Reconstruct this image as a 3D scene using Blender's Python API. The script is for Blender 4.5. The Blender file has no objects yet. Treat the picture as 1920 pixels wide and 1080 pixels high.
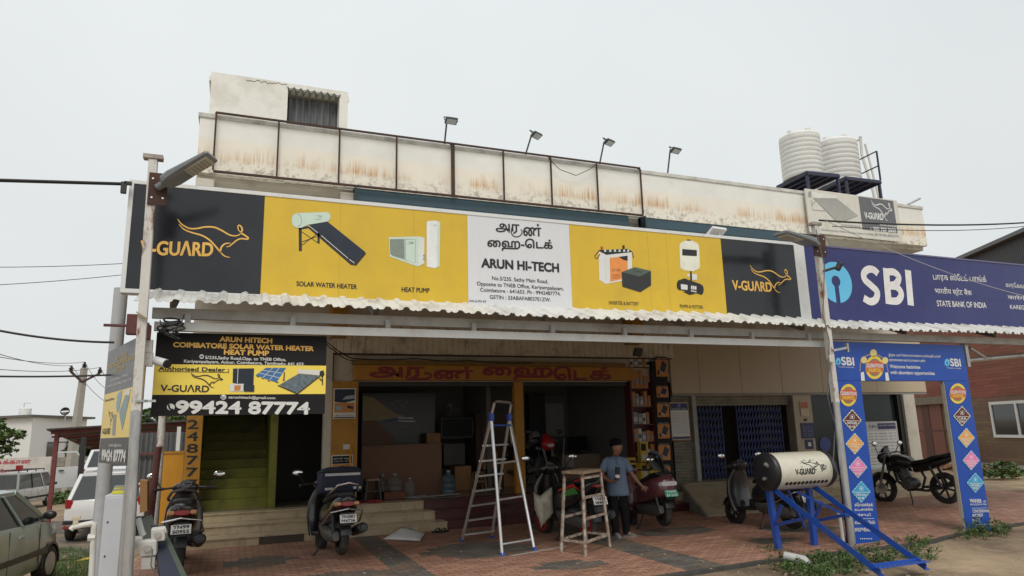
import bpy, bmesh, math, random
from mathutils import Vector as V, Matrix, Euler
R = math.radians
sc = bpy.context.scene
COL = sc.collection
rng = random.Random(11)

# ------------------------------------------------------------------ camera
F, CX, CY, HC = 1302.0, 960.0, 540.0, 1.92
_up = V((-165, -6388, F)).normalized()
_x = V((3314, 180, F)); _x -= _up * _x.dot(_up); _x.normalize()
_y = _up.cross(_x)
CM = Matrix((_x, _y, _up))                      # world = CM @ (right, down, forward)
CAMP = V((0, 0, HC))
cam_d = bpy.data.cameras.new('camera'); cam = bpy.data.objects.new('camera', cam_d); COL.objects.link(cam)
cam_d.sensor_width = 36; cam_d.lens = F / 1920 * 36; cam_d.clip_start = .05; cam_d.clip_end = 2000
_m = Matrix((CM.col[0], -CM.col[1], -CM.col[2])).transposed().to_4x4(); _m.translation = CAMP
cam.matrix_world = _m
sc.camera = cam

# ------------------------------------------------------------------ sky and sun (overcast)
SUN_EL, SUN_AZ = R(50), R(195)                   # azimuth from +Y clockwise: behind the viewer, a little to the left
w = bpy.data.worlds.new("World"); sc.world = w; w.use_nodes = True
nt = w.node_tree; nt.nodes.clear()
n_out = nt.nodes.new('ShaderNodeOutputWorld'); n_bg = nt.nodes.new('ShaderNodeBackground')
n_sky = nt.nodes.new('ShaderNodeTexSky'); n_sky.sky_type = 'NISHITA'; n_sky.sun_disc = False
n_sky.sun_elevation = SUN_EL; n_sky.sun_rotation = SUN_AZ; n_sky.dust_density = 6; n_sky.air_density = 1.0
n_mix = nt.nodes.new('ShaderNodeMix'); n_mix.data_type = 'RGBA'; n_mix.inputs[0].default_value = .90
n_tc = nt.nodes.new('ShaderNodeTexCoord'); n_sep = nt.nodes.new('ShaderNodeSeparateXYZ')
n_cr = nt.nodes.new('ShaderNodeValToRGB')
n_noise = nt.nodes.new('ShaderNodeTexNoise'); n_noise.inputs['Scale'].default_value = 1.6; n_noise.inputs['Detail'].default_value = 3
n_mul = nt.nodes.new('ShaderNodeMix'); n_mul.data_type = 'RGBA'; n_mul.blend_type = 'MULTIPLY'; n_mul.inputs[0].default_value = 1
n_cr2 = nt.nodes.new('ShaderNodeValToRGB')
n_cr.color_ramp.elements[0].position = 0; n_cr.color_ramp.elements[0].color = (7.7, 7.9, 7.8, 1)
n_cr.color_ramp.elements[1].position = .8; n_cr.color_ramp.elements[1].color = (8.6, 9.0, 9.1, 1)
n_cr2.color_ramp.elements[0].position = .3; n_cr2.color_ramp.elements[0].color = (.90, .905, .91, 1)
n_cr2.color_ramp.elements[1].position = .7; n_cr2.color_ramp.elements[1].color = (1, 1, 1, 1)
nt.links.new(n_tc.outputs['Generated'], n_sep.inputs[0]); nt.links.new(n_sep.outputs['Z'], n_cr.inputs[0])
nt.links.new(n_tc.outputs['Generated'], n_noise.inputs['Vector']); nt.links.new(n_noise.outputs['Fac'], n_cr2.inputs[0])
nt.links.new(n_cr.outputs[0], n_mul.inputs[6]); nt.links.new(n_cr2.outputs[0], n_mul.inputs[7])
nt.links.new(n_sky.outputs[0], n_mix.inputs[6]); nt.links.new(n_mul.outputs[2], n_mix.inputs[7])
nt.links.new(n_mix.outputs[2], n_bg.inputs['Color']); n_bg.inputs['Strength'].default_value = .108
nt.links.new(n_bg.outputs[0], n_out.inputs[0])
sl = bpy.data.lights.new('sun', 'SUN'); so = bpy.data.objects.new('sun', sl); COL.objects.link(so)
sl.energy = 1.5; sl.angle = R(25); sl.color = (1, .97, .92)
_d = V((math.sin(SUN_AZ) * math.cos(SUN_EL), math.cos(SUN_AZ) * math.cos(SUN_EL), math.sin(SUN_EL)))
so.rotation_euler = _d.to_track_quat('Z', 'Y').to_euler()
sc.view_settings.view_transform = 'Standard'; sc.view_settings.look = 'None'
sc.view_settings.exposure = 0.0; sc.view_settings.gamma = 1
sc.cycles.use_denoising = True
sc.cycles.max_bounces = 8

# ------------------------------------------------------------------ pixel rays onto real planes (only to read positions off the photograph)
def ray(px, py): return (CM @ V((px - CX, py - CY, F))).normalized()
def G(px, py, z=0.0):
    d = ray(px, py); return CAMP + d * ((z - HC) / d.z)
def ATY(px, py, y):
    d = ray(px, py); return CAMP + d * (y / d.y)
def ATX(px, py, x):
    d = ray(px, py); return CAMP + d * (x / d.x)
CAMR = V((CM[0][0], CM[1][0], 0)).normalized()   # horizontal direction to the viewer's right

class Pl:
    """a plane with its own axes u, v; n points to the viewer's side"""
    def __init__(s, o, u, v=(0, 0, 1)):
        s.o = V(o); s.u = V(u).normalized(); s.v = V(v).normalized(); s.n = s.u.cross(s.v).normalized()
    def hit(s, px, py):
        d = ray(px, py); t = (s.o - CAMP).dot(s.n) / d.dot(s.n); q = CAMP + d * t - s.o
        return q.dot(s.u), q.dot(s.v)
    def P(s, a, b, l=0.0): return s.o + s.u * a + s.v * b + s.n * l
    def px(s, px, py, l=0.0): return s.P(*s.hit(px, py), l)

# ------------------------------------------------------------------ materials
def lin(r, g, b): return tuple(((c / 255) / 12.92 if c / 255 <= .04045 else ((c / 255 + .055) / 1.055) ** 2.4) for c in (r, g, b))
MATS = {}
def mat(name, col, rough=.6, metal=0, var=.12, scale=6, bump=0, bscale=60, coat=0, spec=.5, dirt=None, damt=.5, dscale=2.5, alpha=1, stretch=None, hard=.12):
    """base colour with noise variation, optional patches of dirt / rust with a shape of their own, optional bump"""
    if name in MATS: return MATS[name]
    m = bpy.data.materials.new(name); m.use_nodes = True; nt = m.node_tree; N = nt.nodes; L = nt.links
    b = N['Principled BSDF']
    tc = N.new('ShaderNodeTexCoord'); src = tc.outputs['Object']
    if stretch:
        mp = N.new('ShaderNodeMapping'); mp.inputs['Scale'].default_value = stretch; L.new(src, mp.inputs[0]); src = mp.outputs[0]
    no = N.new('ShaderNodeTexNoise'); no.inputs['Scale'].default_value = scale; no.inputs['Detail'].default_value = 6; no.inputs['Roughness'].default_value = .6
    L.new(src, no.inputs['Vector'])
    cr = N.new('ShaderNodeValToRGB'); cr.color_ramp.elements[0].position = .25; cr.color_ramp.elements[1].position = .75
    cr.color_ramp.elements[0].color = tuple(c * (1 - var) for c in col[:3]) + (1,)
    cr.color_ramp.elements[1].color = tuple(min(1, c * (1 + var)) for c in col[:3]) + (1,)
    L.new(no.outputs['Fac'], cr.inputs[0]); out = cr.outputs[0]
    if dirt:
        n2 = N.new('ShaderNodeTexNoise'); n2.inputs['Scale'].default_value = dscale; n2.inputs['Detail'].default_value = 8; n2.inputs['Roughness'].default_value = .7
        L.new(src, n2.inputs['Vector'])
        r2 = N.new('ShaderNodeValToRGB'); c0 = 1 - damt
        r2.color_ramp.elements[0].position = max(0, .5 + (c0 - .5) * .5 - hard); r2.color_ramp.elements[1].position = min(1, .5 + (c0 - .5) * .5 + hard)
        L.new(n2.outputs['Fac'], r2.inputs[0])
        mx = N.new('ShaderNodeMix'); mx.data_type = 'RGBA'; L.new(r2.outputs[0], mx.inputs[0]); L.new(out, mx.inputs[6])
        mx.inputs[7].default_value = tuple(dirt) + (1,); out = mx.outputs[2]
    L.new(out, b.inputs['Base Color'])
    b.inputs['Roughness'].default_value = rough; b.inputs['Metallic'].default_value = metal
    b.inputs['Specular IOR Level'].default_value = spec
    if coat: b.inputs['Coat Weight'].default_value = coat; b.inputs['Coat Roughness'].default_value = .08
    if alpha < 1: b.inputs['Alpha'].default_value = alpha
    if bump:
        n3 = N.new('ShaderNodeTexNoise'); n3.inputs['Scale'].default_value = bscale; n3.inputs['Detail'].default_value = 5
        L.new(src, n3.inputs['Vector'])
        bp = N.new('ShaderNodeBump'); bp.inputs['Strength'].default_value = bump; bp.inputs['Distance'].default_value = .02
        L.new(n3.outputs['Fac'], bp.inputs['Height']); L.new(bp.outputs[0], b.inputs['Normal'])
    MATS[name] = m
    return m

# ------------------------------------------------------------------ mesh builder
class B:
    def __init__(s): s.v = []; s.f = []
    def add(s, vs, fs):
        k = len(s.v); s.v += [V(p) for p in vs]; s.f += [tuple(i + k for i in f) for f in fs]; return s
    def box(s, c, d, rot=None):
        hx, hy, hz = d[0] / 2, d[1] / 2, d[2] / 2
        ps = [V((x, y, z)) for z in (-hz, hz) for y in (-hy, hy) for x in (-hx, hx)]
        if rot is not None: ps = [rot @ p for p in ps]
        c = V(c)
        return s.add([p + c for p in ps], [(0, 2, 3, 1), (4, 5, 7, 6), (0, 1, 5, 4), (2, 6, 7, 3), (0, 4, 6, 2), (1, 3, 7, 5)])
    def bx(s, x0, x1, y0, y1, z0, z1): return s.box(((x0 + x1) / 2, (y0 + y1) / 2, (z0 + z1) / 2), (abs(x1 - x0), abs(y1 - y0), abs(z1 - z0)))
    def bar(s, p, q, w, h=None, up=(0, 0, 1)):
        p, q = V(p), V(q); h = h or w; d = (q - p).normalized(); up = V(up)
        if abs(d.dot(up)) > .98: up = V((1, 0, 0))
        a = d.cross(up).normalized(); b = a.cross(d).normalized()
        ps = [e + a * (w / 2) * i + b * (h / 2) * j for e in (p, q) for i, j in ((-1, -1), (1, -1), (1, 1), (-1, 1))]
        return s.add(ps, [(0, 1, 2, 3), (7, 6, 5, 4), (0, 4, 5, 1), (1, 5, 6, 2), (2, 6, 7, 3), (3, 7, 4, 0)])
    def tube(s, pts, r, n=8, closed=False, cap=True):
        pts = [V(p) for p in pts]; m = len(pts); rs = r if isinstance(r, (list, tuple)) else [r] * m
        k = len(s.v); prev = None
        for i in range(m):
            if closed: d = pts[(i + 1) % m] - pts[i - 1]
            else: d = pts[min(i + 1, m - 1)] - pts[max(i - 1, 0)]
            d.normalize()
            if prev is None:
                a = d.cross(V((0, 0, 1)) if abs(d.z) < .9 else V((1, 0, 0))).normalized()
            else:
                a = prev - d * prev.dot(d)
                a = a.normalized() if a.length > 1e-6 else d.orthogonal().normalized()
            prev = a; b = d.cross(a)
            for j in range(n):
                t = 2 * math.pi * j / n; s.v.append(pts[i] + (a * math.cos(t) + b * math.sin(t)) * rs[i])
        for i in range(m if closed else m - 1):
            for j in range(n):
                i2 = (i + 1) % m; s.f.append((k + i * n + j, k + i * n + (j + 1) % n, k + i2 * n + (j + 1) % n, k + i2 * n + j))
        if cap and not closed:
            s.f.append(tuple(k + j for j in reversed(range(n)))); s.f.append(tuple(k + (m - 1) * n + j for j in range(n)))
        return s
    def cyl(s, p, q, r, n=16, r2=None): return s.tube([p, q], [r, r if r2 is None else r2], n)
    def lathe(s, o, ax, prof, n=20, cap=True):
        """prof = [(distance along axis, radius)]"""
        o = V(o); ax = V(ax).normalized(); return s.tube2([o + ax * t for t, r in prof], [r for t, r in prof], ax, n, cap)
    def tube2(s, pts, rs, ax, n, cap=True):
        a = ax.orthogonal().normalized(); b = ax.cross(a); k = len(s.v); m = len(pts)
        for p, r in zip(pts, rs):
            for j in range(n):
                t = 2 * math.pi * j / n; s.v.append(p + (a * math.cos(t) + b * math.sin(t)) * r)
        for i in range(m - 1):
            for j in range(n): s.f.append((k + i * n + j, k + i * n + (j + 1) % n, k + (i + 1) * n + (j + 1) % n, k + (i + 1) * n + j))
        if cap: s.f.append(tuple(k + j for j in reversed(range(n)))); s.f.append(tuple(k + (m - 1) * n + j for j in range(n)))
        return s
    def loft(s, rings, cap=True, closed=True):
        k = len(s.v); n = len(rings[0])
        for r in rings: s.v += [V(p) for p in r]
        for i in range(len(rings) - 1):
            for j in range(n if closed else n - 1): s.f.append((k + i * n + j, k + i * n + (j + 1) % n, k + (i + 1) * n + (j + 1) % n, k + (i + 1) * n + j))
        if cap: s.f.append(tuple(k + j for j in reversed(range(n)))); s.f.append(tuple(k + (len(rings) - 1) * n + j for j in range(n)))
        return s
    def ell(s, c, r, n=12, m=8, rot=None):
        c = V(c); rings = []
        for i in range(m + 1):
            t = math.pi * (i + .02) / (m + .04); ring = []
            for j in range(n):
                a = 2 * math.pi * j / n; p = V((r[0] * math.sin(t) * math.cos(a), r[1] * math.sin(t) * math.sin(a), -r[2] * math.cos(t)))
                ring.append(c + (rot @ p if rot is not None else p))
            rings.append(ring)
        return s.loft(rings)
    def poly(s, pts): k = len(s.v); s.v += [V(p) for p in pts]; s.f.append(tuple(range(k, k + len(pts)))); return s
    def prism(s, pts, d):
        """extrude a polygon by vector d"""
        d = V(d); n = len(pts); pts = [V(p) for p in pts]
        return s.add(pts + [p + d for p in pts], [tuple(reversed(range(n))), tuple(range(n, 2 * n))] + [(i, (i + 1) % n, n + (i + 1) % n, n + i) for i in range(n)])
    def tf(s, M):
        s.v = [M @ p for p in s.v]; return s
    def join(s, o): return s.add(o.v, o.f)
    def copy(s): b = B(); b.v = [p.copy() for p in s.v]; b.f = list(s.f); return b

def srow(x, zc, hy, hz, n=16, p=2.6, yc=0.0):
    """super-ellipse ring in the plane x = const"""
    o = []
    for j in range(n):
        a = 2 * math.pi * j / n; ca, sa = math.cos(a), math.sin(a)
        o.append((x, yc + hy * math.copysign(abs(ca) ** (2 / p), ca), zc + hz * math.copysign(abs(sa) ** (2 / p), sa)))
    return o
def hrow(z, xc, yc, rx, ry, n=16, p=2.2, yaw=0):
    """super-ellipse ring in the plane z = const"""
    o = []; c, s_ = math.cos(yaw), math.sin(yaw)
    for j in range(n):
        a = 2 * math.pi * j / n; ca, sa = math.cos(a), math.sin(a)
        x = rx * math.copysign(abs(ca) ** (2 / p), ca); y = ry * math.copysign(abs(sa) ** (2 / p), sa)
        o.append((xc + x * c - y * s_, yc + x * s_ + y * c, z))
    return o

ROOT = {}
def tag(o, label=None, cat=None, group=None, kind=None):
    if label: o['label'] = label
    if cat: o['category'] = cat
    if group: o['group'] = group
    if kind: o['kind'] = kind
    return o
def thing(name, label, cat, loc=(0, 0, 0), rotz=0, group=None, world=True):
    """an Empty at the thing's base; world=True: its parts are given in world coordinates"""
    o = bpy.data.objects.new(name, None); COL.objects.link(o); o.empty_display_size = .2
    o.location = loc; o.rotation_euler = (0, 0, rotz); tag(o, label, cat, group)
    M = Matrix.Translation(V(loc)) @ Matrix.Rotation(rotz, 4, 'Z')
    ROOT[o.name] = M.inverted() if world else Matrix.Identity(4)
    return o
def obj(name, b, m, parent=None, smooth=False, bevel=0, label=None, cat=None, group=None, kind=None, seg=2, angle=40):
    if parent is not None:
        M = ROOT[parent.name]; vs = [M @ p for p in b.v]; loc = None
    else:
        xs = [p.x for p in b.v]; ys = [p.y for p in b.v]; zs = [p.z for p in b.v]
        loc = V(((min(xs) + max(xs)) / 2, (min(ys) + max(ys)) / 2, min(zs))); vs = [p - loc for p in b.v]
    me = bpy.data.meshes.new(name); me.from_pydata(vs, [], b.f); me.update()
    bm = bmesh.new(); bm.from_mesh(me)
    bmesh.ops.recalc_face_normals(bm, faces=bm.faces) if len(b.f) > 1 else None
    if bevel:
        es = [e for e in bm.edges if len(e.link_faces) == 2 and e.calc_face_angle(0) > R(30)]
        bmesh.ops.bevel(bm, geom=es, offset=bevel, segments=seg, affect='EDGES', profile=.6, clamp_overlap=True)
    if smooth:
        for f in bm.faces: f.smooth = True
        for e in bm.edges:
            if len(e.link_faces) == 2 and e.calc_face_angle(0) > R(angle): e.smooth = False
    bm.to_mesh(me); bm.free()
    o = bpy.data.objects.new(name, me); COL.objects.link(o)
    for mm in (m if isinstance(m, (list, tuple)) else [m]): me.materials.append(mm)
    if parent is not None: o.parent = parent; ROOT[o.name] = ROOT[parent.name]
    else: o.location = loc
    tag(o, label, cat, group, kind)
    return o
def copy_tree(o, parent=None):
    c = o.copy(); COL.objects.link(c)
    if parent is not None: c.parent = parent
    for ch in list(o.children): copy_tree(ch, c)
    return c

# ------------------------------------------------------------------ lettering and printed pictures on flat boards
_TC = {}
def glyphs(body):
    if body in _TC: return _TC[body]
    cu = bpy.data.curves.new('t', 'FONT'); cu.body = body; cu.size = 1; cu.resolution_u = 6
    ob = bpy.data.objects.new('t', cu); me = ob.to_mesh()
    vs = [(v.co.x, v.co.y) for v in me.vertices]; fs = [tuple(p.vertices) for p in me.polygons]
    ob.to_mesh_clear(); bpy.data.objects.remove(ob); bpy.data.curves.remove(cu)
    # boundary edges with the side the face lies on
    cnt = {}
    for f in fs:
        for i in range(len(f)):
            a, b = f[i], f[(i + 1) % len(f)]; key = (min(a, b), max(a, b)); cnt.setdefault(key, []).append((a, b, f))
    bd = []
    for key, l in cnt.items():
        if len(l) == 1:
            a, b, f = l[0]; c = (sum(vs[i][0] for i in f) / len(f), sum(vs[i][1] for i in f) / len(f)); bd.append((a, b, c))
    _TC[body] = (vs, fs, bd); return _TC[body]
CAPH = None
def text(b, pl, body, p0, p1, h, lift=.004, bold=0.0, bbox=False):
    """write body on plane pl: baseline from pixel p0 to p1, capital height h (pixels); bold = widening as a share of the capital height"""
    global CAPH
    if CAPH is None: CAPH = max(y for x, y in glyphs('H')[0])
    vs, fs, bd = glyphs(body)
    if not vs: return
    x0, x1 = min(v[0] for v in vs), max(v[0] for v in vs); y0, y1 = (min(v[1] for v in vs), max(v[1] for v in vs)) if bbox else (0, CAPH)
    A = V(pl.hit(*p0)); Bq = V(pl.hit(*p1)); T = V(pl.hit(p0[0], p0[1] - h))
    Hh = (T - A).length
    ex = (Bq - A) / max(1e-6, x1 - x0); ey = V((-(Bq - A).y, (Bq - A).x)).normalized() * Hh / (y1 - y0)
    ey = V((0, Hh / (y1 - y0))) if abs(ex.y) < .3 * abs(ex.x) else ey
    q = [A + ex * (x - x0) + ey * (y - y0) for x, y in vs]
    b.add([pl.P(p.x, p.y, lift) for p in q], fs)
    wd = bold * Hh
    if wd > 0:
        nrm = {}
        for k, (i, j, c) in enumerate(bd):
            a, e = q[i], q[j]; d = e - a
            if d.length < 1e-7: continue
            cc = A + ex * (c[0] - x0) + ey * (c[1] - y0); n = V((-d.y, d.x)).normalized()
            if n.dot(cc - a) > 0: n = -n
            l2 = lift + .0004 * (1 + k % 2)
            b.add([pl.P(a.x, a.y, l2), pl.P(e.x, e.y, l2), pl.P(e.x + n.x * wd, e.y + n.y * wd, l2), pl.P(a.x + n.x * wd, a.y + n.y * wd, l2)], [(0, 1, 2, 3)])
            nrm.setdefault(i, []).append(n); nrm.setdefault(j, []).append(n)
        for i, ns in nrm.items():
            if len(ns) == 2 and ns[0].dot(ns[1]) < .99999:
                a = q[i]; mid = (ns[0] + ns[1]); mid = mid.normalized() if mid.length > .05 else ns[0]
                l3 = lift + .0004
                b.add([pl.P(a.x, a.y, l3)] + [pl.P(a.x + n.x * wd, a.y + n.y * wd, l3) for n in (ns[0], mid, ns[1])], [(0, 1, 2), (0, 2, 3)])
def ppoly(b, pl, pts, lift=.003): b.poly([pl.px(x, y, lift) for x, y in pts])
def pell(b, pl, c, rx, ry, lift=.003, n=24): ppoly(b, pl, [(c[0] + rx * math.cos(2 * math.pi * i / n), c[1] + ry * math.sin(2 * math.pi * i / n)) for i in range(n)], lift)
def pline(b, pl, pts, w, lift=.004, taper=False, sm=0):
    """ribbon of width w (metres) along pixel points; sm = Catmull-Rom subdivisions"""
    if sm:
        q = [pts[0]] + list(pts) + [pts[-1]]; o = []
        for i in range(1, len(q) - 2):
            p0, p1, p2, p3 = q[i - 1], q[i], q[i + 1], q[i + 2]
            for k in range(sm):
                t = k / sm
                o.append(tuple(.5 * (2 * p1[c] + (p2[c] - p0[c]) * t + (2 * p0[c] - 5 * p1[c] + 4 * p2[c] - p3[c]) * t * t + (3 * p1[c] - p0[c] - 3 * p2[c] + p3[c]) * t ** 3) for c in (0, 1)))
        pts = o + [pts[-1]]
    uv = [V(pl.hit(*p)) for p in pts]; m = len(uv); vs = []
    for i in range(m):
        d = uv[min(i + 1, m - 1)] - uv[max(i - 1, 0)]
        n = V((-d.y, d.x)).normalized() if d.length > 1e-9 else V((0, 1)); ww = w
        if taper: ww = w * (.25 + .75 * math.sin(math.pi * min(.999, max(.0, i / (m - 1)))) ** .6)
        vs += [pl.P(*(uv[i] + n * ww / 2), lift), pl.P(*(uv[i] - n * ww / 2), lift)]
    b.add(vs, [(2 * i, 2 * i + 1, 2 * i + 3, 2 * i + 2) for i in range(m - 1)])

ROO = [[(0, 0), (22, 27), (62, 50), (102, 52), (152, 43), (202, 45), (242, 62), (282, 85), (312, 92), (337, 87), (350, 75)],
       [(347, 75), (334, 57), (332, 39), (340, 34), (352, 45), (355, 62), (347, 75), (362, 84), (387, 102), (382, 110), (352, 107), (327, 115), (302, 135), (282, 150), (266, 152)],
       [(7, 27), (37, 57), (82, 75), (132, 89), (172, 112), (202, 142), (232, 177), (257, 202), (289, 211)],
       [(292, 132), (262, 135), (242, 152), (236, 172), (240, 187)]]
def roo(b, pl, o, ux, uy, w, lift=.004):
    """running-animal line emblem: o = pixel of the tail tip, ux / uy = pixel vectors of its full width (387) and height (211)"""
    for l in ROO: pline(b, pl, [(o[0] + ux[0] * x / 387 + uy[0] * y / 211, o[1] + ux[1] * x / 387 + uy[1] * y / 211) for x, y in l], w, lift, taper=True, sm=4)
# ------------------------------------------------------------------ palette
cream = mat('cream_paint', lin(196, 190, 176), .75, var=.05, dirt=lin(150, 143, 128), damt=.25, dscale=1.2, bump=.08)
greyw = mat('grey_wall_paint', lin(112, 112, 110), .8, var=.06)
white = mat('white_paint', (.72, .72, .70), .5, var=.04)
yellowp = mat('ochre_paint', (.40, .19, .016), .6, var=.12, dirt=(.25, .12, .02), damt=.22, dscale=5)
tealm = mat('teal_sheet', lin(52, 76, 86), .45, var=.12, scale=3)
steel = mat('galvanised_steel', (.50, .51, .51), .38, metal=.75, var=.12, scale=14, dirt=(.30, .29, .28), damt=.3, dscale=5, stretch=(1, 1, .3))
alu = mat('aluminium', (.66, .66, .65), .32, metal=.8, var=.06)
sheetm = mat('coated_roof_sheet', (.66, .655, .62), .5, var=.05, dirt=(.36, .33, .29), damt=.33, dscale=3, bump=.05)
beamm = mat('grey_painted_beam', (.46, .47, .46), .5, var=.08, dirt=(.3, .28, .25), damt=.3)
rusty = mat('rusty_white_paint', (.58, .56, .52), .6, var=.1, dirt=(.17, .062, .02), damt=.36, dscale=5, stretch=(1, 1, .4), bump=.15, hard=.05)
rust = mat('brown_rust', (.045, .022, .016), .8, var=.3, dirt=(.085, .035, .018), damt=.35, bump=.2)
darkm = mat('black_metal', (.02, .02, .022), .45, var=.2)
blackp = mat('black_plastic', (.016, .016, .018), .38, var=.15)
blackg = mat('black_gloss_paint', (.012, .012, .014), .18, var=.1, coat=.5)
rubber = mat('tyre_rubber', (.018, .018, .018), .85, var=.2, dirt=(.07, .055, .042), damt=.35, dscale=9)
chrome = mat('chrome', (.7, .7, .7), .12, metal=1, var=.02)
glassd = mat('dark_glass', (.018, .022, .024), .06, var=.1, spec=.9)
wood = mat('brown_board', (.20, .10, .05), .6, var=.15, stretch=(6, 6, .6), scale=3)
ply = mat('stained_plywood', (.34, .25, .16), .75, var=.25, dirt=(.12, .08, .05), damt=.4, dscale=7, bump=.2)
paper = mat('white_print', (.68, .68, .66), .55, var=.03)
printk = mat('black_print', (.016, .016, .017), .5, var=.1)
printy = mat('yellow_print', (.76, .50, .035), .45, var=.04)
printg = mat('golden_print', (.80, .47, .10), .45, var=.05)
printo = mat('orange_print', (.55, .22, .05), .5, var=.06)
printb = mat('blue_print', lin(70, 120, 165), .5, var=.1)
printgr = mat('grey_print', (.28, .29, .30), .5, var=.08)
printr = mat('red_print', (.45, .03, .035), .5, var=.1)
marble = mat('beige_marble', lin(188, 172, 142), .3, var=.09, scale=4, dirt=lin(148, 128, 98), damt=.3, dscale=3)
maroon = mat('maroon_granite', lin(82, 44, 42), .3, var=.25, scale=60)
cement = mat('rough_cement', (.22, .21, .19), .85, var=.15, dirt=(.1, .095, .085), damt=.4, dscale=3, bump=.4)
pvc = mat('white_pvc', (.62, .61, .56), .4, var=.06, dirt=(.35, .32, .26), damt=.25)
leafm = mat('leaf_green', (.075, .12, .03), .55, var=.5, scale=3)

# parapet render: grime band, rust runs starting from the middle and hanging down, small spalls
def parapet_material():
    m = bpy.data.materials.new('weathered_parapet'); m.use_nodes = True; nt = m.node_tree; N = nt.nodes; L = nt.links; b = N['Principled BSDF']
    tc = N.new('ShaderNodeTexCoord'); sp = N.new('ShaderNodeSeparateXYZ'); L.new(tc.outputs['Object'], sp.inputs[0])
    def mp(s): q = N.new('ShaderNodeMapping'); q.inputs['Scale'].default_value = s; L.new(tc.outputs['Object'], q.inputs[0]); return q.outputs[0]
    def noise(v, s, d=5): q = N.new('ShaderNodeTexNoise'); q.inputs['Scale'].default_value = s; q.inputs['Detail'].default_value = d; q.inputs['Roughness'].default_value = .65; L.new(v, q.inputs['Vector']); return q.outputs['Fac']
    def ramp(v, a, c, c0=(0, 0, 0, 1), c1=(1, 1, 1, 1)): q = N.new('ShaderNodeValToRGB'); q.color_ramp.elements[0].position = a; q.color_ramp.elements[1].position = c; q.color_ramp.elements[0].color = c0; q.color_ramp.elements[1].color = c1; L.new(v, q.inputs[0]); return q.outputs[0]
    def mul(a, c, op='MULTIPLY'):
        q = N.new('ShaderNodeMath'); q.operation = op
        for k, x in enumerate((a, c)):
            if isinstance(x, (int, float)): q.inputs[k].default_value = x
            else: L.new(x, q.inputs[k])
        q.use_clamp = True; return q.outputs[0]
    def mix(f, a, c):
        q = N.new('ShaderNodeMix'); q.data_type = 'RGBA'; L.new(f, q.inputs[0]); L.new(a, q.inputs[6])
        q.inputs[7].default_value = c; return q.outputs[2]
    base = ramp(noise(tc.outputs['Object'], 1.3), .3, .75, lin(214, 213, 206) + (1,), lin(232, 229, 221) + (1,))
    zr = N.new('ShaderNodeMapRange'); zr.inputs[1].default_value = 7.0; zr.inputs[2].default_value = 8.15; L.new(sp.outputs['Z'], zr.inputs[0]); zn = zr.outputs[0]
    lowb = ramp(zn, .44, .50, (1, 1, 1, 1), (0, 0, 0, 1))
    base = mix(mul(lowb, .55), base, lin(228, 218, 196) + (1,))
    # rust runs
    st = noise(mp((11, 1, .3)), 3.0, 9); big = noise(mp((.62, 1, .2)), 1.7, 5)
    hang = ramp(zn, .06, .16); top = ramp(mul(zn, mul(noise(mp((2.2, 1, .01)), 1.9, 5), .5), 'ADD'), .40, .62, (1, 1, 1, 1), (0, 0, 0, 1))
    f = mul(mul(ramp(st, .38, .58), ramp(big, .38, .56)), mul(hang, top))
    base = mix(mul(f, .9), base, lin(184, 126, 40) + (1,))
    f2 = mul(mul(ramp(noise(mp((14, 1, .2)), 2.2, 3), .66, .72), hang), mul(top, ramp(big, .40, .55)))
    base = mix(mul(f2, .6), base, lin(176, 100, 34) + (1,))
    # grime along the foot and under the coping
    gz = ramp(zn, .0, .2, (1, 1, 1, 1), (0, 0, 0, 1)); gm = mul(gz, ramp(noise(tc.outputs['Object'], 9, 9), .5, .62))
    base = mix(mul(gm, .55), base, lin(120, 112, 98) + (1,))
    gt = ramp(zn, .9, 1.0); base = mix(mul(mul(gt, ramp(noise(mp((1.5, 1, 3)), 3), .45, .6)), .5), base, lin(120, 118, 110) + (1,))
    L.new(base, b.inputs['Base Color']); b.inputs['Roughness'].default_value = .85
    bp = N.new('ShaderNodeBump'); bp.inputs['Strength'].default_value = .25; bp.inputs['Distance'].default_value = .02; L.new(noise(tc.outputs['Object'], 25), bp.inputs['Height']); L.new(bp.outputs[0], b.inputs['Normal'])
    return m
parm = parapet_material()

# ------------------------------------------------------------------ ground and paving
def ground_material():
    m = mat('sandy_dirt', lin(162, 140, 112), .95, var=.22, scale=1.1, dirt=lin(100, 84, 66), damt=.42, dscale=.35, bump=.9, bscale=14, hard=.12)
    return m
b = B(); n = 60
# one sheet to the horizon, finer near the viewer with a little unevenness outside the paved yard
xs = sorted(set([-400, -200, -100, -60, -40, -25] + [i * .8 for i in range(-25, -3)] + [-2.2 + .25 * i for i in range(5)] + [i * .8 for i in range(-1, 45)] + [40, 60, 100, 200, 400])); ys = sorted(set([-60, -20, -8] + [i * .7 for i in range(-4, 60)] + [50, 70, 110, 200, 400, 600]))
def gz(x, y):
    if x < -1.2 and y > 9:
        s_ = min(1, max(0, (-1.2 - x) / .9)); return -.062 * (min(y, 18) - 9) * s_ - .03 + .015 * math.sin(x * 2.1 + y) * s_
    if y > 42: return -.03 - 2.0 * min(1, (y - 42) / 20)
    e = 0 if (-1.6 < x < 19 and 8.0 < y < 30) else 1
    if -20 < x < 35 and 0 < y < 42: return e * .05 * (math.sin(x * 1.7 + y * .6) * math.cos(y * 1.3 - x * .4) - .6)
    return -.03
for y in ys:
    for x in xs: b.v.append(V((x, y, gz(x, y))))
for j in range(len(ys) - 1):
    for i in range(len(xs) - 1): k = j * len(xs) + i; b.f.append((k, k + 1, k + 1 + len(xs), k + len(xs)))
obj('ground', b, ground_material(), smooth=True, kind='structure')

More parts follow.
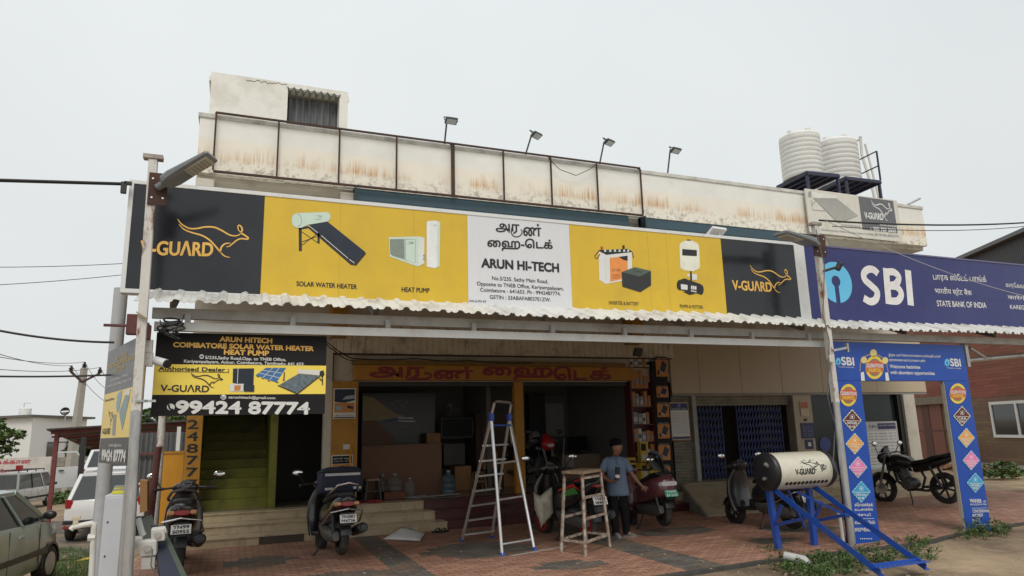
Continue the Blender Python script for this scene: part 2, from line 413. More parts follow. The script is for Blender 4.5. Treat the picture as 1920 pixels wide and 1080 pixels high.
def paver_material():
    m = bpy.data.materials.new('interlocking_pavers'); m.use_nodes = True; nt = m.node_tree; N = nt.nodes; L = nt.links; b = N['Principled BSDF']
    ge = N.new('ShaderNodeNewGeometry'); sp = N.new('ShaderNodeSeparateXYZ'); L.new(ge.outputs['Position'], sp.inputs[0])
    def M(op, a, c=None, clamp=False):
        q = N.new('ShaderNodeMath'); q.operation = op; q.use_clamp = clamp
        for k, x in enumerate((a, c)):
            if x is None: continue
            if isinstance(x, (int, float)): q.inputs[k].default_value = x
            else: L.new(x, q.inputs[k])
        return q.outputs[0]
    def noise(v, s, d=4): q = N.new('ShaderNodeTexNoise'); q.inputs['Scale'].default_value = s; q.inputs['Detail'].default_value = d; L.new(v, q.inputs['Vector']); return q.outputs['Fac']
    def ramp(v, a, c, c0=(0, 0, 0, 1), c1=(1, 1, 1, 1)): q = N.new('ShaderNodeValToRGB'); q.color_ramp.elements[0].position = a; q.color_ramp.elements[1].position = c; q.color_ramp.elements[0].color = c0; q.color_ramp.elements[1].color = c1; L.new(v, q.inputs[0]); return q.outputs[0]
    X, Y = sp.outputs['X'], sp.outputs['Y']
    zig = M('MULTIPLY', M('PINGPONG', M('MULTIPLY', X, 1), .055), .55)
    zig2 = M('MULTIPLY', M('PINGPONG', M('MULTIPLY', Y, 1), .055), .45)
    cb = N.new('ShaderNodeCombineXYZ'); L.new(M('ADD', X, zig2), cb.inputs[0]); L.new(M('ADD', Y, zig), cb.inputs[1])
    br = N.new('ShaderNodeTexBrick'); br.inputs['Scale'].default_value = 1; br.inputs['Brick Width'].default_value = .22; br.inputs['Row Height'].default_value = .11; br.inputs['Mortar Size'].default_value = .006; br.inputs['Mortar Smooth'].default_value = .3
    br.inputs['Color1'].default_value = (0, 0, 0, 1); br.inputs['Color2'].default_value = (1, 1, 1, 1); br.inputs['Mortar'].default_value = (.5, .5, .5, 1)
    L.new(cb.outputs[0], br.inputs['Vector'])
    red = N.new('ShaderNodeValToRGB'); e = red.color_ramp.elements; e[0].color = lin(150, 108, 90) + (1,); e[1].color = lin(180, 138, 116) + (1,); L.new(br.outputs['Color'], red.inputs[0])
    gry = N.new('ShaderNodeValToRGB'); e = gry.color_ramp.elements; e[0].color = lin(86, 84, 78) + (1,); e[1].color = lin(112, 108, 100) + (1,); L.new(br.outputs['Color'], gry.inputs[0])
    # grey strips across the yard and grey patches, snapped to the paver grid
    sn = N.new('ShaderNodeVectorMath'); sn.operation = 'SNAP'; L.new(cb.outputs[0], sn.inputs[0]); sn.inputs[1].default_value = (.22, .11, 1)
    s2 = N.new('ShaderNodeSeparateXYZ'); L.new(sn.outputs[0], s2.inputs[0]); sX, sY = s2.outputs['X'], s2.outputs['Y']
    def band(c, hw): return M('LESS_THAN', M('ABSOLUTE', M('SUBTRACT', sX, c)), hw)
    def spot(cx, cy, rx, ry):
        return M('LESS_THAN', M('ADD', M('POWER', M('DIVIDE', M('SUBTRACT', sX, cx), rx), 2), M('POWER', M('DIVIDE', M('SUBTRACT', sY, cy), ry), 2)), M('ADD', .6, M('MULTIPLY', noise(sn.outputs[0], 1.4), .8)))
    g = M('MAXIMUM', band(2.35, .24), band(5.95, .24))
    for q in ((3.75, 11.2, .9, .75), (1.2, 10.0, 1.1, .45), (.4, 11.9, .5, .5), (7.5, 11.2, .8, .45), (8.2, 9.5, .42, .28), (9.6, 10.4, .7, .6), (4.4, 9.3, .5, .3), (6.3, 13.0, 1.0, .4), (11.5, 10.8, .5, .4)): g = M('MAXIMUM', g, spot(*q))
    mx = N.new('ShaderNodeMix'); mx.data_type = 'RGBA'; L.new(g, mx.inputs[0]); L.new(red.outputs[0], mx.inputs[6]); L.new(gry.outputs[0], mx.inputs[7])
    # sand blown over it
    sand = ramp(noise(ge.outputs['Position'], 1.2, 9), .48, .74)
    m2 = N.new('ShaderNodeMix'); m2.data_type = 'RGBA'; L.new(M('MULTIPLY', sand, .7), m2.inputs[0]); L.new(mx.outputs[2], m2.inputs[6]); m2.inputs[7].default_value = lin(142, 112, 88) + (1,)
    m3 = N.new('ShaderNodeMix'); m3.data_type = 'RGBA'; L.new(br.outputs['Fac'], m3.inputs[0]); L.new(m2.outputs[2], m3.inputs[6]); m3.inputs[7].default_value = lin(72, 52, 42) + (1,)
    L.new(m3.outputs[2], b.inputs['Base Color']); L.new(ramp(noise(ge.outputs['Position'], 3), .3, .7, (.55, .55, .55, 1), (.85, .85, .85, 1)), b.inputs['Roughness'])
    bp = N.new('ShaderNodeBump'); bp.inputs['Strength'].default_value = .6; bp.inputs['Distance'].default_value = .006; bp.invert = True; L.new(br.outputs['Fac'], bp.inputs['Height']); L.new(bp.outputs[0], b.inputs['Normal'])
    return m
b = B()
edge = [(-1.3, 8.25), (2, 8.2), (5.1, 8.15), (7.3, 8.36), (10.1, 8.3), (11.6, 8.7), (13.5, 8.9), (16.5, 9.3), (18.6, 9.6)]
b.prism([(x, y, .004) for x, y in edge] + [(18.6, 15, .004), (-.8, 15, .004), (-1.3, 13.4, .004)], (0, 0, .03))
obj('paving', b, paver_material(), kind='structure')
b = B()
for (x0, y0), (x1, y1) in zip(edge[:-1], edge[1:]): b.bar((x0, y0 - .05, .012), (x1, y1 - .05, .012), .1, .05)
obj('kerb', b, mat('dark_kerb', (.06, .055, .05), .9, var=.3, bump=.3), kind='structure')
# churned track between the parked cars on the left
b = B(); b.prism([(x, y, -.062 * (min(y, 18) - 9) - .012) for x, y in ((-2.2, 18.2), (-2.2, 21), (-4.0, 26), (-6.5, 28), (-5.0, 22), (-3.6, 18.2))], (0, 0, .012))
obj('path', b, mat('tarry_mud', lin(98, 90, 82), .85, var=.35, scale=2, dirt=lin(140, 122, 98), damt=.4, dscale=1, bump=.8, bscale=8), kind='structure')

# ------------------------------------------------------------------ the building
PY, WY, FZ = 13.7, 15.0, .52
bld = thing('commercial_building', 'long two storey cream building with rust streaked parapet over the shop and the bank', 'building', (6, 15, 0))
ROOT[bld.name] = Matrix.Translation(V((-6, -15, 0)))
xl, xr = ATY(372, 265, PY).x, ATY(1733, 420, PY).x
zt, zb = ATY(900, 272, PY).z, ATY(900, 377, PY).z
pz1, pz0 = ATY(375, 211, PY).z, ATY(372, 322, PY).z
b = B(); b.bx(xl, xr, PY, PY + .14, pz0, pz1 - .09); b.bx(xl, xl + .14, PY + .14, 19, pz0, pz1 - .09); b.bx(xr - .14, xr, PY + .14, 19, pz0, pz1 - .09)
par = obj('parapet', b, parm, bld)
b = B(); b.bx(xl - .03, xr + .02, PY - .03, PY + .17, pz1 - .09, pz1); b.bx(xl - .03, xl + .17, PY + .17, 19, pz1 - .09, pz1)
obj('coping', b, mat('grimy_coping', lin(204, 202, 194), .85, var=.12, dirt=lin(140, 137, 130), damt=.36, dscale=3, bump=.3), par, bevel=.01)
b = B(); b.bx(xl, xr, PY + .15, 19, pz0 - .1, pz0 - .002)
obj('roof_slab', b, cream, bld)
b = B(); uz = 3.62
b.bx(xl + .06, xr - .12, WY, WY + .2, 3.85, pz0 - .1); b.bx(xl + .06, xl + .26, WY + .2, 19, 0.0, pz0 - .1); b.bx(xr - .32, xr - .12, WY + .2, 19, 0.0, pz0 - .1)
b.bx(xl + .06, xr - .12, 19, 19.2, 0, pz0 - .1)
obj('wall', b, cream, bld)
# brackets and ochre stub columns under the slab
for px in (385, 645, 1186, 1500):
    x = ATY(px, 380, 14.4).x; b = B(); b.prism([(x - .16, PY + .05, pz0 - .1), (x - .16, WY, pz0 - .1), (x - .16, WY, pz0 - .42), (x - .16, PY + .05, pz0 - .25)], (.32, 0, 0)); obj('bracket', b, cream, bld)
    if px in (645, 1186): b = B(); b.bx(x - .16, x + .16, WY - .5, WY, 3.9, pz0 - .425); obj('column', b, yellowp, bld)
# teal sunshades of the upper floor
for xa, xb in ((ATY(662, 370, 13.8).x, ATY(1176, 420, 13.8).x), (ATY(1198, 420, 13.8).x, ATY(1520, 450, 13.8).x)):
    b = B(); zc = pz0 - .004
    b.prism([(xa, 13.84, zc), (xa, 13.72, zc), (xa, 13.72, zc - .25), (xa, 13.70, zc - .26), (xa, 13.5, zc - 1.0), (xa, 13.54, zc - 1.0), (xa, 13.84, zc - .3)], (xb - xa, 0, 0))
    sh = obj('sunshade', b, tealm, bld)
    b = B(); b.bx(xa + .05, xb - .05, 13.705, 13.719, zc - .27, zc - .24); b.bx(xa, xa + .03, 13.52, 13.8, zc - .9, zc - .02); obj('trim', b, mat('dark_teal_trim', lin(28, 45, 54), .4), sh)
# stair head room on the roof
ty = 15.6
t = [ATY(397, 134, ty), ATY(653, 166, ty)]; wx0, wx1 = t[0].x, t[1].x; tz = t[0].z; ox0, ox1 = ATY(540, 170, ty).x, ATY(637, 178, ty).x; oz = ATY(590, 172, ty).z
b = B(); b.bx(wx0, ox0, ty, ty + .2, pz0, tz); b.bx(ox1, wx1, ty, ty + .2, pz0, tz); b.bx(ox0, ox1, ty, ty + .2, oz, tz)
b.bx(wx0, wx0 + .2, ty + .2, ty + 2.6, pz0, tz); b.bx(wx1 - .2, wx1, ty + .2, ty + 2.6, pz0, tz); b.bx(wx0, wx1, ty + 2.6, ty + 2.8, pz0, tz); b.bx(wx0 - .05, wx1 + .05, ty + .2, ty + 2.6, tz - .12, tz - .002)
st = obj('stair_tower', b, mat('blotchy_white_render', lin(226, 224, 216), .85, var=.05, dirt=lin(204, 200, 188), damt=.35, dscale=1.6, bump=.2), bld)
b = B(); rows = []
for i in range(97):
    x = ox0 + (ox1 - ox0) * i / 96; rows.append([(x, ty + .28 + .03 * math.cos(i / 96 * 2 * math.pi * 8), pz1 - .05), (x, ty + .28 + .03 * math.cos(i / 96 * 2 * math.pi * 8), oz - .1)])
b.loft(rows, cap=False, closed=False)
obj('corrugated_panel', b, mat('grey_asbestos', lin(108, 110, 112), .8, var=.25, stretch=(1, 1, .25), dirt=lin(60, 62, 66), damt=.4), st, smooth=True)
b = B(); rows = []
for i in range(97):
    x = ox0 - .02 + (ox1 - ox0 + .04) * i / 96; z = oz - .03 + .035 * math.cos(i / 96 * 2 * math.pi * 8); rows.append([(x, ty - .04, z), (x, ty + .3, z + .05), (x, ty + .3, z + .065), (x, ty - .04, z + .02)])
b.loft(rows)
obj('roof', b, mat('pale_asbestos', lin(160, 160, 158), .85, var=.15), st, smooth=True)
b = B(); rc = random.Random(3); cp = [ATY(462 + 4 * i, 151 + .35 * i + rc.uniform(-2.5, 2.5), ty - .004) for i in range(20)]; b.tube(cp, .006, 4); obj('crack', b, mat('crack_dark', (.1, .095, .085), .9), st)

# --- ground floor front: fascia, shop room, staircase
sx0, sx1 = 1.93, 9.25
b = B(); zf = ATY(640, 662, WY - .06).z
rows = []; k = 0; x = 1.86
while x < 10.3:
    for dx, dy in ((0, 0), (.10, 0), (.115, .018), (.135, .018)): rows.append([(x + dx, WY - .08 + dy, zf), (x + dx, WY - .08 + dy, 4.35)])
    x += .15
b.loft(rows, cap=False, closed=False); obj('fascia', b, mat('ribbed_cream_cladding', lin(206, 198, 178), .6, var=.05, dirt=lin(120, 112, 98), damt=.25), bld)
b = B(); b.bx(1.86, 10.32, WY - .09, WY + .15, zf - .03, zf); obj('fascia_trim', b, mat('dark_trim', (.05, .035, .025), .6), bld)
b = B(); b.bx(1.86, 10.3, WY, WY + .2, 3.0, zf - .032); obj('lintel', b, cream, bld)
# shop room
b = B(); b.bx(sx0, sx0 + .12, WY + .2, 19, FZ, 3.4); b.bx(sx1, sx1 + .12, WY + .2, 19, FZ, 3.4); b.bx(sx0 + .12, sx1, 18.85, 18.99, FZ, 3.4); b.bx(sx0, sx1 + .12, WY + .21, 19, 3.41, 3.5)
b.bx(6.0, 6.12, 16.9, 18.85, FZ, 3.4)
room = obj('shop_interior', b, greyw, bld)
b = B(); b.bx(-.75, 10.1, 14.957, 19, FZ - .12, FZ); obj('shop_floor', b, mat('grey_floor_tile', lin(128, 118, 104), .25, var=.1), bld)
# steps: beige marble on the left, maroon granite on the right, grout joints as gaps
sxm = 3.98
for k, (y0, z0, z1) in enumerate(((13.72, .03, .19), (14.17, .19, .355), (14.62, .355, FZ))):
    b = B(); x = -.78 + (.35 if k == 1 else 0); b.bx(-.78, x - .003, y0, 14.95, z0, z1 - .025) if k == 1 else None
    lim = sxm + .12 * (2 - k) - .2
    while x < lim - .05: x1 = min(x + 1.02, lim); b.bx(x, x1 - .004, y0, 14.95, z0, z1 - .025); x = x1
    b.bx(-.78, lim, y0 - .025, 14.955, z1 - .024, z1)
    if k == 2: b.tf(Matrix.Translation((0, 0, 0.002)))
    stp = obj('step', b, marble, bld, bevel=.004)
    b = B(); x = lim + .004
    while x < 9.2: x1 = min(x + .9, 9.24); b.bx(x, x1 - .004, y0 + .002, 14.95, z0, z1 - .025); x = x1
    b.bx(lim + .002, 9.24, y0 - .02, 14.96, z1 - .024, z1 + .0025)
    obj('step', b, maroon, bld, bevel=.004, label='maroon granite step of the shop entrance')
    if k == 0: b = B(); b.bx(.55, 1.32, y0 - .006, y0 + .01, .035, .163); obj('tile', b, mat('dark_brown_tile', lin(70, 62, 52), .3, var=.2), stp)
# little brick-like end steps beside the ramp
b = B(); b.bx(9.245, 9.6, 14.15, 14.95, .03, .40); b.bx(9.245, 9.9, 13.75, 14.145, .03, .20); obj('side_step', b, maroon, bld, bevel=.01)
b = B(); b.bx(9.6, 9.95, 14.2, 14.95, .03, .395); b.bx(9.9, 10.2, 13.8, 14.14, .03, .19); obj('side_block', b, marble, bld, bevel=.008)
# green staircase
gx0, gx1 = -.55, .74
wg = mat('green_stair_paint', (.20, .20, .022), .6, var=.2, dirt=(.08, .08, .018), damt=.35, dscale=3)
b = B()
for k in range(15): b.bx(gx0, gx1, 15.4 + k * .27, 15.4 + (k + 1) * .27 + (.02 if k < 14 else 0), FZ, FZ + (k + 1) * .185)
obj('stairs', b, wg, bld)
b = B(); b.bx(gx1, gx1 + .14, 15.15, 19, FZ, 4.2); b.bx(gx0 - .1, gx0, 15.15, 19, FZ, 5); obj('stair_wall', b, wg, bld)
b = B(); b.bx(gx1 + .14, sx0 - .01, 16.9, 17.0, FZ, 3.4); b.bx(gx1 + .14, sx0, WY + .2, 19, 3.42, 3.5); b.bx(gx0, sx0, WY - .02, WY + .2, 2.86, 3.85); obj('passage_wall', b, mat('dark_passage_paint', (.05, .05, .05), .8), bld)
b = B(); b.bx(1.76, 1.90, WY - .1, WY + .2, FZ, 3.85); obj('door_jamb', b, cream, bld)
# ochre pillars and beam of the shop front
def pil(x0, x1, y0, y1, z0, z1, nm='pillar'): b = B(); b.bx(x0, x1, y0, y1, z0, z1); return obj(nm, b, yellowp, bld, bevel=.01)
px0, px1 = ATY(621, 800, WY - .12).x, ATY(671, 800, WY - .12).x
pil(px0, px1, WY - .12, WY + .2, FZ, 3.0)
cx0, cx1 = ATY(966, 800, WY - .1).x, ATY(983, 800, WY - .1).x
pil(cx0, cx1, WY - .1, WY + .05, FZ, 3.0)
b = B(); b.bx(px1, cx0, WY - .02, WY + .1, 2.9, 2.99); b.bx(cx1, 9.0, WY - .02, WY + .1, 2.9, 2.99); obj('rolled_shutter_slot', b, darkm, bld)
# number pillar and orange panel at the left corner
nx0, nx1 = ATY(346, 850, WY - .15).x, ATY(377, 850, WY - .15).x
pil(nx0, nx1, WY - .15, WY + .0, .03, 3.8, 'number_pillar')
# --- bank front
BX0 = ATY(1256, 700, WY).x; BX1 = ATY(1703, 800, WY).x
bz0 = .55; hz = ATY(1400, 737, WY).z; tzb = 4.3
panm = mat('champagne_panel', lin(184, 168, 142), .4, var=.04, scale=1.5)
b = B(); cuts = [BX0 - .02] + [ATY(px, 700, WY - .05).x for px in (1310, 1388, 1464, 1540, 1640, 1732)]
for x0, x1 in zip(cuts[:-1], cuts[1:]): b.bx(x0 + .006, x1 - .006, WY - .06, WY, hz, tzb)
obj('cladding_panel', b, panm, bld)
b = B(); b.bx(BX0, cuts[-1], WY - .04, WY + .2, hz - .002 - .06, hz - .003); obj('shutter_hood', b, mat('grey_hood', (.25, .24, .22), .5), bld)
shm = mat('grey_shutter_paint', lin(128, 124, 112), .5, var=.08, dirt=lin(88, 84, 76), damt=.3)
def shutter(x0, x1, z0, z1, y, m, name='rolling_shutter'):
    b = B(); rows = []; z = z0; k = 0
    while z < z1:
        for dz, dy in ((0, 0), (.018, -.016), (.05, -.018), (.07, -.002)): rows.append([(x0, y + dy, z + dz), (x1, y + dy, z + dz)])
        z += .075
    b.loft(rows, cap=False, closed=False); return obj(name, b, m, bld, smooth=True)
s1 = ATY(1303, 800, WY).x
shutter(BX0, s1 - .06, bz0, hz - .06, WY + .06, shm)
e0 = ATY(1492, 800, WY).x
for q0, q1 in ((s1 - .06, s1 + .06), (e0 - .08, e0)): b = B(); b.bx(q0, q1, WY - .04, WY + .12, bz0, hz - .065); obj('shutter_guide', b, mat('guide_steel', (.3, .29, .27), .5, var=.1), bld)
shutter(s1 + .06, e0 - .08, hz - .32, hz - .06, WY + .05, shm)
# bank lobby box
b = B(); b.bx(s1 - .1, s1 - .0, WY + .2, 18, bz0, hz); b.bx(s1, BX1 - .1, 17.9, 18, bz0, hz); b.bx(s1, BX1, WY + .2, 18, hz + .01, hz + .1); b.bx(BX1 - .1, BX1, WY + .2, 18, bz0, hz)
xi = ATY(1470, 800, WY).x; b.bx(xi, e0 + .9, WY + .9, WY + 1.0, bz0, hz)
obj('bank_interior', b, mat('lobby_paint', lin(140, 132, 116), .7, var=.05), bld)
# blue collapsible gates: uprights with scissor lattice
bluem = mat('gate_blue_paint', lin(24, 44, 98), .55, var=.15)
for pa, pb in ((1309, 1356), (1385, 1468)):
    xa, xb = ATY(pa, 830, WY + .12).x, ATY(pb, 830, WY + .12).x
    b = B(); nb = max(5, int((xb - xa) / .1)); zt2 = hz - .3
    for i in range(nb + 1): x = xa + (xb - xa) * i / nb; b.bx(x - .016, x + .016, WY + .10, WY + .135, bz0, zt2)
    g_ = obj('collapsible_gate', b, bluem, bld)
    b = B(); nz = 9
    for i in range(nb):
        x0 = xa + (xb - xa) * i / nb; x1 = xa + (xb - xa) * (i + 1) / nb
        for k in range(nz):
            z0 = bz0 + .05 + (zt2 - bz0 - .1) * k / nz; z1 = bz0 + .05 + (zt2 - bz0 - .1) * (k + 1) / nz
            b.bar((x0, WY + .09, z0), (x1, WY + .09, z1), .02, .006, up=(0, 1, 0)); b.bar((x0, WY + .145, z1), (x1, WY + .145, z0), .02, .006, up=(0, 1, 0))
    obj('lattice', b, bluem, g_)
# pillar with notices, tinted glass front, white end column
p0, p1 = ATY(1492, 800, WY - .08).x, ATY(1526, 800, WY - .08).x
b = B(); b.bx(p0, p1, WY - .08, WY + .2, bz0, hz - .07); obj('bank_pillar', b, mat('pillar_beige', lin(170, 158, 134), .5, var=.05), bld)
gl = mat('tinted_glass', (.02, .03, .027), .12, var=.1, spec=.3)
b = B(); b.bx(p1 + .02, BX1 - .35, WY + .1, WY + .12, bz0, hz - .06); gl_ = obj('glass_front', b, gl, bld)
for px in (1570, 1618, 1690): b = B(); x = ATY(px, 800, WY + .08).x; b.bx(x - .03, x + .03, WY + .06, WY + .15, bz0, hz - .065); obj('mullion', b, mat('dark_alu', (.09, .09, .085), .4, metal=.5), gl_)
c0, c1 = ATY(1701, 800, WY - .1).x, ATY(1722, 800, WY - .1).x
b = B(); b.bx(c0, c1, WY - .1, WY + .3, .3, hz - .07); obj('end_column', b, cream, bld, bevel=.01)
b = B(); b.bx(c0 - .16, c0 - .004, WY - .02, WY + .14, .3, hz - .07); obj('dark_gap_strip', b, darkm, bld)  # dark gap beside the column, its shade put in as a black strip
# plinth, ramp and steps in front of the bank
b = B(); b.bx(10.1, 18.5, 14.4, 18, .03, bz0); obj('bank_floor', b, mat('bank_tile', lin(160, 146, 120), .35, var=.06), bld)
b = B(); rp = [(9.62, 14.4, .03), (9.62, 14.4, .44), (9.3, 12.75, .05), (9.3, 12.75, .03)]
b.loft([[(10.0, 14.399, .03), (10.0, 14.399, bz0 - .01), (9.35, 12.6, .06), (9.35, 12.6, .03)], [(12.6, 14.399, .03), (12.6, 14.399, bz0 - .01), (12.6, 12.6, .06), (12.6, 12.6, .03)]]); rmp = obj('ramp', b, mat('ramp_cement', lin(168, 154, 128), .6, var=.1, dirt=lin(120, 108, 90), damt=.3), bld)
b = B(); b.loft([[(9.985, 14.398, .032), (9.985, 14.398, bz0 - .005), (9.335, 12.59, .065), (9.335, 12.59, .032)], [(9.93, 14.398, .032), (9.93, 14.398, bz0 - .02), (9.28, 12.59, .05), (9.28, 12.59, .032)]]); obj('ramp_side', b, cement, rmp)
b = B()
for k, y in enumerate((13.95, 13.5, 13.05)): b.bx(12.61, 18.5, y, 14.399 - (0 if k == 0 else .0), .03 - .0, bz0 - .135 * (k + 1)) if k == 0 else b.bx(12.61, 18.5, y, (13.95, 13.95, 13.5)[k] - .001, .03, bz0 - .135 * (k + 1))
obj('bank_steps', b, marble, bld, bevel=.006)

# ------------------------------------------------------------------ rusty sign frame on the parapet
fy = PY - .09
fr = thing('sign_frame', 'empty rusty steel frame of eight bays bolted along the white parapet', 'frame', ATY(800, 330, fy))
tops = [(405, 210), (523, 226), (637, 240), (744, 256), (847, 270), (943, 283), (1032, 294), (1118, 304), (1200, 315)]
bots = [(400, 320), (519, 331), (635, 342), (743, 354), (848, 368), (946, 379), (1036, 389), (1123, 397), (1206, 405)]
zt_ = [ATY(*p, fy) for p in tops]; zb_ = [ATY(*p, fy) for p in bots]
tz_ = sum(p.z for p in zt_) / 9; bz_ = sum(p.z for p in zb_) / 9
b = B(); b.bar((zt_[0].x, fy, tz_), (zt_[-1].x, fy, tz_), .036, .036); b.bar((zb_[0].x, fy, bz_), (zb_[-1].x, fy, bz_), .045, .04); obj('rail', b, rust, fr)
for i in range(9):
    b = B(); x = (zt_[i].x + zb_[i].x) / 2; b.bx(x - .016, x + .016, fy - .016, fy + .016, bz_ + .026, tz_ - .026)
    if i == 4: b.bx(x + .016, x + .06, fy - .016, fy + .016, bz_ + .026, tz_ - .026)
    obj('upright', b, rust, fr)
b = B()
for i in (0, 2, 4, 6, 8): b.bar((zt_[i].x, fy + .02, tz_), (zt_[i].x, PY + .1, tz_), .03)
obj('stay', b, rust, fr)

# ------------------------------------------------------------------ floodlights standing on the parapet
fldm = mat('floodlight_housing', (.05, .055, .055), .4, metal=.4)
for i, (bp_, tp, ang, lab) in enumerate((((833, 265), (838, 230), 0, 'black floodlight on the leftmost parapet rod, above the thick frame upright'), ((984, 289), (997, 257), .5, 'black floodlight on a leaning rod, second from left along the parapet'), ((1123, 305), (1133, 270), .4, 'black floodlight with drooping cable, third from left along the parapet'), ((1251, 322), (1257, 285), .15, 'black floodlight on the bare parapet right of the rusty frame'))):
    q0 = ATY(*bp_, PY + .05); q1 = ATY(*tp, PY + .02)
    q0.z = pz1 - .02
    f = thing('floodlight', lab, 'floodlight', q0, group='floodlights on the parapet')
    b = B(); b.tube([q0, q1 + V((0, 0, .06))], .02, 8); obj('rod', b, darkm, f)
    h = q1 + V((.05, -.16, -.02)); rm = Euler((R(-28), 0, ang)).to_matrix()
    b = B(); b.box(h, (.27, .17, .055), rm); hd = obj('lamp_head', b, fldm, f, bevel=.015)
    b = B(); b.box(h + rm @ V((0, 0, -.031)), (.22, .13, .006), rm); obj('lens', b, mat('lens_glass', (.42, .45, .45), .2), hd)
    b = B()
    for k in range(7): b.box(h + rm @ V((-.09 + .03 * k, 0, .036)), (.007, .14, .025), rm)
    obj('cooling_fin', b, fldm, hd)
    b = B(); b.tube([h + rm @ V((-.145, 0, 0)), h + rm @ V((-.145, .02, .13)), h + rm @ V((.145, .02, .13)), h + rm @ V((.145, 0, 0))], .012, 6); b.tube([h + rm @ V((0, .02, .14)), q1], .012, 6); obj('yoke', b, darkm, f)
def cable(name, lab, pts, r=.008, m=None, sag=0, cat='cable', group=None):
    pts = [V(p) for p in pts]; o = []
    for p, q in zip(pts[:-1], pts[1:]):
        for k in range(12): t = k / 12; o.append(p.lerp(q, t) - V((0, 0, sag * 4 * t * (1 - t))))
    b = B(); b.tube(o + [pts[-1]], r, 6); return obj(name, b, m or mat('black_cable', (.012, .012, .012), .6), smooth=True, label=lab, cat=cat, group=group)
cable('cable', 'thin cable drooping in a loop across the parapet between two floodlights', [ATY(1028, 297, PY - .14), ATY(1050, 318, PY - .14), ATY(1080, 329, PY - .14), ATY(1105, 318, PY - .14), ATY(1120, 305, PY - .14)], .008)

# ------------------------------------------------------------------ water tanks on stands
tankm = mat('white_tank_plastic', (.74, .74, .71), .5, var=.04, dirt=(.60, .59, .55), damt=.22)
navy = mat('navy_steel_paint', lin(40, 46, 70), .5, var=.2, dirt=lin(60, 52, 52), damt=.25)
def pxz(p, px, py): return Pl(p, CAMR).px(px, py).z
def tank(lab, c, px0, px1, pt, z0):
    depth = (CM.transposed() @ (c - CAMP)).z; r = (px1 - px0) / 2 * depth / F; x, y = c.x, c.y; z1 = pxz(c, (px0 + px1) / 2, pt)
    t = thing('water_tank', lab, 'water tank', (x, y, z0), group='white rooftop water tanks')
    H = z1 - z0; prof = [(0, r * .97)]; k = 9
    for i in range(k): z = H * .86 * i / k; dz = H * .86 / k; prof += [(z + dz * .08, r * .972), (z + dz * .16, r), (z + dz * .94, r), (z + dz * .98, r * .972)]
    prof += [(H * .88, r * 1.0), (H * .92, r * .96), (H * .965, r * .7), (H * .985, r * .36)]
    b = B(); b.lathe((x, y, z0), (0, 0, 1), prof, 40); obj('tank_body', b, tankm, t, smooth=True, angle=60)
    b = B(); b.lathe((x, y, z0 + H * .975), (0, 0, 1), [(0, r * .34), (H * .05, r * .34), (H * .06, r * .3)], 24); obj('lid', b, tankm, t, smooth=True)
    for k in range(6): an = k * math.pi / 3 + .3; b = B(); b.box((x + r * .78 * math.cos(an), y + r * .78 * math.sin(an), z0 + H * .94), (.2, .12, .12), Euler((0, 0, an)).to_matrix()); obj('lug', b, tankm, t, bevel=.02)
def stand(lab, cs, yf, rail):
    z = ATY(*cs[0], yf).z; q = [G(*p, z) for p in cs]; mid = (q[0] + q[1] + q[2] + q[3]) / 4
    s = thing('tank_stand', lab, 'stand', (mid.x, mid.y, pz1 - .3))
    b = B()
    for i in range(4): b.bar(q[i] - V((0, 0, .07)), q[(i + 1) % 4] - V((0, 0, .07)), .06, .08)
    for k in range(1, 4): b.bar(q[0].lerp(q[1], k / 4) - V((0, 0, .072)), q[3].lerp(q[2], k / 4) - V((0, 0, .072)), .05, .07)
    obj('deck_frame', b, navy, s)
    b = B(); b.prism([p - V((0, 0, .028)) for p in q], (0, 0, .026)); obj('deck', b, navy, s)
    for p in q: p = p.lerp(mid, .06); b = B(); b.bx(p.x - .035, p.x + .035, p.y - .035, p.y + .035, pz1 - 1.2, z - .115); obj('leg', b, navy, s)
    b = B()
    if rail:
        for p in (q[0].lerp(q[1], .75), q[1].lerp(q[2], .04), q[2]): b.bx(p.x - .02, p.x + .02, p.y - .02, p.y + .02, z + .001, z + rail)
        for hh in (rail, rail * .5): b.tube([q[0].lerp(q[1], .1) + V((0, 0, hh)), q[1] + V((0, 0, hh)), q[2] + V((0, 0, hh))], .02, 6)
    else:
        for p in (q[0].lerp(q[3], .5), q[1].lerp(q[2], .5)): b.bx(p.x - .035, p.x + .035, p.y - .03, p.y + .03, z + .001, z + .7)
    obj('railing', b, navy, s); return mid, z
m1, z1_ = stand('dark blue steel tank stand with two stub posts, left of the railed one', ((1456, 348), (1516, 353), (1573, 326), (1512, 320)), 15.3, 0)
tank('white ribbed water tank on the lower stand, left of the two over the bank', Pl(m1, CAMR).px(1505, 320), 1468, 1541, 251, z1_)
m2_, z2_ = stand('dark blue steel tank stand with a hand railing, right of the other stand', ((1532, 356), (1597, 362), (1651, 338), (1585, 330)), 15.9, .95)
tank('white ribbed water tank behind the railing with pipes beside it', Pl(m2_, CAMR).px(1585, 320) + V((0, .3, 0)), 1546, 1625, 263, z2_)
b = B(); p = [ATY(1613, 256, 17.4), ATY(1616, 290, 17.4), ATY(1637, 358, 17.3), ATY(1640, 372, 17.3)]; b.tube(p, .05, 10); b.tube([ATY(1611, 262, 17.4), ATY(1596, 268, 17.9)], .04, 8)
b.tube([ATY(1622, 270, 17.5), ATY(1630, 300, 17.5), ATY(1648, 372, 17.4)], .04, 8)
obj('water_pipe', b, pvc, smooth=True, label='white plastic pipes running down beside the railed water tank', cat='pipe')
b = B(); b.tube([ATY(1703, 383, PY + .1), ATY(1725, 372, PY + .1)], .03, 8); obj('pipe_stub', b, steel, smooth=True, label='short steel pipe sticking out over the right end of the parapet', cat='pipe')

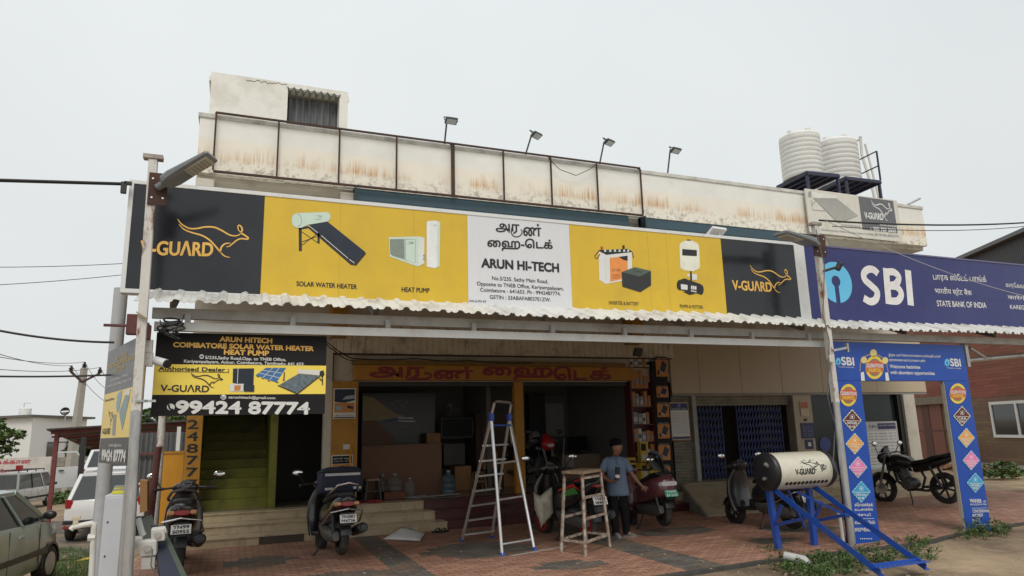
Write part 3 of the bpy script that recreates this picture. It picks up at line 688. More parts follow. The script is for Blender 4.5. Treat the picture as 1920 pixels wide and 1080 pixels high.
# ------------------------------------------------------------------ canopy with corrugated sheets
cy0, cz0 = 8.35, 3.395; slope = math.tan(R(20.5))
cxl = ATY(252, 548, cy0).x; cxr = 17.5
can = thing('canopy', 'long lean-to canopy of cream corrugated sheets on grey steel beams below the signboards', 'canopy', (4, cy0, 0))
b = B(); rows = []; x = cxl; per = .235
while x < cxr:
    for dx, dz in ((0, 0), (.03, .0), (.055, .014), (.08, .0), (.12, .0), (.132, .01), (.144, .025), (.16, .035), (.18, .038), (.2, .035), (.216, .024), (.226, .01)):
        xx = x + dx + rng.uniform(-.004, .004); j = .012 * math.sin(xx * 1.1) + rng.uniform(-.006, .006)
        yy = cy0 + .02 * math.sin(xx * .7)
        rows.append([(xx, yy, cz0 + dz + j), (xx, yy + .35, cz0 + .35 * slope + dz + j), (xx, 15.0, cz0 + (15 - cy0) * slope + dz)])
    x += per
b.loft(rows, cap=False, closed=False); sh_ = obj('roof_sheet', b, sheetm, can)
so_ = sh_.modifiers.new('thick', 'SOLIDIFY'); so_.thickness = .004
b = B()
zu0, zu1 = ATY(700, 601, 8.75).z, ATY(700, 623, 8.6).z
b.bx(cxl + .15, cxr, 8.7, 8.78, zu0 - .06, zu0 + .06)
obj('beam', b, beamm, can)
lx0, lx1 = ATY(290, 606, 8.6).x, ATY(1556, 640, 8.6).x
b = B(); b.bx(lx0, lx1, 8.56, 8.64, zu1 - .05, zu1 + .05); obj('beam', b, mat('pale_grey_beam', (.42, .43, .42), .45, var=.06, dirt=(.36, .33, .3), damt=.25), can)
x = lx0 + .3
while x < lx1: b = B(); b.bx(x, x + .06, 8.645, 8.70, zu1 - .04, zu0); obj('strut', b, beamm, can); x += 1.15
b = B()
for y in (9.6, 10.9, 12.2, 13.5): zz = cz0 + (y - cy0) * slope - .05; b.bx(cxl + .05, cxr, y, y + .06, zz - .06, zz)
x = cxl + .35
while x < cxr: b.bar((x, 8.8, cz0 + .45 * slope - .12), (x, 14.98, cz0 + (14.98 - cy0) * slope - .16), .07, .09); x += 2.35
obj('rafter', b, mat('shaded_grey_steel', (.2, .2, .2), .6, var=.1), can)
# ------------------------------------------------------------------ main signboard
SY = 8.95
S = Pl((0, SY, 0), (1, 0, 0))
sz1 = ATY(868, 402, SY).z; sz0 = ATY(868, 569, SY).z
X = lambda px, py, y=SY: ATY(px, py, y).x
sgx0, sgx1 = X(234, 445), X(1514, 530)
sg = thing('signboard', 'long main signboard over the canopy with yellow, charcoal and white product panels', 'signboard', ((sgx0 + sgx1) / 2, SY, sz0))
framew = mat('white_sign_frame', (.66, .67, .66), .4, var=.04, dirt=(.45, .44, .4), damt=.2)
b = B(); f_ = .05
b.bx(sgx0, sgx1, SY - .01, SY + .16, sz1, sz1 + f_); b.bx(sgx0, sgx1, SY - .01, SY + .16, sz0 - f_, sz0); b.bx(sgx0, sgx0 + f_, SY - .01, SY + .16, sz0, sz1); b.bx(X(1495, 530), sgx1, SY - .01, SY + .16, sz0, sz1)
obj('frame', b, framew, sg, bevel=.004)
blackv = mat('charcoal_vinyl', lin(29, 31, 36), .18, var=.1, scale=1, spec=.5, bump=.06, bscale=2.2, dirt=lin(46, 48, 52), damt=.2, dscale=1.0, hard=.25)
yel = mat('yellow_vinyl', (.66, .44, .026), .33, var=.05, scale=.8, bump=.06, bscale=2.2, dirt=(.52, .35, .035), damt=.22, dscale=1.1, hard=.2)
whv = mat('pale_grey_vinyl', lin(212, 213, 216), .4, var=.03, stretch=(8, 1, .3), scale=2)
xs_ = [sgx0 + f_, X(492, 460), X(877, 487), X(1070, 500), X(1357, 518), X(1495, 530)]
pan = []
for i, m in enumerate((blackv, yel, whv, yel, blackv)):
    b = B(); b.bx(xs_[i] + (.002 if i else 0), xs_[i + 1], SY, SY + .10, sz0, sz1)
    pan.append(obj('panel', b, m, sg, label=('charcoal panel with an orange animal emblem at the left end', 'yellow panel with a solar water heater and a heat pump', 'pale grey panel with the shop name and address', 'yellow panel with a battery and a pump', 'charcoal panel with an orange animal emblem at the right end')[i]))
b = B()
for px, py in ((637, 470), (776, 480), (1218, 510), (1253, 512)): x = X(px, py); b.bx(x - .0015, x + .0015, SY - .0012, SY, sz0, sz1)
obj('sheet_seam', b, mat('seam_brown', (.42, .25, .015), .6), sg)
# emblem and name, left and right
b = B(); roo(b, S, (333, 411), (132, 0), (0, 72), .02); obj('emblem', b, printg, pan[0])
b = B(); text(b, S, 'V-GU\u039bRD', (263, 477), (398, 480), 25, bold=0.039); obj('lettering', b, printg, pan[0])
b = B(); roo(b, S, (1406, 497), (76, 0), (0, 52), .02); obj('emblem', b, printg, pan[4])
b = B(); text(b, S, 'V-GU\u039bRD', (1374, 543), (1447, 547), 17, bold=0.039); obj('lettering', b, printg, pan[4])
b = B(); text(b, S, 'SOLAR WATER HEATER', (556, 536), (669, 542), 8.5, bold=0.033); text(b, S, 'HEAT PUMP', (753, 547), (805, 549), 8.5, bold=0.033); obj('lettering', b, printk, pan[1])
b = B(); text(b, S, 'INVERTER & BATTERY', (1142, 571), (1198, 573), 6.5, bold=0.008); text(b, S, 'PUMPS & MOTORS', (1275, 577), (1318, 579), 6, bold=0.008); obj('lettering', b, printk, pan[3])
# white panel
b = B()
cs = 1 / 5.144; C = lambda x, y: (860 + x * cs, 390 + y * cs)
text(b, S, '\u0b85\u0bb0', C(360, 240), C(585, 252), 18, bold=0.028, bbox=True)
pline(b, S, [C(*q) for q in ((512, 190), (507, 235), (525, 268), (560, 279), (598, 262), (611, 228), (600, 205))], .014, .0052, sm=4)
text(b, S, '\u0ba3\u0bcd', C(625, 268), C(795, 275), 23, bold=0.028, bbox=True)
text(b, S, '\u0bc8\u0bb9-\u0bc6\u0b9f\u0b95\u0bcd', C(280, 405), C(905, 425), 24, bold=0.028, bbox=True)
text(b, S, 'ARUN HI-TECH', C(222, 570), C(965, 618), 16, bold=0.061)
for s_, x0, y0, x1, y1 in (('No.5/235, Sathy Main Road,', 322, 693, 862, 727), ('Opposite to TNEB Office, Kariyampalayam,', 175, 745, 1012, 795), ('Coimbatore - 641653. Ph : 9942487774.', 208, 805, 982, 845), ('GSTIN : 33ABAFA8037E1ZW.', 300, 875, 888, 902)): text(b, S, s_, C(x0, y0), C(x1, y1), 6.8, bold=0.016)
text(b, S, 'SIG-JUN-25', C(103, 905), C(262, 910), 3.6, bold=0.022)
obj('lettering', b, printk, pan[2])
# picture: solar water heater (crop scale 4.5, origin 480,360)
D = lambda l: [(480 + x / 4.5, 360 + y / 4.5) for x, y in l]
mint = mat('mint_print', lin(196, 214, 200), .4, var=.04); mint2 = mat('pale_print', lin(212, 218, 212), .4); navyp = mat('navy_print', lin(26, 38, 52), .35, var=.3, scale=9)
b = B()
for l in ([(360, 300), (385, 300), (387, 498), (362, 498)], [(518, 350), (536, 350), (538, 437), (518, 430)], [(360, 300), (440, 288), (442, 305), (362, 320)], [(430, 295), (460, 290), (845, 622), (800, 615)], [(825, 600), (918, 508), (930, 520), (845, 622)]): ppoly(b, S, D(l), .003)
for l in ([(385, 335), (525, 432)], [(385, 450), (520, 350)], [(390, 420), (515, 375)]): pline(b, S, D(l), .008, .0032)
obj('heater_stand_print', b, printk, pan[1])
b = B(); ppoly(b, S, D([(440, 275), (600, 248), (920, 505), (825, 598)]), .005); obj('collector_print', b, navyp, pan[1])
b = B(); ppoly(b, S, D([(345, 178), (600, 170), (622, 185), (630, 212), (618, 240), (600, 250), (440, 277), (380, 303), (340, 303), (312, 285), (300, 250), (302, 215), (320, 188)]), .006); obj('heater_tank_print', b, mint, pan[1])
b = B(); pline(b, S, D([(345, 295), (372, 280), (385, 245), (372, 200), (345, 183)]), .006, .0072, sm=3); roo(b, S, (480 + 515 / 4.5, 360 + 195 / 4.5), (9, 0), (0, 6), .004, .0072); text(b, S, 'V-GUARD', (480 + 495 / 4.5, 360 + 238 / 4.5), (480 + 550 / 4.5, 360 + 234 / 4.5), 2.4, .0072); roo(b, S, (480 + 1500 / 4.5, 360 + 275 / 4.5), (5, 0), (0, 3), .003, .0072); roo(b, S, (480 + 1290 / 4.5, 360 + 418 / 4.5), (9, 0), (0, 4), .004, .0082); text(b, S, 'V-GUARD', (480 + 1272 / 4.5, 360 + 440 / 4.5), (480 + 1322 / 4.5, 360 + 438 / 4.5), 2, .0082); obj('product_mark_print', b, printgr, pan[1])
b = B(); pline(b, S, D([(445, 285), (520, 345)]), .008, .0065); pline(b, S, D([(550, 368), (775, 560)]), .008, .0065); pline(b, S, D([(785, 568), (830, 600)]), .008, .0065); obj('tube_glint_print', b, paper, pan[1])
# picture: heat pump
b = B(); ppoly(b, S, D([(1120, 382), (1370, 375), (1420, 385), (1418, 605), (1365, 630), (1128, 545)]), .003); obj('pump_case_print', b, mint, pan[1])
b = B(); ppoly(b, S, D([(1368, 378), (1420, 386), (1418, 604), (1366, 628)]), .005); obj('pump_side_print', b, mint2, pan[1])
b = B(); ppoly(b, S, D([(1128, 398), (1248, 398), (1250, 570), (1145, 535), (1132, 520)]), .005); obj('pump_grille_print', b, mat('grille_print', lin(128, 138, 128), .4, var=.3, stretch=(1, 1, 30), scale=4), pan[1])
b = B()
for l in ([(1252, 395), (1255, 575)], [(1262, 400), (1345, 400), (1342, 600), (1258, 572), (1262, 400)]): pline(b, S, D(l), .005, .0062)
pell(b, S, D([(1418, 538)])[0], 2.2, 2.2, .0062); pell(b, S, D([(1417, 566)])[0], 2.2, 2.2, .0062); obj('pump_line_print', b, printgr, pan[1])
b = B(); ppoly(b, S, D([(1440, 250), (1470, 243), (1520, 243), (1553, 252), (1548, 630), (1500, 642), (1440, 630)]), .003); obj('cylinder_print', b, mat('white_cylinder_print', lin(226, 228, 226), .4), pan[1])
b = B(); ppoly(b, S, D([(1530, 246), (1553, 252), (1548, 630), (1528, 637)]), .005); obj('cylinder_edge_print', b, mint, pan[1])
# picture: battery and inverter, tank and motor (crop scale 4.174, origin 1060,420)
D = lambda l: [(1060 + x / 4.174, 420 + y / 4.174) for x, y in l]
b = B(); ppoly(b, S, D([(260, 215), (320, 240), (520, 222), (522, 430), (315, 470), (265, 435)]), .003); obj('battery_print', b, paper, pan[3])
b = B(); ppoly(b, S, D([(255, 205), (490, 195), (525, 218), (320, 242)]), .005)
for l in ([(262, 212), (230, 250), (235, 268), (250, 270), (270, 235)], [(522, 222), (534, 262), (524, 262)]): pline(b, S, D(l), .012, .005)
ppoly(b, S, D([(445, 168), (462, 166), (463, 195), (447, 195)]), .006); ppoly(b, S, D([(415, 258), (486, 248), (486, 288), (455, 282)]), .0065)
obj('battery_dark_print', b, printk, pan[3])
b = B()
for x in (310, 350, 387, 423, 459, 490): ppoly(b, S, D([(x - 10, 218), (x - 4, 198), (x + 4, 198), (x + 10, 217)]), .0065)
for k in range(12): ppoly(b, S, D([(312, 262 + k * 15), (322, 262 + k * 15), (322, 270 + k * 15), (312, 270 + k * 15)]), .0045)
obj('cell_cap_print', b, mint, pan[3])
b = B(); ppoly(b, S, D([(275, 178), (292, 176), (292, 200), (276, 202)]), .006); obj('terminal_print', b, printr, pan[3])
b = B(); ppoly(b, S, D([(347, 265), (415, 258), (455, 282), (486, 288), (488, 420), (350, 452)]), .005); obj('battery_label_print', b, mat('salmon_print', lin(226, 142, 70), .45), pan[3])
b = B(); text(b, S, 'VT 165', D([(362, 375)])[0], D([(428, 368)])[0], 4.6, .0066, bold=0.008)
for k in range(4): pline(b, S, D([(362, 398 + k * 10), (430, 392 + k * 10)]), .004, .0066)
obj('battery_text_print', b, mat('brown_print', (.12, .05, .02), .5), pan[3])
b = B(); ppoly(b, S, D([(438, 378), (540, 338), (668, 368), (670, 480), (585, 534), (445, 490)]), .007); obj('inverter_print', b, mat('inverter_dark_print', lin(42, 44, 42), .4), pan[3])
b = B(); ppoly(b, S, D([(438, 378), (540, 338), (668, 368), (580, 412)]), .0085); obj('inverter_top_print', b, mat('inverter_green_print', lin(78, 92, 82), .4), pan[3])
b = B(); text(b, S, 'V-GUARD', D([(520, 366)])[0], D([(598, 384)])[0], 2.6, .01); obj('inverter_mark_print', b, printk, pan[3])
b = B(); ppoly(b, S, D([(892, 165), (905, 145), (940, 130), (990, 130), (1030, 148), (1045, 170), (1052, 330), (1040, 352), (1000, 370), (930, 362), (900, 345)]), .003); obj('pressure_tank_print', b, mat('cream_print', lin(224, 224, 208), .4), pan[3])
b = B(); ppoly(b, S, D([(914, 196), (1028, 205), (1028, 252), (914, 246)]), .005); ppoly(b, S, D([(950, 122), (978, 122), (980, 131), (950, 131)]), .005)
ppoly(b, S, D([(976, 368), (988, 368), (990, 450), (978, 450)]), .004); pell(b, S, D([(892, 478)])[0], 5, 9.5, .004); ppoly(b, S, D([(890, 440), (930, 425), (1000, 450), (1060, 472), (1060, 550), (1000, 540), (890, 515)]), .0045); pell(b, S, D([(1060, 515)])[0], 5.2, 9.6, .005); ppoly(b, S, D([(920, 530), (960, 528), (1015, 548), (970, 556)]), .004); obj('motor_print', b, printk, pan[3])
b = B(); ppoly(b, S, D([(902, 470), (955, 478), (955, 516), (904, 512)]), .006)
for k in range(3): ppoly(b, S, D([(982 + k * 15, 482 + k * 2), (994 + k * 15, 484 + k * 2), (994 + k * 15, 512 + k * 2), (982 + k * 15, 510 + k * 2)]), .006); ppoly(b, S, D([(982 + k * 15, 518 + k * 3), (994 + k * 15, 520 + k * 3), (994 + k * 15, 530 + k * 3), (982 + k * 15, 528 + k * 3)]), .006)
ppoly(b, S, D([(990, 390), (1030, 395), (1028, 440), (990, 436)]), .006); pell(b, S, D([(962, 402)])[0], 2.6, 3, .006); obj('motor_label_print', b, paper, pan[3])
# small white floodlight on top of the sign
b = B(); p = X(1348, 441); b.box((p, SY + .06, sz1 + .12), (.3, .2, .05), Euler((R(-30), 0, .1)).to_matrix()); b.bar((p + .05, SY + .05, sz1 + .05), (p + .05, SY + .06, sz1 + .11), .03); obj('floodlight', b, framew, bevel=.006, label='small white floodlight lying on the top edge of the main signboard', cat='floodlight')

# ------------------------------------------------------------------ bank signboard
bsx0 = sgx1 + .01; bsx1 = 18.5
bs = thing('signboard', 'dark indigo bank signboard with white letters and a light blue keyhole disc', 'signboard', (bsx0 + 2, SY, sz0))
bvio = mat('indigo_vinyl', lin(28, 34, 98), .3, var=.07, scale=.8, bump=.05, bscale=2.2, dirt=lin(52, 54, 108), damt=.25, dscale=.9, hard=.25)
b = B(); b.bx(bsx0, bsx1, SY + .01, SY + .13, sz0 - .06, sz1 + .02); obj('panel', b, bvio, bs)
b = B(); b.bx(bsx0, bsx1, SY - .005, SY + .15, sz1 + .021, sz1 + .05); b.bx(bsx0, bsx1, SY - .005, SY + .15, sz0 - .09, sz0 - .061); obj('frame', b, mat('indigo_frame', lin(96, 92, 132), .4), bs)
S2 = Pl((0, SY + .01, 0), (1, 0, 0))
cyan = mat('sky_blue_print', lin(96, 186, 226), .4, var=.03)
D = lambda l: [(1420 + x / 2.512, 230 + y / 2.512) for x, y in l]
b = B(); c = S2.hit(*D([(370, 752)])[0]); r1 = (S2.hit(*D([(370, 655)])[0])[1] - S2.hit(*D([(374, 847)])[0])[1]) / 2
pts = []; hw = r1 * .13
a0 = -math.pi / 2 + .13; a1 = 3 * math.pi / 2 - .13
outer = [(c[0] + r1 * math.cos(a0 + (a1 - a0) * i / 48), c[1] + r1 * math.sin(a0 + (a1 - a0) * i / 48)) for i in range(49)]
ri = r1 * .27; q0 = -math.pi / 2 - .5; q1 = -math.pi / 2 + .5 - 2 * math.pi
inner = [(c[0] + ri * math.cos(q0 + (q1 - q0) * i / 48), c[1] + r1 * .05 + ri * math.sin(q0 + (q1 - q0) * i / 48)) for i in range(49)]
vs = [S2.P(*p, .004) for p in outer] + [S2.P(*p, .004) for p in reversed(inner)]
b.add(vs, [(i, i + 1, 49 + i + 1, 49 + i) for i in range(48)])
obj('bank_emblem', b, cyan, bs)
b = B()
for l, lf in (([(567, 712), (548, 694), (522, 691), (501, 710), (506, 740), (536, 768), (563, 797), (557, 832), (531, 843), (500, 826)], .0045), ([(609, 704), (642, 704), (665, 728), (652, 760), (614, 768)], .0045), ([(616, 769), (655, 774), (677, 806), (660, 839), (617, 838)], .005)): pline(b, S2, D(l), .135, lf, sm=5)
pline(b, S2, D([(604, 686), (618, 855)]), .15, .0055); pline(b, S2, D([(708, 695), (722, 861)]), .155, .0045)
obj('lettering', b, mat('white_acrylic', (.72, .71, .69), .35), bs, label='large white bank initials')
b = B()
text(b, S2, '\u0baa\u0bbe\u0bb0\u0ba4 \u0bb8\u0bcd\u0bc7\u0b9f\u0b9f\u0bcd \u0baa\u0bbe\u0b99\u0bcd\u0b95\u0bcd', D([(830, 750)])[0], D([(1080, 762)])[0], 17, bold=0.011, bbox=True)
text(b, S2, '\u092d\u093e\u0930\u0924\u0940\u092f \u0938\u094d\u091f\u0947\u091f \u092c\u0948\u0902\u0915', D([(838, 812)])[0], D([(1012, 822)])[0], 15, bold=0.011, bbox=True)
text(b, S2, 'STATE BANK OF INDIA', D([(847, 864)])[0], D([(1079, 873)])[0], 10, bold=0.028)
text(b, S2, '\u0b95\u0bbe\u0bb0\u0bc7\u0b95\u0bb5\u0bc1\u0ba3\u0bcd\u0b9f\u0ba9\u0bc2\u0bb0\u0bcd', (1886, 540), (1960, 546), 11, bold=0.011, bbox=True)
text(b, S2, '\u0915\u093e\u0930\u0947\u0917\u094c\u0902\u0921\u0928\u0942\u0930', (1890, 563), (1950, 568), 11, bold=0.011, bbox=True)
text(b, S2, 'KAREGOUNDANUR', (1894, 579), (1972, 583), 7, bold=0.028)
obj('lettering', b, paper, bs, label='white bank name in three scripts')

# ------------------------------------------------------------------ dealer board under the canopy (black, yellow, black)
DY = 8.72; S3 = Pl((0, DY, 0), (1, 0, 0))
D = lambda x, y: (280 + x / 5.333, 610 + y / 5.333)
dx0, dx1 = X(*D(45, 480), DY), X(*D(1765, 510), DY); dz1 = X and ATY(*D(900, 88), DY).z; dz0 = ATY(*D(900, 895), DY).z; dya, dyb = ATY(*D(900, 395), DY).z, ATY(*D(900, 690), DY).z
db = thing('dealer_board', 'black and yellow dealer board with large white telephone number left of the shop', 'signboard', ((dx0 + dx1) / 2, DY, dz0))
bk = mat('black_flex', (.012, .011, .012), .6, var=.15, spec=.25)
for z0, z1, m in ((dya, dz1, bk), (dyb, dya - .001, mat('yellow_flex', (.88, .68, .10), .4, var=.03)), (dz0, dyb - .001, bk)): b = B(); b.bx(dx0, dx1, DY, DY + .03, z0, z1); obj('panel', b, m, db)
b = B(); b.bx(dx0 - .004, dx1 + .004, DY + .031, DY + .06, dz0, dz1); obj('backing_frame', b, steel, db)
b = B()
for s_, x0, y0, x1, y1 in (('ARUN HITECH', 705, 160, 1225, 178), ('COIMBATORE SOLAR WATER HEATER', 240, 215, 1640, 256), ('HEAT PUMP', 748, 290, 1192, 303)): text(b, S3, s_, D(x0, y0), D(x1, y1), 8.6, bold=0.072)
obj('lettering', b, printg, db, label='golden heading')
b = B(); text(b, S3, '5/235,Sathy Road,Opp. to TNEB Office,', D(558, 335), D(1365, 358), 5.4, bold=0.039); text(b, S3, 'Kariyampalayam, Annur, Coimbatore, Tamilnadu- 641 653.', D(346, 372), D(1550, 402), 5.4, bold=0.039)
text(b, S3, 'sarunhitech@gmail.com', D(793, 730), D(1258, 738), 4.6, bold=0.033); text(b, S3, '99424 87774', D(268, 875), D(1595, 884), 21.5, bold=0.077)
pell(b, S3, D(523, 313), 4.2, 4.2, .004); pell(b, S3, D(741, 718), 5.4, 4.8, .004); pell(b, S3, D(215, 817), 7.4, 6.4, .004); obj('lettering', b, paper, db, label='white address and telephone number')
b = B(); pline(b, S3, [D(*q) for q in ((195, 790), (200, 825), (218, 842), (238, 838))], .018, .0065, sm=3); pline(b, S3, [D(*q) for q in ((722, 708), (741, 722), (760, 708), (760, 730), (722, 730), (722, 708))], .006, .0065); pline(b, S3, [D(*q) for q in ((512, 305), (534, 322))], .01, .0065); pline(b, S3, [D(*q) for q in ((534, 305), (512, 322))], .01, .0065)
obj('symbol', b, bk, db)
b = B(); text(b, S3, 'Authorised Dealer :', D(92, 450), D(795, 463), 7, bold=0.050); pline(b, S3, [D(88, 460), D(797, 472)], .006, .0045); text(b, S3, 'V-GU\u039bRD', D(112, 660), D(594, 668), 12, bold=0.039); roo(b, S3, D(415, 473), (59, -2), (0, 30), .012, .0045)
obj('lettering', b, printk, db, label='black dealer wording with animal emblem')
b = B(); ppoly(b, S3, [D(*q) for q in ((837, 432), (1048, 430), (1040, 625), (833, 575))], .003); ppoly(b, S3, [D(*q) for q in ((940, 595), (1050, 598), (1048, 665), (945, 663))], .008); obj('dark_panel_print', b, navyp, db)
b = B(); ppoly(b, S3, [D(*q) for q in ((800, 585), (945, 585), (935, 660), (805, 662))], .006); pline(b, S3, [D(887, 432), D(880, 580)], .006, .0045); ppoly(b, S3, [D(*q) for q in ((1490, 440), (1710, 450), (1740, 470), (1700, 500), (1485, 480))], .006); obj('white_product_print', b, paper, db)
b = B(); ppoly(b, S3, [D(*q) for q in ((850, 602), (915, 598), (910, 650), (850, 655))], .0075); obj('orange_label_print', b, printo, db)
b = B(); ppoly(b, S3, [D(*q) for q in ((1060, 500), (1165, 425), (1368, 425), (1270, 572))], .003); obj('blue_panel_print', b, mat('solar_blue_print', lin(62, 110, 160), .35, var=.15), db)
b = B()
for a, c in (((1095, 475), (1300, 525)), ((1130, 450), (1335, 480)), ((1130, 530), (1235, 425)), ((1200, 550), (1300, 425))): pline(b, S3, [D(*a), D(*c)], .006, .0045)
obj('panel_grid_print', b, mint2, db)
b = B(); ppoly(b, S3, [D(*q) for q in ((1300, 595), (1490, 485), (1700, 505), (1475, 680))], .003); obj('collector_print', b, mat('tube_print', lin(96, 110, 118), .35, var=.5, stretch=(1, 1, 1), scale=25), db)
b = B(); ppoly(b, S3, [D(*q) for q in ((1705, 460), (1740, 450), (1752, 490), (1730, 520), (1700, 500))], .008)
for a, c in (((1285, 600), (1480, 685)), ((1480, 685), (1705, 510)), ((1730, 515), (1732, 598)), ((1700, 530), (1732, 560)), ((1350, 470), (1345, 548))): pline(b, S3, [D(*a), D(*c)], .012, .0065)
for x, y in ((1085, 512), (1135, 532), (1195, 555), (1280, 570), (1343, 548)): pell(b, S3, D(x, y), 2.2, .9, .0065)
obj('product_frame_print', b, printk, db)

# ------------------------------------------------------------------ side board facing the road, with the same print
PR = ATY(258, 632, 8.35); dirv = ray(-136, 823); dirv.z = 0; dirv.normalize()
S4 = Pl(PR, -dirv)
tl, bl, br, tr = S4.hit(203, 660), S4.hit(185, 868), S4.hit(235, 872), S4.hit(259, 632)
a0, a1, z0, z1 = (tl[0] + bl[0]) / 2, (br[0] + tr[0]) / 2, (bl[1] + br[1]) / 2, (tl[1] + tr[1]) / 2
sb = thing('side_board', 'narrow looking dealer board turned to the road on the left grey pole', 'signboard', S4.P((a0 + a1) / 2, z0))
def spanel(b, z_0, z_1, l=0, th=.03): b.loft([[S4.P(a0, z_0, l), S4.P(a1, z_0, l), S4.P(a1, z_1, l), S4.P(a0, z_1, l)], [S4.P(a0, z_0, l - th), S4.P(a1, z_0, l - th), S4.P(a1, z_1, l - th), S4.P(a0, z_1, l - th)]]); return b
H4 = z1 - z0
bk2 = mat('sun_bleached_black_flex', lin(98, 98, 102), .4, var=.06)
ye2 = mat('sun_bleached_yellow_flex', (.78, .58, .15), .4, var=.05)
for f0, f1, m in ((.61, 1, bk2), (.215, .608, ye2), (0, .213, mat('dark_flex', (.035, .034, .036), .4))): obj('panel', spanel(B(), z0 + H4 * f0, z0 + H4 * f1), m, sb)
W4 = a1 - a0
def stext(b, s_, fx0, fx1, fz, h, bold=0.033, lift=.004):
    vs, fs, bd = glyphs(s_); x0, x1 = min(v[0] for v in vs), max(v[0] for v in vs); sx = W4 * (fx1 - fx0) / (x1 - x0); sy = h * H4 / .73
    b.add([S4.P(a0 + W4 * fx0 + (x - x0) * sx, z0 + H4 * fz + y * sy, lift) for x, y in vs], fs)
    for k, (i, j, c) in enumerate(bd):
        p, q = V((vs[i][0] * sx, vs[i][1] * sy)), V((vs[j][0] * sx, vs[j][1] * sy)); d = q - p
        if d.length < 1e-7: continue
        n = V((-d.y, d.x)).normalized(); cc = V((c[0] * sx, c[1] * sy))
        if n.dot(cc - p) > 0: n = -n
        wd = bold * h * H4; o = V((a0 + W4 * fx0 - x0 * sx, z0 + H4 * fz)); l2 = lift + .0004 * (1 + k % 2)
        b.add([S4.P(*(o + p), l2), S4.P(*(o + q), l2), S4.P(*(o + q + n * wd), l2), S4.P(*(o + p + n * wd), l2)], [(0, 1, 2, 3)])
b = B(); stext(b, 'ARUN HITECH', .33, .72, .885, .04); stext(b, 'COIMBATORE SOLAR WATER HEATER', .03, .97, .83, .045); stext(b, 'HEAT PUMP', .33, .68, .775, .04); obj('lettering', b, mat('faded_gold_print', lin(196, 172, 96), .5), sb)
b = B(); stext(b, '5/235,Sathy Road,Opp. to TNEB Office,', .2, .82, .71, .022, .03); stext(b, 'Kariyampalayam, Annur, Coimbatore, Tamilnadu- 641 653.', .08, .95, .665, .022, .03); stext(b, '99424 87774', .12, .96, .03, .085, .12); stext(b, 'sarunhitech@gmail.com', .36, .8, .145, .022, .04); obj('lettering', b, paper, sb, label='white address and telephone number')
def sp(b, l, lift=.003): b.poly([S4.P(a0 + W4 * x, z0 + H4 * y, lift) for x, y in l])
b = B(); stext(b, 'Authorised Dealer :', .04, .42, .54, .022, .05); stext(b, 'V-GU\u039bRD', .06, .36, .25, .05, .05)
def sline(b, l, wd, lift=.004):
    for (p, q) in zip(l[:-1], l[1:]):
        P_, Q_ = V((a0 + W4 * p[0], z0 + H4 * p[1])), V((a0 + W4 * q[0], z0 + H4 * q[1])); d = Q_ - P_; n = V((-d.y, d.x)).normalized() * wd / 2
        b.add([S4.P(*(P_ + n), lift), S4.P(*(P_ - n), lift), S4.P(*(Q_ - n), lift), S4.P(*(Q_ + n), lift)], [(0, 1, 2, 3)])
for l in ROO: sline(b, [(.24 + .17 * x / 387, .46 - .14 * y / 211) for x, y in l], .01)
obj('lettering', b, printk, sb, label='black dealer wording with animal emblem')
b = B(); sp(b, [(.50, .57), (.60, .6), (.66, .6), (.62, .45), (.55, .42), (.5, .47)]); obj('blue_panel_print', b, mat('faded_blue_print', lin(124, 158, 176), .4), sb)
b = B(); sp(b, [(.62, .42), (.78, .55), (.93, .54), (.78, .27)]); obj('collector_print', b, mat('faded_tube_print', lin(120, 146, 150), .4), sb)
b = B(); sp(b, [(.76, .60), (.93, .60), (.93, .55), (.76, .55)], .004); obj('heater_tank_print', b, paper, sb)
b = B(); sp(b, [(.42, .41), (.53, .41), (.54, .23), (.44, .24)]); obj('dark_panel_print', b, printgr, sb)

# ------------------------------------------------------------------ shop name beam with red Tamil letters
NY = WY - .22; S5 = Pl((0, NY, 0), (1, 0, 0))
nz1, nz0 = ATY(930, 686, NY).z, ATY(930, 713, NY).z; nxa, nxb = X(664, 700, NY), X(1190, 700, NY)
nb = thing('name_beam', 'ochre wooden beam with hand painted red Tamil shop name over the open shop front', 'signboard', ((nxa + nxb) / 2, NY, nz0))
b = B(); b.bx(nxa, nxb, NY, NY + .2, nz0, nz1); obj('beam', b, yellowp, nb, bevel=.02)
b = B(); b.bx(nxa - .02, nxb - .25, NY - .012, NY + .2, nz1 + .002, nz1 + .1); obj('top_board', b, mat('brown_ochre', (.2, .12, .03), .7, var=.2), nb)
red5 = mat('dark_red_sign_paint', (.22, .022, .03), .55, var=.2)
D = lambda x, y: (660 + x / 4.153, 680 + y / 4.153)
b = B(); text(b, S5, '\u0b85\u0bb0', D(140, 124), D(560, 126), 22, bold=0.066, bbox=True); pline(b, S5, [D(*q) for q in ((420, 100), (430, 124), (480, 128), (560, 128), (605, 118), (612, 95), (590, 82), (560, 84))], .05, .0062, sm=3)
text(b, S5, '\u0ba3\u0bcd', D(640, 125), D(940, 125), 22, bold=0.066, bbox=True); text(b, S5, '\u0bc8\u0bb9', D(1025, 127), D(1560, 130), 22, bold=0.066, bbox=True); text(b, S5, '-', (1025, 704), (1033, 704), 10, bold=0.083, bbox=False); text(b, S5, '\u0bc6\u0b9f', (1039, 712), (1100, 712), 25, bold=0.055, bbox=True); text(b, S5, '\u0b95\u0bcd', (1106, 711), (1145, 711), 22, bold=0.055, bbox=True)
obj('lettering', b, red5, nb)
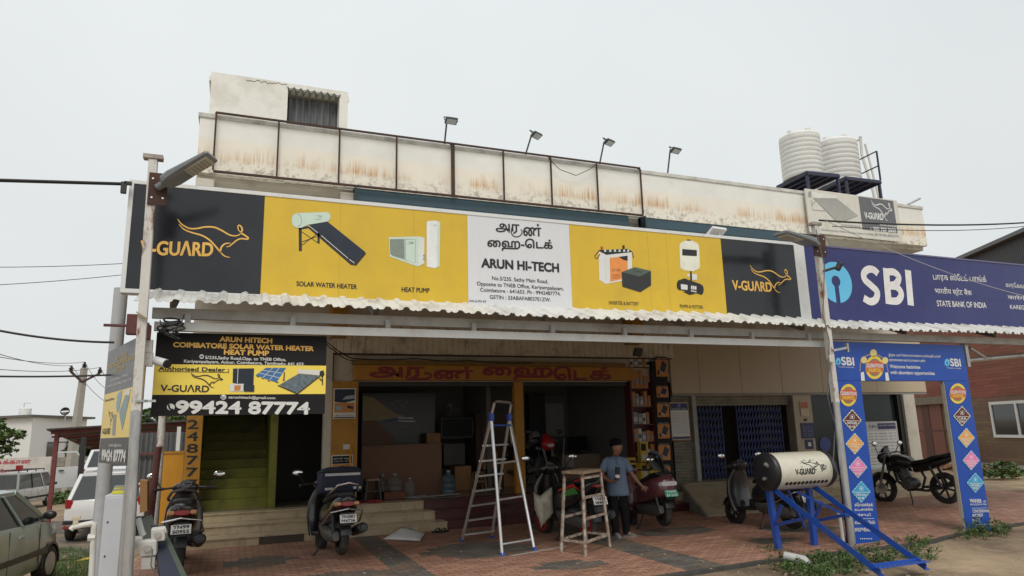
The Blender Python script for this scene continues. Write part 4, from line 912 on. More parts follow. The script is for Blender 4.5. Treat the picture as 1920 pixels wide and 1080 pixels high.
# number pillar digits
S6 = Pl((0, WY - .15, 0), (1, 0, 0))
b = B()
for k, ch in enumerate('99424 87774'[3:].replace(' ', '')): text(b, S6, ch, (351 + k * -.4, 804 + 22.3 * k), (371 - k * .4, 804 + 22.3 * k), 16, bold=0.033)
obj('lettering', b, printk, bld, label='black digits painted one above another on the ochre pillar')
op = thing('orange_board', 'plain orange board standing left of the number pillar', 'board', (nx0 - .3, WY - .1, .03))
b = B(); b.bx(ATY(294, 900, WY - .1).x, nx0 - .01, WY - .1, WY - .04, .03, ATY(320, 848, WY - .1).z); obj('panel', b, mat('orange_board_paint', (.55, .25, .014), .5, var=.1), op)
b = B(); b.bx(ATY(294, 900, WY - .1).x, nx0 - .01, WY - .115, WY - .101, ATY(320, 848, WY - .1).z - .03, ATY(320, 848, WY - .1).z + .02); obj('rim', b, yellowp, op)

# ------------------------------------------------------------------ rooftop heater advertisement on the parapet
AY = PY - .16; S7 = Pl((0, AY, 0), (1, 0, 0))
D = lambda x, y: (1500 + x / 7.714, 340 + y / 7.714)
ax0, ax1, am = X(*D(110, 420), AY), X(*D(1440, 560), AY), X(*D(875, 460), AY)
az1, az0 = ATY(*D(700, 185), AY).z, ATY(*D(800, 805), AY).z
av = thing('parapet_board', 'faded white and grey heater advertisement on the parapet below the water tanks', 'signboard', ((ax0 + ax1) / 2, AY, az0))
b = B(); b.bx(ax0, ax1, AY, AY + .04, az0, az1); obj('panel', b, mat('faded_white_flex', lin(206, 202, 190), .5, var=.04, dirt=lin(186, 178, 160), damt=.25), av)
b = B(); gz0 = ATY(*D(1170, 725), AY).z; b.bx(am, X(*D(1375, 500), AY), AY - .006, AY - .001, gz0, az1 - .03); obj('panel', b, mat('faded_grey_flex', lin(96, 96, 100), .45), av, label='grey panel with white emblem and telephone number')
b = B(); roo(b, S7, D(1022, 270), (37, 0), (4, 39), .03, .011); text(b, S7, 'V-GU\u039bRD', D(935, 535), D(1205, 560), 11, .011, bold=0.044); text(b, S7, 'ARUN HITECH', D(1150, 640), D(1385, 665), 4, .011, bold=0.055); text(b, S7, '909 707 5055', D(1060, 715), D(1385, 740), 6.5, .011, bold=0.066); pline(b, S7, [D(1015, 668), D(1020, 690), D(1035, 694)], .03, .011); text(b, S7, 'Authorised Dealer', D(935, 605), D(1120, 625), 2.4, .011, bold=0.028)
obj('lettering', b, paper, av)
b = B(); text(b, S7, 'SOLAR WATER HEATER', D(600, 645), D(875, 672), 3.4, bold=0.017); text(b, S7, '5/235, Sathy Main Road, Opp to TNEB Office, Kariyampalayam, Coimbatore - 641 653.', D(305, 710), D(1000, 778), 3.2, bold=0.017); text(b, S7, 'Mob : 909 707 5055, 80125 87774', D(1005, 780), D(1430, 815), 4.2, bold=0.033)
obj('lettering', b, printgr, av)
b = B()
for k in range(15): t = k / 14; pline(b, S7, [D(205 + 315 * t, 245 + 3 * t), D(565 + 260 * t, 600 - 105 * t)], .02, .0035)
for l in (((160, 270), (180, 415), (365, 430)), ((225, 290), (165, 350)), ((565, 605), (835, 498)), ((200, 250), (550, 605))): pline(b, S7, [D(*q) for q in l], .02, .0045)
obj('heater_print', b, mat('pale_grey_print', lin(140, 142, 140), .5), av)
b = B(); ppoly(b, S7, [D(*q) for q in ((170, 150), (515, 205), (520, 245), (195, 240), (150, 190))], .005); obj('heater_tank_print', b, mat('off_white_print', lin(216, 214, 206), .5), av)
b = B(); pell(b, S7, D(140, 190), 3.2, 6, .006); obj('tank_end_print', b, printgr, av)
# ------------------------------------------------------------------ poles of the canopy and the two lamp poles
def pole(name, lab, cat, p0, p1, r, m, group=None, n=14):
    b = B(); b.tube([p0, p1], r, n); return obj(name, b, m, smooth=True, label=lab, cat=cat, group=group)
def down(p, z=0): return V((p.x, p.y, z))
q = ATY(250, 800, 8.62); pole('canopy_post', 'bright round steel post beside the black dealer board at the canopy corner', 'post', (q.x + .02, 8.62, 0), (q.x + .02, 8.62, ATY(291, 606, 8.62).z), .058, steel)
q = ATY(256, 800, 8.3)
# left lamp pole: square, rusty above, with street light
def lamp_pole(lab, x, y, ztop, side, lamp_tip, lamp_lab, z0=0.0, m=None):
    t = thing('street_lamp', lab, 'street lamp', (x, y, z0), group='rusty lamp poles in front of the canopy')
    ln = .055 if side > 0 else 0; b = B(); b.bar((x + ln * .62, y, 2.2), (x, y, ztop), .09); obj('pole', b, m or rusty, t, bevel=.006)
    b = B(); b.tube([(x + ln * 1.5, y, z0), (x + ln * .62, y, 2.22)], .055, 14); obj('pole_base', b, steel, t, smooth=True)
    b = B(); b.bx(x - .1, x + .1, y - .06, y + .05, ztop + .001, ztop + .05); obj('pole_cap', b, mat('flaking_cap', (.42, .38, .35), .7, var=.2, dirt=(.16, .08, .05), damt=.4), t, bevel=.004)
    pz = ztop - .34
    b = B(); b.bx(x - .02, x + .13 * side + .04 * side, y - .065, y - .047, pz - .2, pz + .17) if side > 0 else b.bx(x - .14, x + .12, y - .065, y - .047, pz - .2, pz + .17)
    pl_ = obj('mount_plate', b, rust, t)
    for dx in ((.02, .13) if side > 0 else (-.08, .08)):
        for dz in (-.12, .1): b = B(); b.cyl((x + dx, y - .066, pz + dz), (x + dx, y - .074, pz + dz), .012, 6); obj('bolt', b, alu, pl_)
    p0 = V((x + .07 * side, y - .09, pz - .01)); p1 = V(lamp_tip); ax = (p1 - p0).normalized()
    lat = ax.cross(V((0, 0, 1))).normalized(); up = lat.cross(ax).normalized(); L = (p1 - p0).length
    b = B(); b.tube([p0, p0 + ax * .16], .042, 12); obj('arm', b, mat('lamp_grey', (.17, .18, .19), .45, metal=.3), t, smooth=True)
    rings = []
    for s_, wd, th in ((.12, .06, .05), (.16, .10, .055), (.3, .13, .055), (.62, .135, .04), (.97, .13, .03), (1.0, .115, .02)):
        c = p0 + ax * (L * s_); rings.append([c + lat * (wd * sx) + up * (th * sz) for sx, sz in ((-1, -.5), (-1, .35), (-.8, 1), (.8, 1), (1, .35), (1, -.5), (.85, -.8), (-.85, -.8))])
    b = B(); b.loft(rings); hd = obj('lamp_head', b, MATS['lamp_grey'], t, smooth=True, angle=30)
    b = B(); c = p0 + ax * (L * .74) - up * .044; b.add([c + ax * (L * .2 * i) + lat * (.095 * j) for i, j in ((-1, -1), (1, -1), (1, 1), (-1, 1))] + [c + up * .02 + ax * (L * .2 * i) + lat * (.095 * j) for i, j in ((-1, -1), (1, -1), (1, 1), (-1, 1))], [(3, 2, 1, 0), (4, 5, 6, 7), (0, 1, 5, 4), (1, 2, 6, 5), (2, 3, 7, 6), (3, 0, 4, 7)]); obj('diffuser', b, mat('lamp_lens', (.40, .38, .33), .3), hd)
    b = B()
    for k in range(6): c = p0 + ax * (L * (.58 + .06 * k)) - up * .047; b.bar(c - lat * .08, c + lat * .08, .012, .004)
    obj('led_row', b, mat('led_row_grey', (.25, .24, .2), .4), hd)
    return t
ly = 8.28
lx = ATY(281, 380, ly).x
lamp_pole('rusty white lamp pole with grey street light before the left end of the main signboard', lx, ly, ATY(288, 300, ly).z, 1, ATY(398, 292, ly - .35), '')
ry = 8.42; rx_ = ATY(1572, 800, ry).x
lamp_pole('peeling lamp pole with grey street light before the seam between the two signboards', rx_, ry, ATY(1534, 424, ry).z, -1, ATY(1462, 437, ry - .3), '')
# spotlight arm, sockets and cables on the right lamp pole
t = thing('spotlight', 'black spotlight on a short arm in front of the light blue bank disc', 'spotlight', ATY(1545, 510, ry))
b = B(); a_ = ATY(1545, 508, ry - .06); c_ = ATY(1572, 500, ry - .1); b.tube([a_, c_], .022, 8); obj('arm', b, darkm, t)
b = B(); b.cyl(c_ + V((-.02, .02, -.05)), c_ + V((.04, -.02, .06)), .05, 12); obj('lamp_head', b, darkm, t, bevel=.01)
t = thing('bracket', 'small steel bracket sticking out of the right lamp pole above the blue arch', 'bracket', ATY(1570, 655, ry))
b = B(); a_, c_ = ATY(1562, 657, ry - .06), ATY(1588, 652, ry - .06); b.bar(a_, c_, .035, .035); b.bar(c_ + V((0, 0, -.07)), c_ + V((0, 0, .07)), .05, .03); obj('arm', b, steel, t)
b = B(); b.box(ATY(1558, 673, ry - .08), (.1, .05, .11)); obj('junction_box', b, mat('cream_box', (.55, .53, .48), .5), bevel=.01, label='cream junction box on the right lamp pole', cat='junction box')
x2 = ATY(1577, 850, 8.72).x
pole('canopy_post', 'second steel post close behind the right lamp pole', 'post', (x2, 8.72, 0), (x2, 8.72, 3.2), .05, steel)
cable('cable', 'thin cable hanging down beside the right lamp pole', [ATY(1530, 430, ry - .1), ATY(1546, 500, ry - .12), ATY(1543, 590, ry - .12), ATY(1555, 640, ry - .1), ATY(1552, 745, ry - .05), ATY(1566, 800, ry + .05), ATY(1562, 870, ry + .05), ATY(1580, 905, ry + .05)], .008, mat('grey_cable', (.12, .12, .12), .6))
# left cluster
x3 = ATY(208, 1000, 8.9).x
gp = mat('grey_paint_post', (.42, .43, .44), .45, var=.06, dirt=(.3, .29, .28), damt=.25)
xg = ATY(190, 960, 10.4).x
pole('canopy_post', 'thick grey painted post carrying the left end of the main signboard', 'post', (xg, 10.4, -.15), (xg, 10.4, ATY(228, 541, 10.4).z), .085, gp)
xs2 = lx + .07
b = B(); zq = ATY(258, 752, 8.28).z; b.tube([(xs2, 8.28, zq - .012), (xs2, 8.28, zq + .012)], .066, 14); b.bx(xs2 + .05, xs2 + .14, 8.26, 8.30, zq - .012, zq + .012); obj('collar', b, steel, smooth=True, angle=40, label='bolted steel collar round the left lamp pole beside the side board', cat='collar')
# cctv camera and boxes
t = thing('security_camera', 'white bullet camera with black face beside the dealer board', 'camera', ATY(300, 680, 8.45))
b = B(); c0, c1 = ATY(291, 676, 8.5), ATY(312, 682, 8.38); b.tube([c0, c1], .048, 16); obj('camera_body', b, mat('white_plastic', (.68, .68, .68), .35), t, smooth=True, angle=50)
b = B(); ax = (c1 - c0).normalized(); b.tube([c1 + ax * .001, c1 + ax * .03], .045, 16); obj('camera_face', b, blackp, t, smooth=True, angle=50)
b = B(); b.tube([ATY(272, 676, 8.5), c0 + V((.02, 0, 0))], .02, 8); obj('camera_arm', b, MATS['white_plastic'], t)
for py, lab in ((650, 'white socket box on the post, above the camera box'), (674, 'white junction box behind the bullet camera')): b = B(); p = ATY(274, py, 8.5); b.box(p, (.13, .08, .15)); b.cyl(p + V((0, -.041, .035)), p + V((0, -.047, .035)), .03, 12); b.cyl(p + V((0, -.041, -.035)), p + V((0, -.047, -.035)), .03, 12); obj('junction_box', b, mat('old_white_plastic', (.58, .57, .53), .5, var=.08), bevel=.004, label=lab, cat='junction box')
b = B(); p = ATY(252, 614, 8.5); b.box(p + V((0, 0, .03)), (.15, .12, .22)); b.box(p + V((.12, -.06, -.06)), (.1, .1, .16)); b.bar(p + V((-.3, .02, .02)), p + V((-.07, .02, .02)), .03); obj('clamp_box', b, mat('oxblood_paint', (.10, .025, .025), .6, var=.25, dirt=(.2, .08, .04), damt=.35), bevel=.008, label='small dark red box clamped to the pole under the canopy corner', cat='box')
b = B(); b.bar(ATY(256, 585, 8.2), ATY(275, 597, 8.2), .05, .01); obj('clamp', b, mat('yellowed_strap', (.38, .3, .18), .7), label='yellowed metal strap across the left lamp pole', cat='clamp')
# bundle of black cable at the canopy corner
b = B()
for k in range(6):
    c = ATY(322, 600 + (k % 3) * 2, 8.5 - .01 * k); rr = .05 + .012 * (k % 4); b.tube([c + V((rr * 1.6 * math.cos(u), .02 * math.sin(2 * u + k), -.03 * k + rr * (.4 + .15 * (k % 3)) * math.sin(u + k))) for u in [i * math.pi / 9 for i in range(18)]], .01, 5, closed=True)
obj('cable_coil', b, mat('black_cable', (.012, .012, .012), .6), smooth=True, label='coil of black cable tied to the beam at the canopy corner', cat='cable')
cable('cable', 'thin loose wires below the cable coil at the canopy corner', [ATY(300, 600, 8.4), ATY(312, 626, 8.4), ATY(335, 612, 8.4), ATY(345, 590, 8.45)], .007, sag=.03)
# grey cabinet, tape roll box, pipes
t = thing('meter_cabinet', 'tall pale grey metal cabinet between the posts at the left corner', 'cabinet', (ATY(200, 1000, 9.0).x, 9.2, 0))
ca, cb = ATY(180, 1060, 8.95), ATY(231, 1060, 8.95); zt2 = ATY(212, 928, 8.95).z
xa_ = ATY(196, 960, 8.95).x - .01; xb_ = ATY(236, 960, 8.95).x
b = B(); b.bx(xa_, xb_, 8.95, 9.35, 0, zt2); cbn = obj('cabinet_body', b, mat('pale_grey_enamel', (.50, .52, .55), .35, var=.03), t, bevel=.01)
b = B(); b.bx(xa_ + .02, xb_ - .02, 8.935, 8.949, .05, zt2 - .03); obj('door', b, MATS['pale_grey_enamel'], t, bevel=.004)
for z in (.3, .7, 1.05): b = B(); b.cyl((xa_ + .05, 8.934, z), (xa_ + .05, 8.926, z), .009, 8); obj('screw', b, darkm, t)
t = thing('battery_pack', 'small yellow and black striped box lying on the grey cabinet', 'box', ((xa_ + xb_) / 2, 9.1, zt2))
c = V((xa_ + .13, 9.1, zt2))
b = B(); b.box(c + V((0, 0, .02)), (.15, .12, .036)); b.box(c + V((0, 0, .0625)), (.13, .1, .014)); obj('box', b, mat('acid_yellow', (.62, .55, .05), .5), t, bevel=.004)
b = B(); b.box(c + V((0, 0, .047)), (.14, .11, .016)); b.box(c + V((0, 0, .08)), (.12, .09, .019)); obj('dark_band', b, mat('grey_band', (.3, .3, .3), .5), t, bevel=.004)
t = thing('water_pipe', 'white plastic water pipe with a tap beside the cabinet and the parked white car', 'pipe', (ATY(178, 1075, 9.0).x, 9.0, 0))
pv = [ATY(176, 1085, 9.0), ATY(176, 990, 9.0), ATY(177, 984, 9.0), ATY(172, 981, 9.0), ATY(138, 988, 9.0), ATY(133, 993, 9.0)]; pv[0].z = 0
b = B(); b.tube(pv, .03, 10); obj('pipe', b, pvc, t, smooth=True)
b = B(); p = ATY(142, 982, 9.0); b.box(p, (.05, .05, .07)); b.box(p + V((0, 0, .06)), (.08, .03, .04)); obj('tap', b, mat('cream_tap', (.52, .46, .34), .5), t, bevel=.006)
b = B(); p = ATY(172, 1008, 9.0); b.tube([(p.x - .035, 9, p.z), (p.x + .035, 9, p.z)], .04, 8); obj('joint', b, pvc, t)
# bundle of electrical boxes on cable in front of the left scooter
ey = 8.5
for (px, py, s_, lab) in ((255, 1019, .13, 'white electrical box leaning out leftmost in the hanging group'), (279, 1026, .155, 'white plug socket with a round face in the middle of the hanging group'), (297, 1001, .13, 'white square box with a round knob at the upper right of the hanging group')):
    p = ATY(px, py, ey); rm = Euler((.2, rng.uniform(-.4, .4), rng.uniform(-.3, .3))).to_matrix()
    t = thing('socket_box', lab, 'socket', p, group='white electrical boxes hanging at the left corner')
    b = B(); b.box(p, (s_, .09, s_), rm); obj('box', b, MATS['old_white_plastic'], t, bevel=.012)
    b = B(); b.cyl(p + rm @ V((0, -.046, .01)), p + rm @ V((0, -.07, .01)), s_ * .25, 14); obj('knob', b, mat('grey_white_plastic', (.4, .39, .37), .5), t, bevel=.004)
    if px == 279: b = B(); b.box(p + rm @ V((0, -.0, -.16)), (.13, .06, .12), rm); b.bx(0, 0, 0, 0, 0, 0) if False else None; obj('flap', b, MATS['old_white_plastic'], t, bevel=.006)
b = B(); b.tube([ATY(236, 1030, ey), ATY(252, 1020, ey)], .03, 10); b.tube([ATY(300, 998, ey), ATY(312, 993, ey)], .04, 10); obj('conduit', b, MATS['old_white_plastic'], smooth=True, label='short white conduits at both ends of the hanging socket boxes', cat='conduit')
b = B(); p = [ATY(259, 972, ey), ATY(266, 998, ey), ATY(270, 1004, ey)]; b.tube(p, .03, 10); obj('pipe', b, mat('grey_pvc', (.42, .43, .43), .5), smooth=True, label='short grey pipe standing at the top of the socket boxes', cat='pipe')
cable('cable', 'thin grey cord looped from the socket boxes to the left black scooter', [ATY(286, 1030, ey - .1), ATY(283, 1060, ey - .1), ATY(296, 1076, ey - .1)], .007, MATS['grey_cable'], .02)
t = thing('board', 'dark blue and green board leaning on the left corner in front of the black scooter', 'board', ATY(305, 1078, 8.6))
bb = [ATY(286, 985, 8.75), ATY(296, 985, 8.75), ATY(352, 1110, 8.2), ATY(305, 1110, 8.2)]
b = B(); b.prism(bb, (-.02, .05, 0)); obj('panel', b, mat('navy_flex', lin(26, 32, 52), .4), t)
b = B(); b.prism([bb[1] + V((.002, -.004, 0)), bb[1] + V((.05, -.004, 0)), bb[2] + V((.06, -.004, 0)), bb[2] + V((.002, -.004, 0))], (-.01, .05, 0)); obj('edge', b, mat('green_flex', lin(52, 66, 52), .5), t)
b = B(); b.prism([ATY(262, 975, 9.3), ATY(285, 965, 9.3), ATY(300, 1040, 9.2), ATY(262, 1040, 9.2)], (.0, .03, 0)); obj('sheet', b, mat('grey_green_sheet', lin(92, 100, 92), .6), label='grey green sheet propped behind the hanging socket boxes', cat='sheet')
# rust pipe posts left of the orange board
p = ATY(296, 900, 13.2); pole('pipe_post', 'old white rusty pipe standing left of the orange board', 'post', (p.x, 13.2, 0), (p.x, 13.2, 3.3), .06, rusty)
p = ATY(284, 900, 12.7); pole('pipe_post', 'shorter oxide red pipe standing beside the rusty white pipe', 'post', (p.x, 12.7, 0), (p.x + .06, 12.7, ATY(290, 838, 12.7).z), .055, mat('oxide_red', (.095, .03, .022), .6, var=.2))
b = B(); b.prism([ATY(262, 962, 12.2), ATY(276, 958, 12.2), ATY(276, 902, 12.2), ATY(262, 900, 12.2)], (.0, .3, 0)); obj('carton', b, mat('brown_carton', (.34, .18, .07), .7), label='tall brown carton behind the steel posts at the left corner', cat='carton')
# right-hand canopy supports
b = B(); p0 = ATY(1812, 676, 8.9); p1 = ATY(1960, 662, 8.9); b.tube([p0, p1], .045, 12); b.tube([ATY(1818, 652, 8.9), ATY(1848, 671, 8.86)], .03, 10); b.bx(p0.x - .05, p0.x + .03, 8.85, 8.95, p0.z - .12, p0.z + .35); obj('canopy_brace', b, steel, smooth=True, label='bright steel pipe brace running right from the top corner of the blue arch', cat='brace')

# ------------------------------------------------------------------ blue bank arch
ay = 8.66; SA = Pl((0, ay, 0), (1, 0, 0))
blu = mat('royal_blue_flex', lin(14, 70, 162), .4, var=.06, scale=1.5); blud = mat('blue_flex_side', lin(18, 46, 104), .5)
ar = thing('entrance_arch', 'royal blue banner arch with loan badges standing before the bank', 'arch', (10.8, ay, 0))
lx0_, lx1_ = ATY(1584, 870, ay).x, ATY(1633, 870, ay).x; rx0_, rx1_ = ATY(1791, 850, ay).x, ATY(1837, 850, ay).x; zt3 = ATY(1690, 644, ay).z; zb3 = ATY(1690, 714, ay).z
for x0, x1 in ((lx0_, lx1_), (rx0_, rx1_)):
    b = B(); b.bx(x0, x1, ay, ay + (.13 if x0 == lx0_ else .07), 0.0, zb3 - .002); o_ = obj('arch_leg', b, blu, ar, bevel=.004)
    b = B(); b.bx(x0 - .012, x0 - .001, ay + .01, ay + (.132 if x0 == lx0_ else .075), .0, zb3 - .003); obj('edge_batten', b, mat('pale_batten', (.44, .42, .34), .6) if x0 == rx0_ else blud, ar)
b = B(); b.bx(lx0_, rx1_, ay - .004, ay + .134, zb3, zt3); obj('arch_beam', b, blu, ar, bevel=.004)
wp, ypn = paper, mat('badge_yellow', (.76, .55, .06), .45); rdp = mat('badge_red', (.52, .10, .05), .45)
def emblem(cx_, cy_, rx2, ry2):
    b = B(); pell(b, SA, (cx_, cy_), rx2, ry2, .008); obj('badge_ring', b, ypn, ar)
    b = B(); pell(b, SA, (cx_, cy_), rx2 * .74, ry2 * .76, .0095); obj('badge_disc', b, mat('badge_olive', lin(120, 128, 96), .5), ar)
    b = B(); ppoly(b, SA, [(cx_ - rx2 * 1.02, cy_ - ry2 * .3), (cx_ - rx2 * .85, cy_ - ry2 * .42), (cx_, cy_ - ry2 * .62), (cx_ + rx2 * .85, cy_ - ry2 * .42), (cx_ + rx2 * 1.02, cy_ - ry2 * .3), (cx_ + rx2 * .9, cy_ + ry2 * .34), (cx_, cy_ + ry2 * .62), (cx_ - rx2 * .9, cy_ + ry2 * .34)], .011); obj('badge_ribbon', b, rdp, ar)
    b = B(); text(b, SA, 'CELEBRATIONS', (cx_ - rx2 * .95, cy_ - ry2 * .02), (cx_ + rx2 * .95, cy_ + ry2 * .02), ry2 * .3, .0125, bold=.04); obj('badge_lettering', b, wp, ar)
    b = B(); text(b, SA, 'UNLIMITED', (cx_ - rx2 * .72, cy_ + ry2 * .36), (cx_ + rx2 * .72, cy_ + ry2 * .4), ry2 * .28, .0125, bold=.05); obj('badge_lettering', b, ypn, ar)
emblem(1590, 741, 16, 21); emblem(1795, 738, 15.5, 19); emblem(1639, 689, 17, 22)
for c_, r_ in (((1637, 662), 6.3), ((1619, 675), 5.8), ((1659, 676), 5.8)): b = B(); pell(b, SA, c_, r_, r_ * 1.1, .008); obj('coin', b, mat('coin_yellow', (.72, .60, .22), .45), ar)
for l in ([(1613, 699), (1619, 697), (1621, 714), (1614, 714)], [(1659, 699), (1664, 698), (1667, 714), (1660, 714)]): b = B(); ppoly(b, SA, l, .008); obj('hand_print', b, wp, ar)
b = B(); pline(b, SA, [(1612, 697), (1614, 676), (1624, 667), (1637, 664), (1650, 668), (1660, 678), (1665, 698)], .015, .006, sm=3); obj('garland', b, mat('garland_orange', (.55, .32, .08), .5), ar)
def bankmark(cx_, cy_, x0, y0, x1, y1, h):
    b = B(); pell(b, SA, (cx_, cy_), 4.8, 7.2, .008); obj('bank_emblem', b, cyan, ar)
    b = B(); pell(b, SA, (cx_, cy_ + .2), 1.4, 2.0, .0095); ppoly(b, SA, [(cx_ - .5, cy_), (cx_ + .5, cy_), (cx_ + .7, cy_ + 7.2), (cx_ - .5, cy_ + 7.2)], .0096); obj('keyhole', b, blu, ar)
    b = B(); text(b, SA, 'SBI', (x0, y0), (x1, y1), h, .008, bold=.05); text(b, SA, 'The banker to every Indian', (x0 - 7, y0 + 4.8), (x1, y1 + 5), 2.4, .008, bold=.02); obj('lettering', b, wp, ar)
bankmark(1571, 678, 1578, 684, 1601, 685, 14); bankmark(1775, 680, 1782, 686, 1801, 687, 13)
b = B()
text(b, SA, '\u0b87\u0ba8\u0bcd\u0ba4 \u0baa\u0ba3\u0bcd\u0b9f\u0bbf\u0bc8\u0b95 \u0b95\u0bbe\u0bb2\u0ba4\u0bcd\u0bc8\u0ba4 \u0bb5\u0bb0\u0bc7\u0bb5\u0bb1\u0bcd\u0bc7\u0baa\u0bbe\u0bae\u0bcd!!!', (1666, 669), (1763, 672), 6, .008, bold=.03, bbox=True)
text(b, SA, '\u0b8f\u0bb0\u0bbe\u0bb3\u0bae\u0bbe\u0ba9 \u0bb5\u0bbe\u0baf\u0bcd\u0baa\u0bcd\u0baa\u0bc1\u0b95\u0bb3\u0bc1\u0b9f\u0ba9\u0bcd!!!', (1667, 678), (1734, 680), 6, .008, bold=.03, bbox=True)
text(b, SA, 'Welcome festivities', (1668, 690), (1725, 691.5), 6, .008, bold=.04); text(b, SA, 'with abundant opportunities', (1669, 701), (1752, 703), 6, .008, bold=.04)
obj('lettering', b, wp, ar)
def loan(cx_, cy_, s_, m, lab, l1, l2, tam=False):
    b = B(); pts = []
    N_ = 20
    for e_ in range(4):
        for k in range(N_ // 2):
            t_ = k / (N_ / 2); P = [(0, -1), (1, 0), (0, 1), (-1, 0)]; A_, B_ = P[e_], P[(e_ + 1) % 4]; w_ = 1.18 if k % 2 else 1.06
            pts.append((cx_ + s_ * .86 * w_ * (A_[0] + (B_[0] - A_[0]) * t_), cy_ + s_ * 1.0 * w_ * (A_[1] + (B_[1] - A_[1]) * t_)))
    ppoly(b, SA, pts, .008); k_ = obj('badge_edge', b, mat('badge_cream', (.70, .66, .45), .5) if m is MR else mat('badge_aqua', lin(150, 200, 215), .5), ar)
    b = B(); ppoly(b, SA, [(cx_, cy_ - s_), (cx_ + s_ * .86, cy_), (cx_, cy_ + s_), (cx_ - s_ * .86, cy_)], .0095); obj('loan_badge', b, m, ar, label=lab)
    b = B(); pline(b, SA, [(cx_ - s_ * .72, cy_ + .5), (cx_ + s_ * .72, cy_ + 1.2)], .008, .011)
    text(b, SA, l1, (cx_ - s_ * .5, cy_ + s_ * .36), (cx_ + s_ * .5, cy_ + s_ * .42), s_ * .24, .011, bold=.05, bbox=tam); text(b, SA, l2, (cx_ - s_ * .3, cy_ + s_ * .7), (cx_ + s_ * .3, cy_ + s_ * .74), s_ * .24, .011, bold=.05, bbox=tam)
    pline(b, SA, [(cx_ - s_ * .2, cy_ - s_ * .15), (cx_ - s_ * .22, cy_ - s_ * .45), (cx_ + s_ * .05, cy_ - s_ * .6), (cx_ + s_ * .24, cy_ - s_ * .4), (cx_ + s_ * .2, cy_ - s_ * .15), (cx_ - s_ * .2, cy_ - s_ * .2)], .007, .011); pell(b, SA, (cx_, cy_ - s_ * .35), s_ * .1, s_ * .1, .011, 10)
    obj('badge_lettering', b, wp, ar)
MR = mat('badge_maroon', lin(92, 34, 34), .5); OR = mat('badge_orange', lin(226, 158, 66), .5); PK = mat('badge_pink', lin(224, 122, 176), .5); BL = mat('badge_blue', lin(42, 152, 196), .5)
kd = '\u0b95\u0b9f\u0ba9\u0bcd'
for cx_, cy_, m, l1, l2, lab in ((1597, 788, MR, '\u0bb5\u0bbe\u0b95\u0ba9', kd, 'maroon badge'), (1602, 832, OR, '\u0ba4\u0ba9\u0bbf\u0ba8\u0baa\u0bb0\u0bcd', kd, 'orange badge'), (1608, 876, PK, '\u0ba4\u0b99\u0bcd\u0b95 \u0ba8\u0b95\u0bc8', kd, 'pink badge'), (1614, 922, BL, '\u0bb5\u0bbf\u0bb2\u0bc8', kd, 'blue badge')): loan(cx_, cy_, 18.5, m, lab, l1, l2, True)
for cx_, cy_, m, l1, l2, lab in ((1803, 780, MR, 'CAR', 'LOAN', 'maroon car loan badge'), (1811, 821, OR, 'PERSONAL', 'LOAN', 'orange personal loan badge'), (1820, 863, PK, 'GOLD', 'LOAN', 'pink gold loan badge'), (1828, 905, BL, 'LOAN AGAINST', 'MUTUAL FUNDS', 'blue mutual fund badge')): loan(cx_, cy_, 17, m, lab, l1, l2)
b = B()
text(b, SA, 'WAIVER', (1818, 942), (1840, 942.5), 6.5, .008, bold=.05); text(b, SA, 'OF', (1843, 942), (1848, 942), 3.5, .008, bold=.04); text(b, SA, 'PROCESSING FEES', (1819, 947.5), (1849, 947), 3, .008, bold=.03); pline(b, SA, [(1821, 953), (1850, 952)], .006, .008)
for s_, y, x1 in (('CONCESSIONAL', 961, 1854), ('INTEREST', 969, 1843), ('RATE', 978, 1836)): text(b, SA, s_, (1823, y), (x1, y - 1), 5, .008, bold=.04)
pline(b, SA, [(1826, 984), (1856, 982)], .004, .008)
for k in range(7): pell(b, SA, (1830 + 2.6 * k, 988), .9, 1.1, .008, 8)
for s_, y, x1 in (('\u0b9a\u0bc6\u0baf\u0bb2\u0bbe\u0b95\u0bcd\u0b95\u0b95\u0bcd', 949, 1636), ('\u0b95\u0b9f\u0bcd\u0b9f\u0ba3\u0ba4\u0bcd\u0ba4\u0bbf\u0bb2\u0bcd', 959, 1636), ('\u0ba4\u0bb3\u0bcd\u0bb3\u0bc1\u0baa\u0b9f\u0bbf', 969, 1632), ('\u0bb5\u0b9f\u0bcd\u0b9f\u0bbf\u0baf\u0bbf\u0bb2\u0bcd', 982, 1640), ('\u0b9a\u0bb2\u0bc1\u0b95\u0bc8', 996, 1632)): text(b, SA, s_, (1602, y + .5), (x1, y), 7, .008, bold=.03, bbox=True)
pline(b, SA, [(1604, 973), (1638, 972)], .006, .008)
for k in range(7): pell(b, SA, (1613 + 3.4 * k, 1010), 1, 1.2, .008, 8)
obj('lettering', b, wp, ar)
# ------------------------------------------------------------------ two wheelers (x forward, y left, z up, wheels at x = +-0.64)
def wheel(p, x, r, rim_m, spokes=5, w=.05, y=0):
    t = obj('wheel', B().lathe((x, y - .03, r), (0, 1, 0), [(0, .035), (.06, .035)], 12), darkm, p)
    b = B(); pr = []
    for k in range(11): a = math.pi * k / 10; pr.append((-math.cos(a) * w, r - .05 + math.sin(a) * .05))
    pr = [(-w * .8, r - .085)] + pr + [(w * .8, r - .085)]
    b.lathe((x, y, r), (0, 1, 0), pr + [pr[0]], 28, cap=False); obj('tyre', b, rubber, t, smooth=True, angle=50)
    b = B(); b.lathe((x, y, r), (0, 1, 0), [(-w * .95, r - .066), (-w * 1.0, r - .1), (-w * .3, r - .115), (w * .3, r - .115), (w * 1.0, r - .1), (w * .95, r - .066)], 28, cap=False)
    for k in range(spokes):
        a = 2 * math.pi * k / spokes + .3; d = V((math.cos(a), 0, math.sin(a))); c = V((x, y, r)); b.bar(c + d * .03, c + d * (r - .098), .035, .022, up=(0, 1, 0))
    obj('rim', b, rim_m, t, smooth=True, angle=40)
    return t
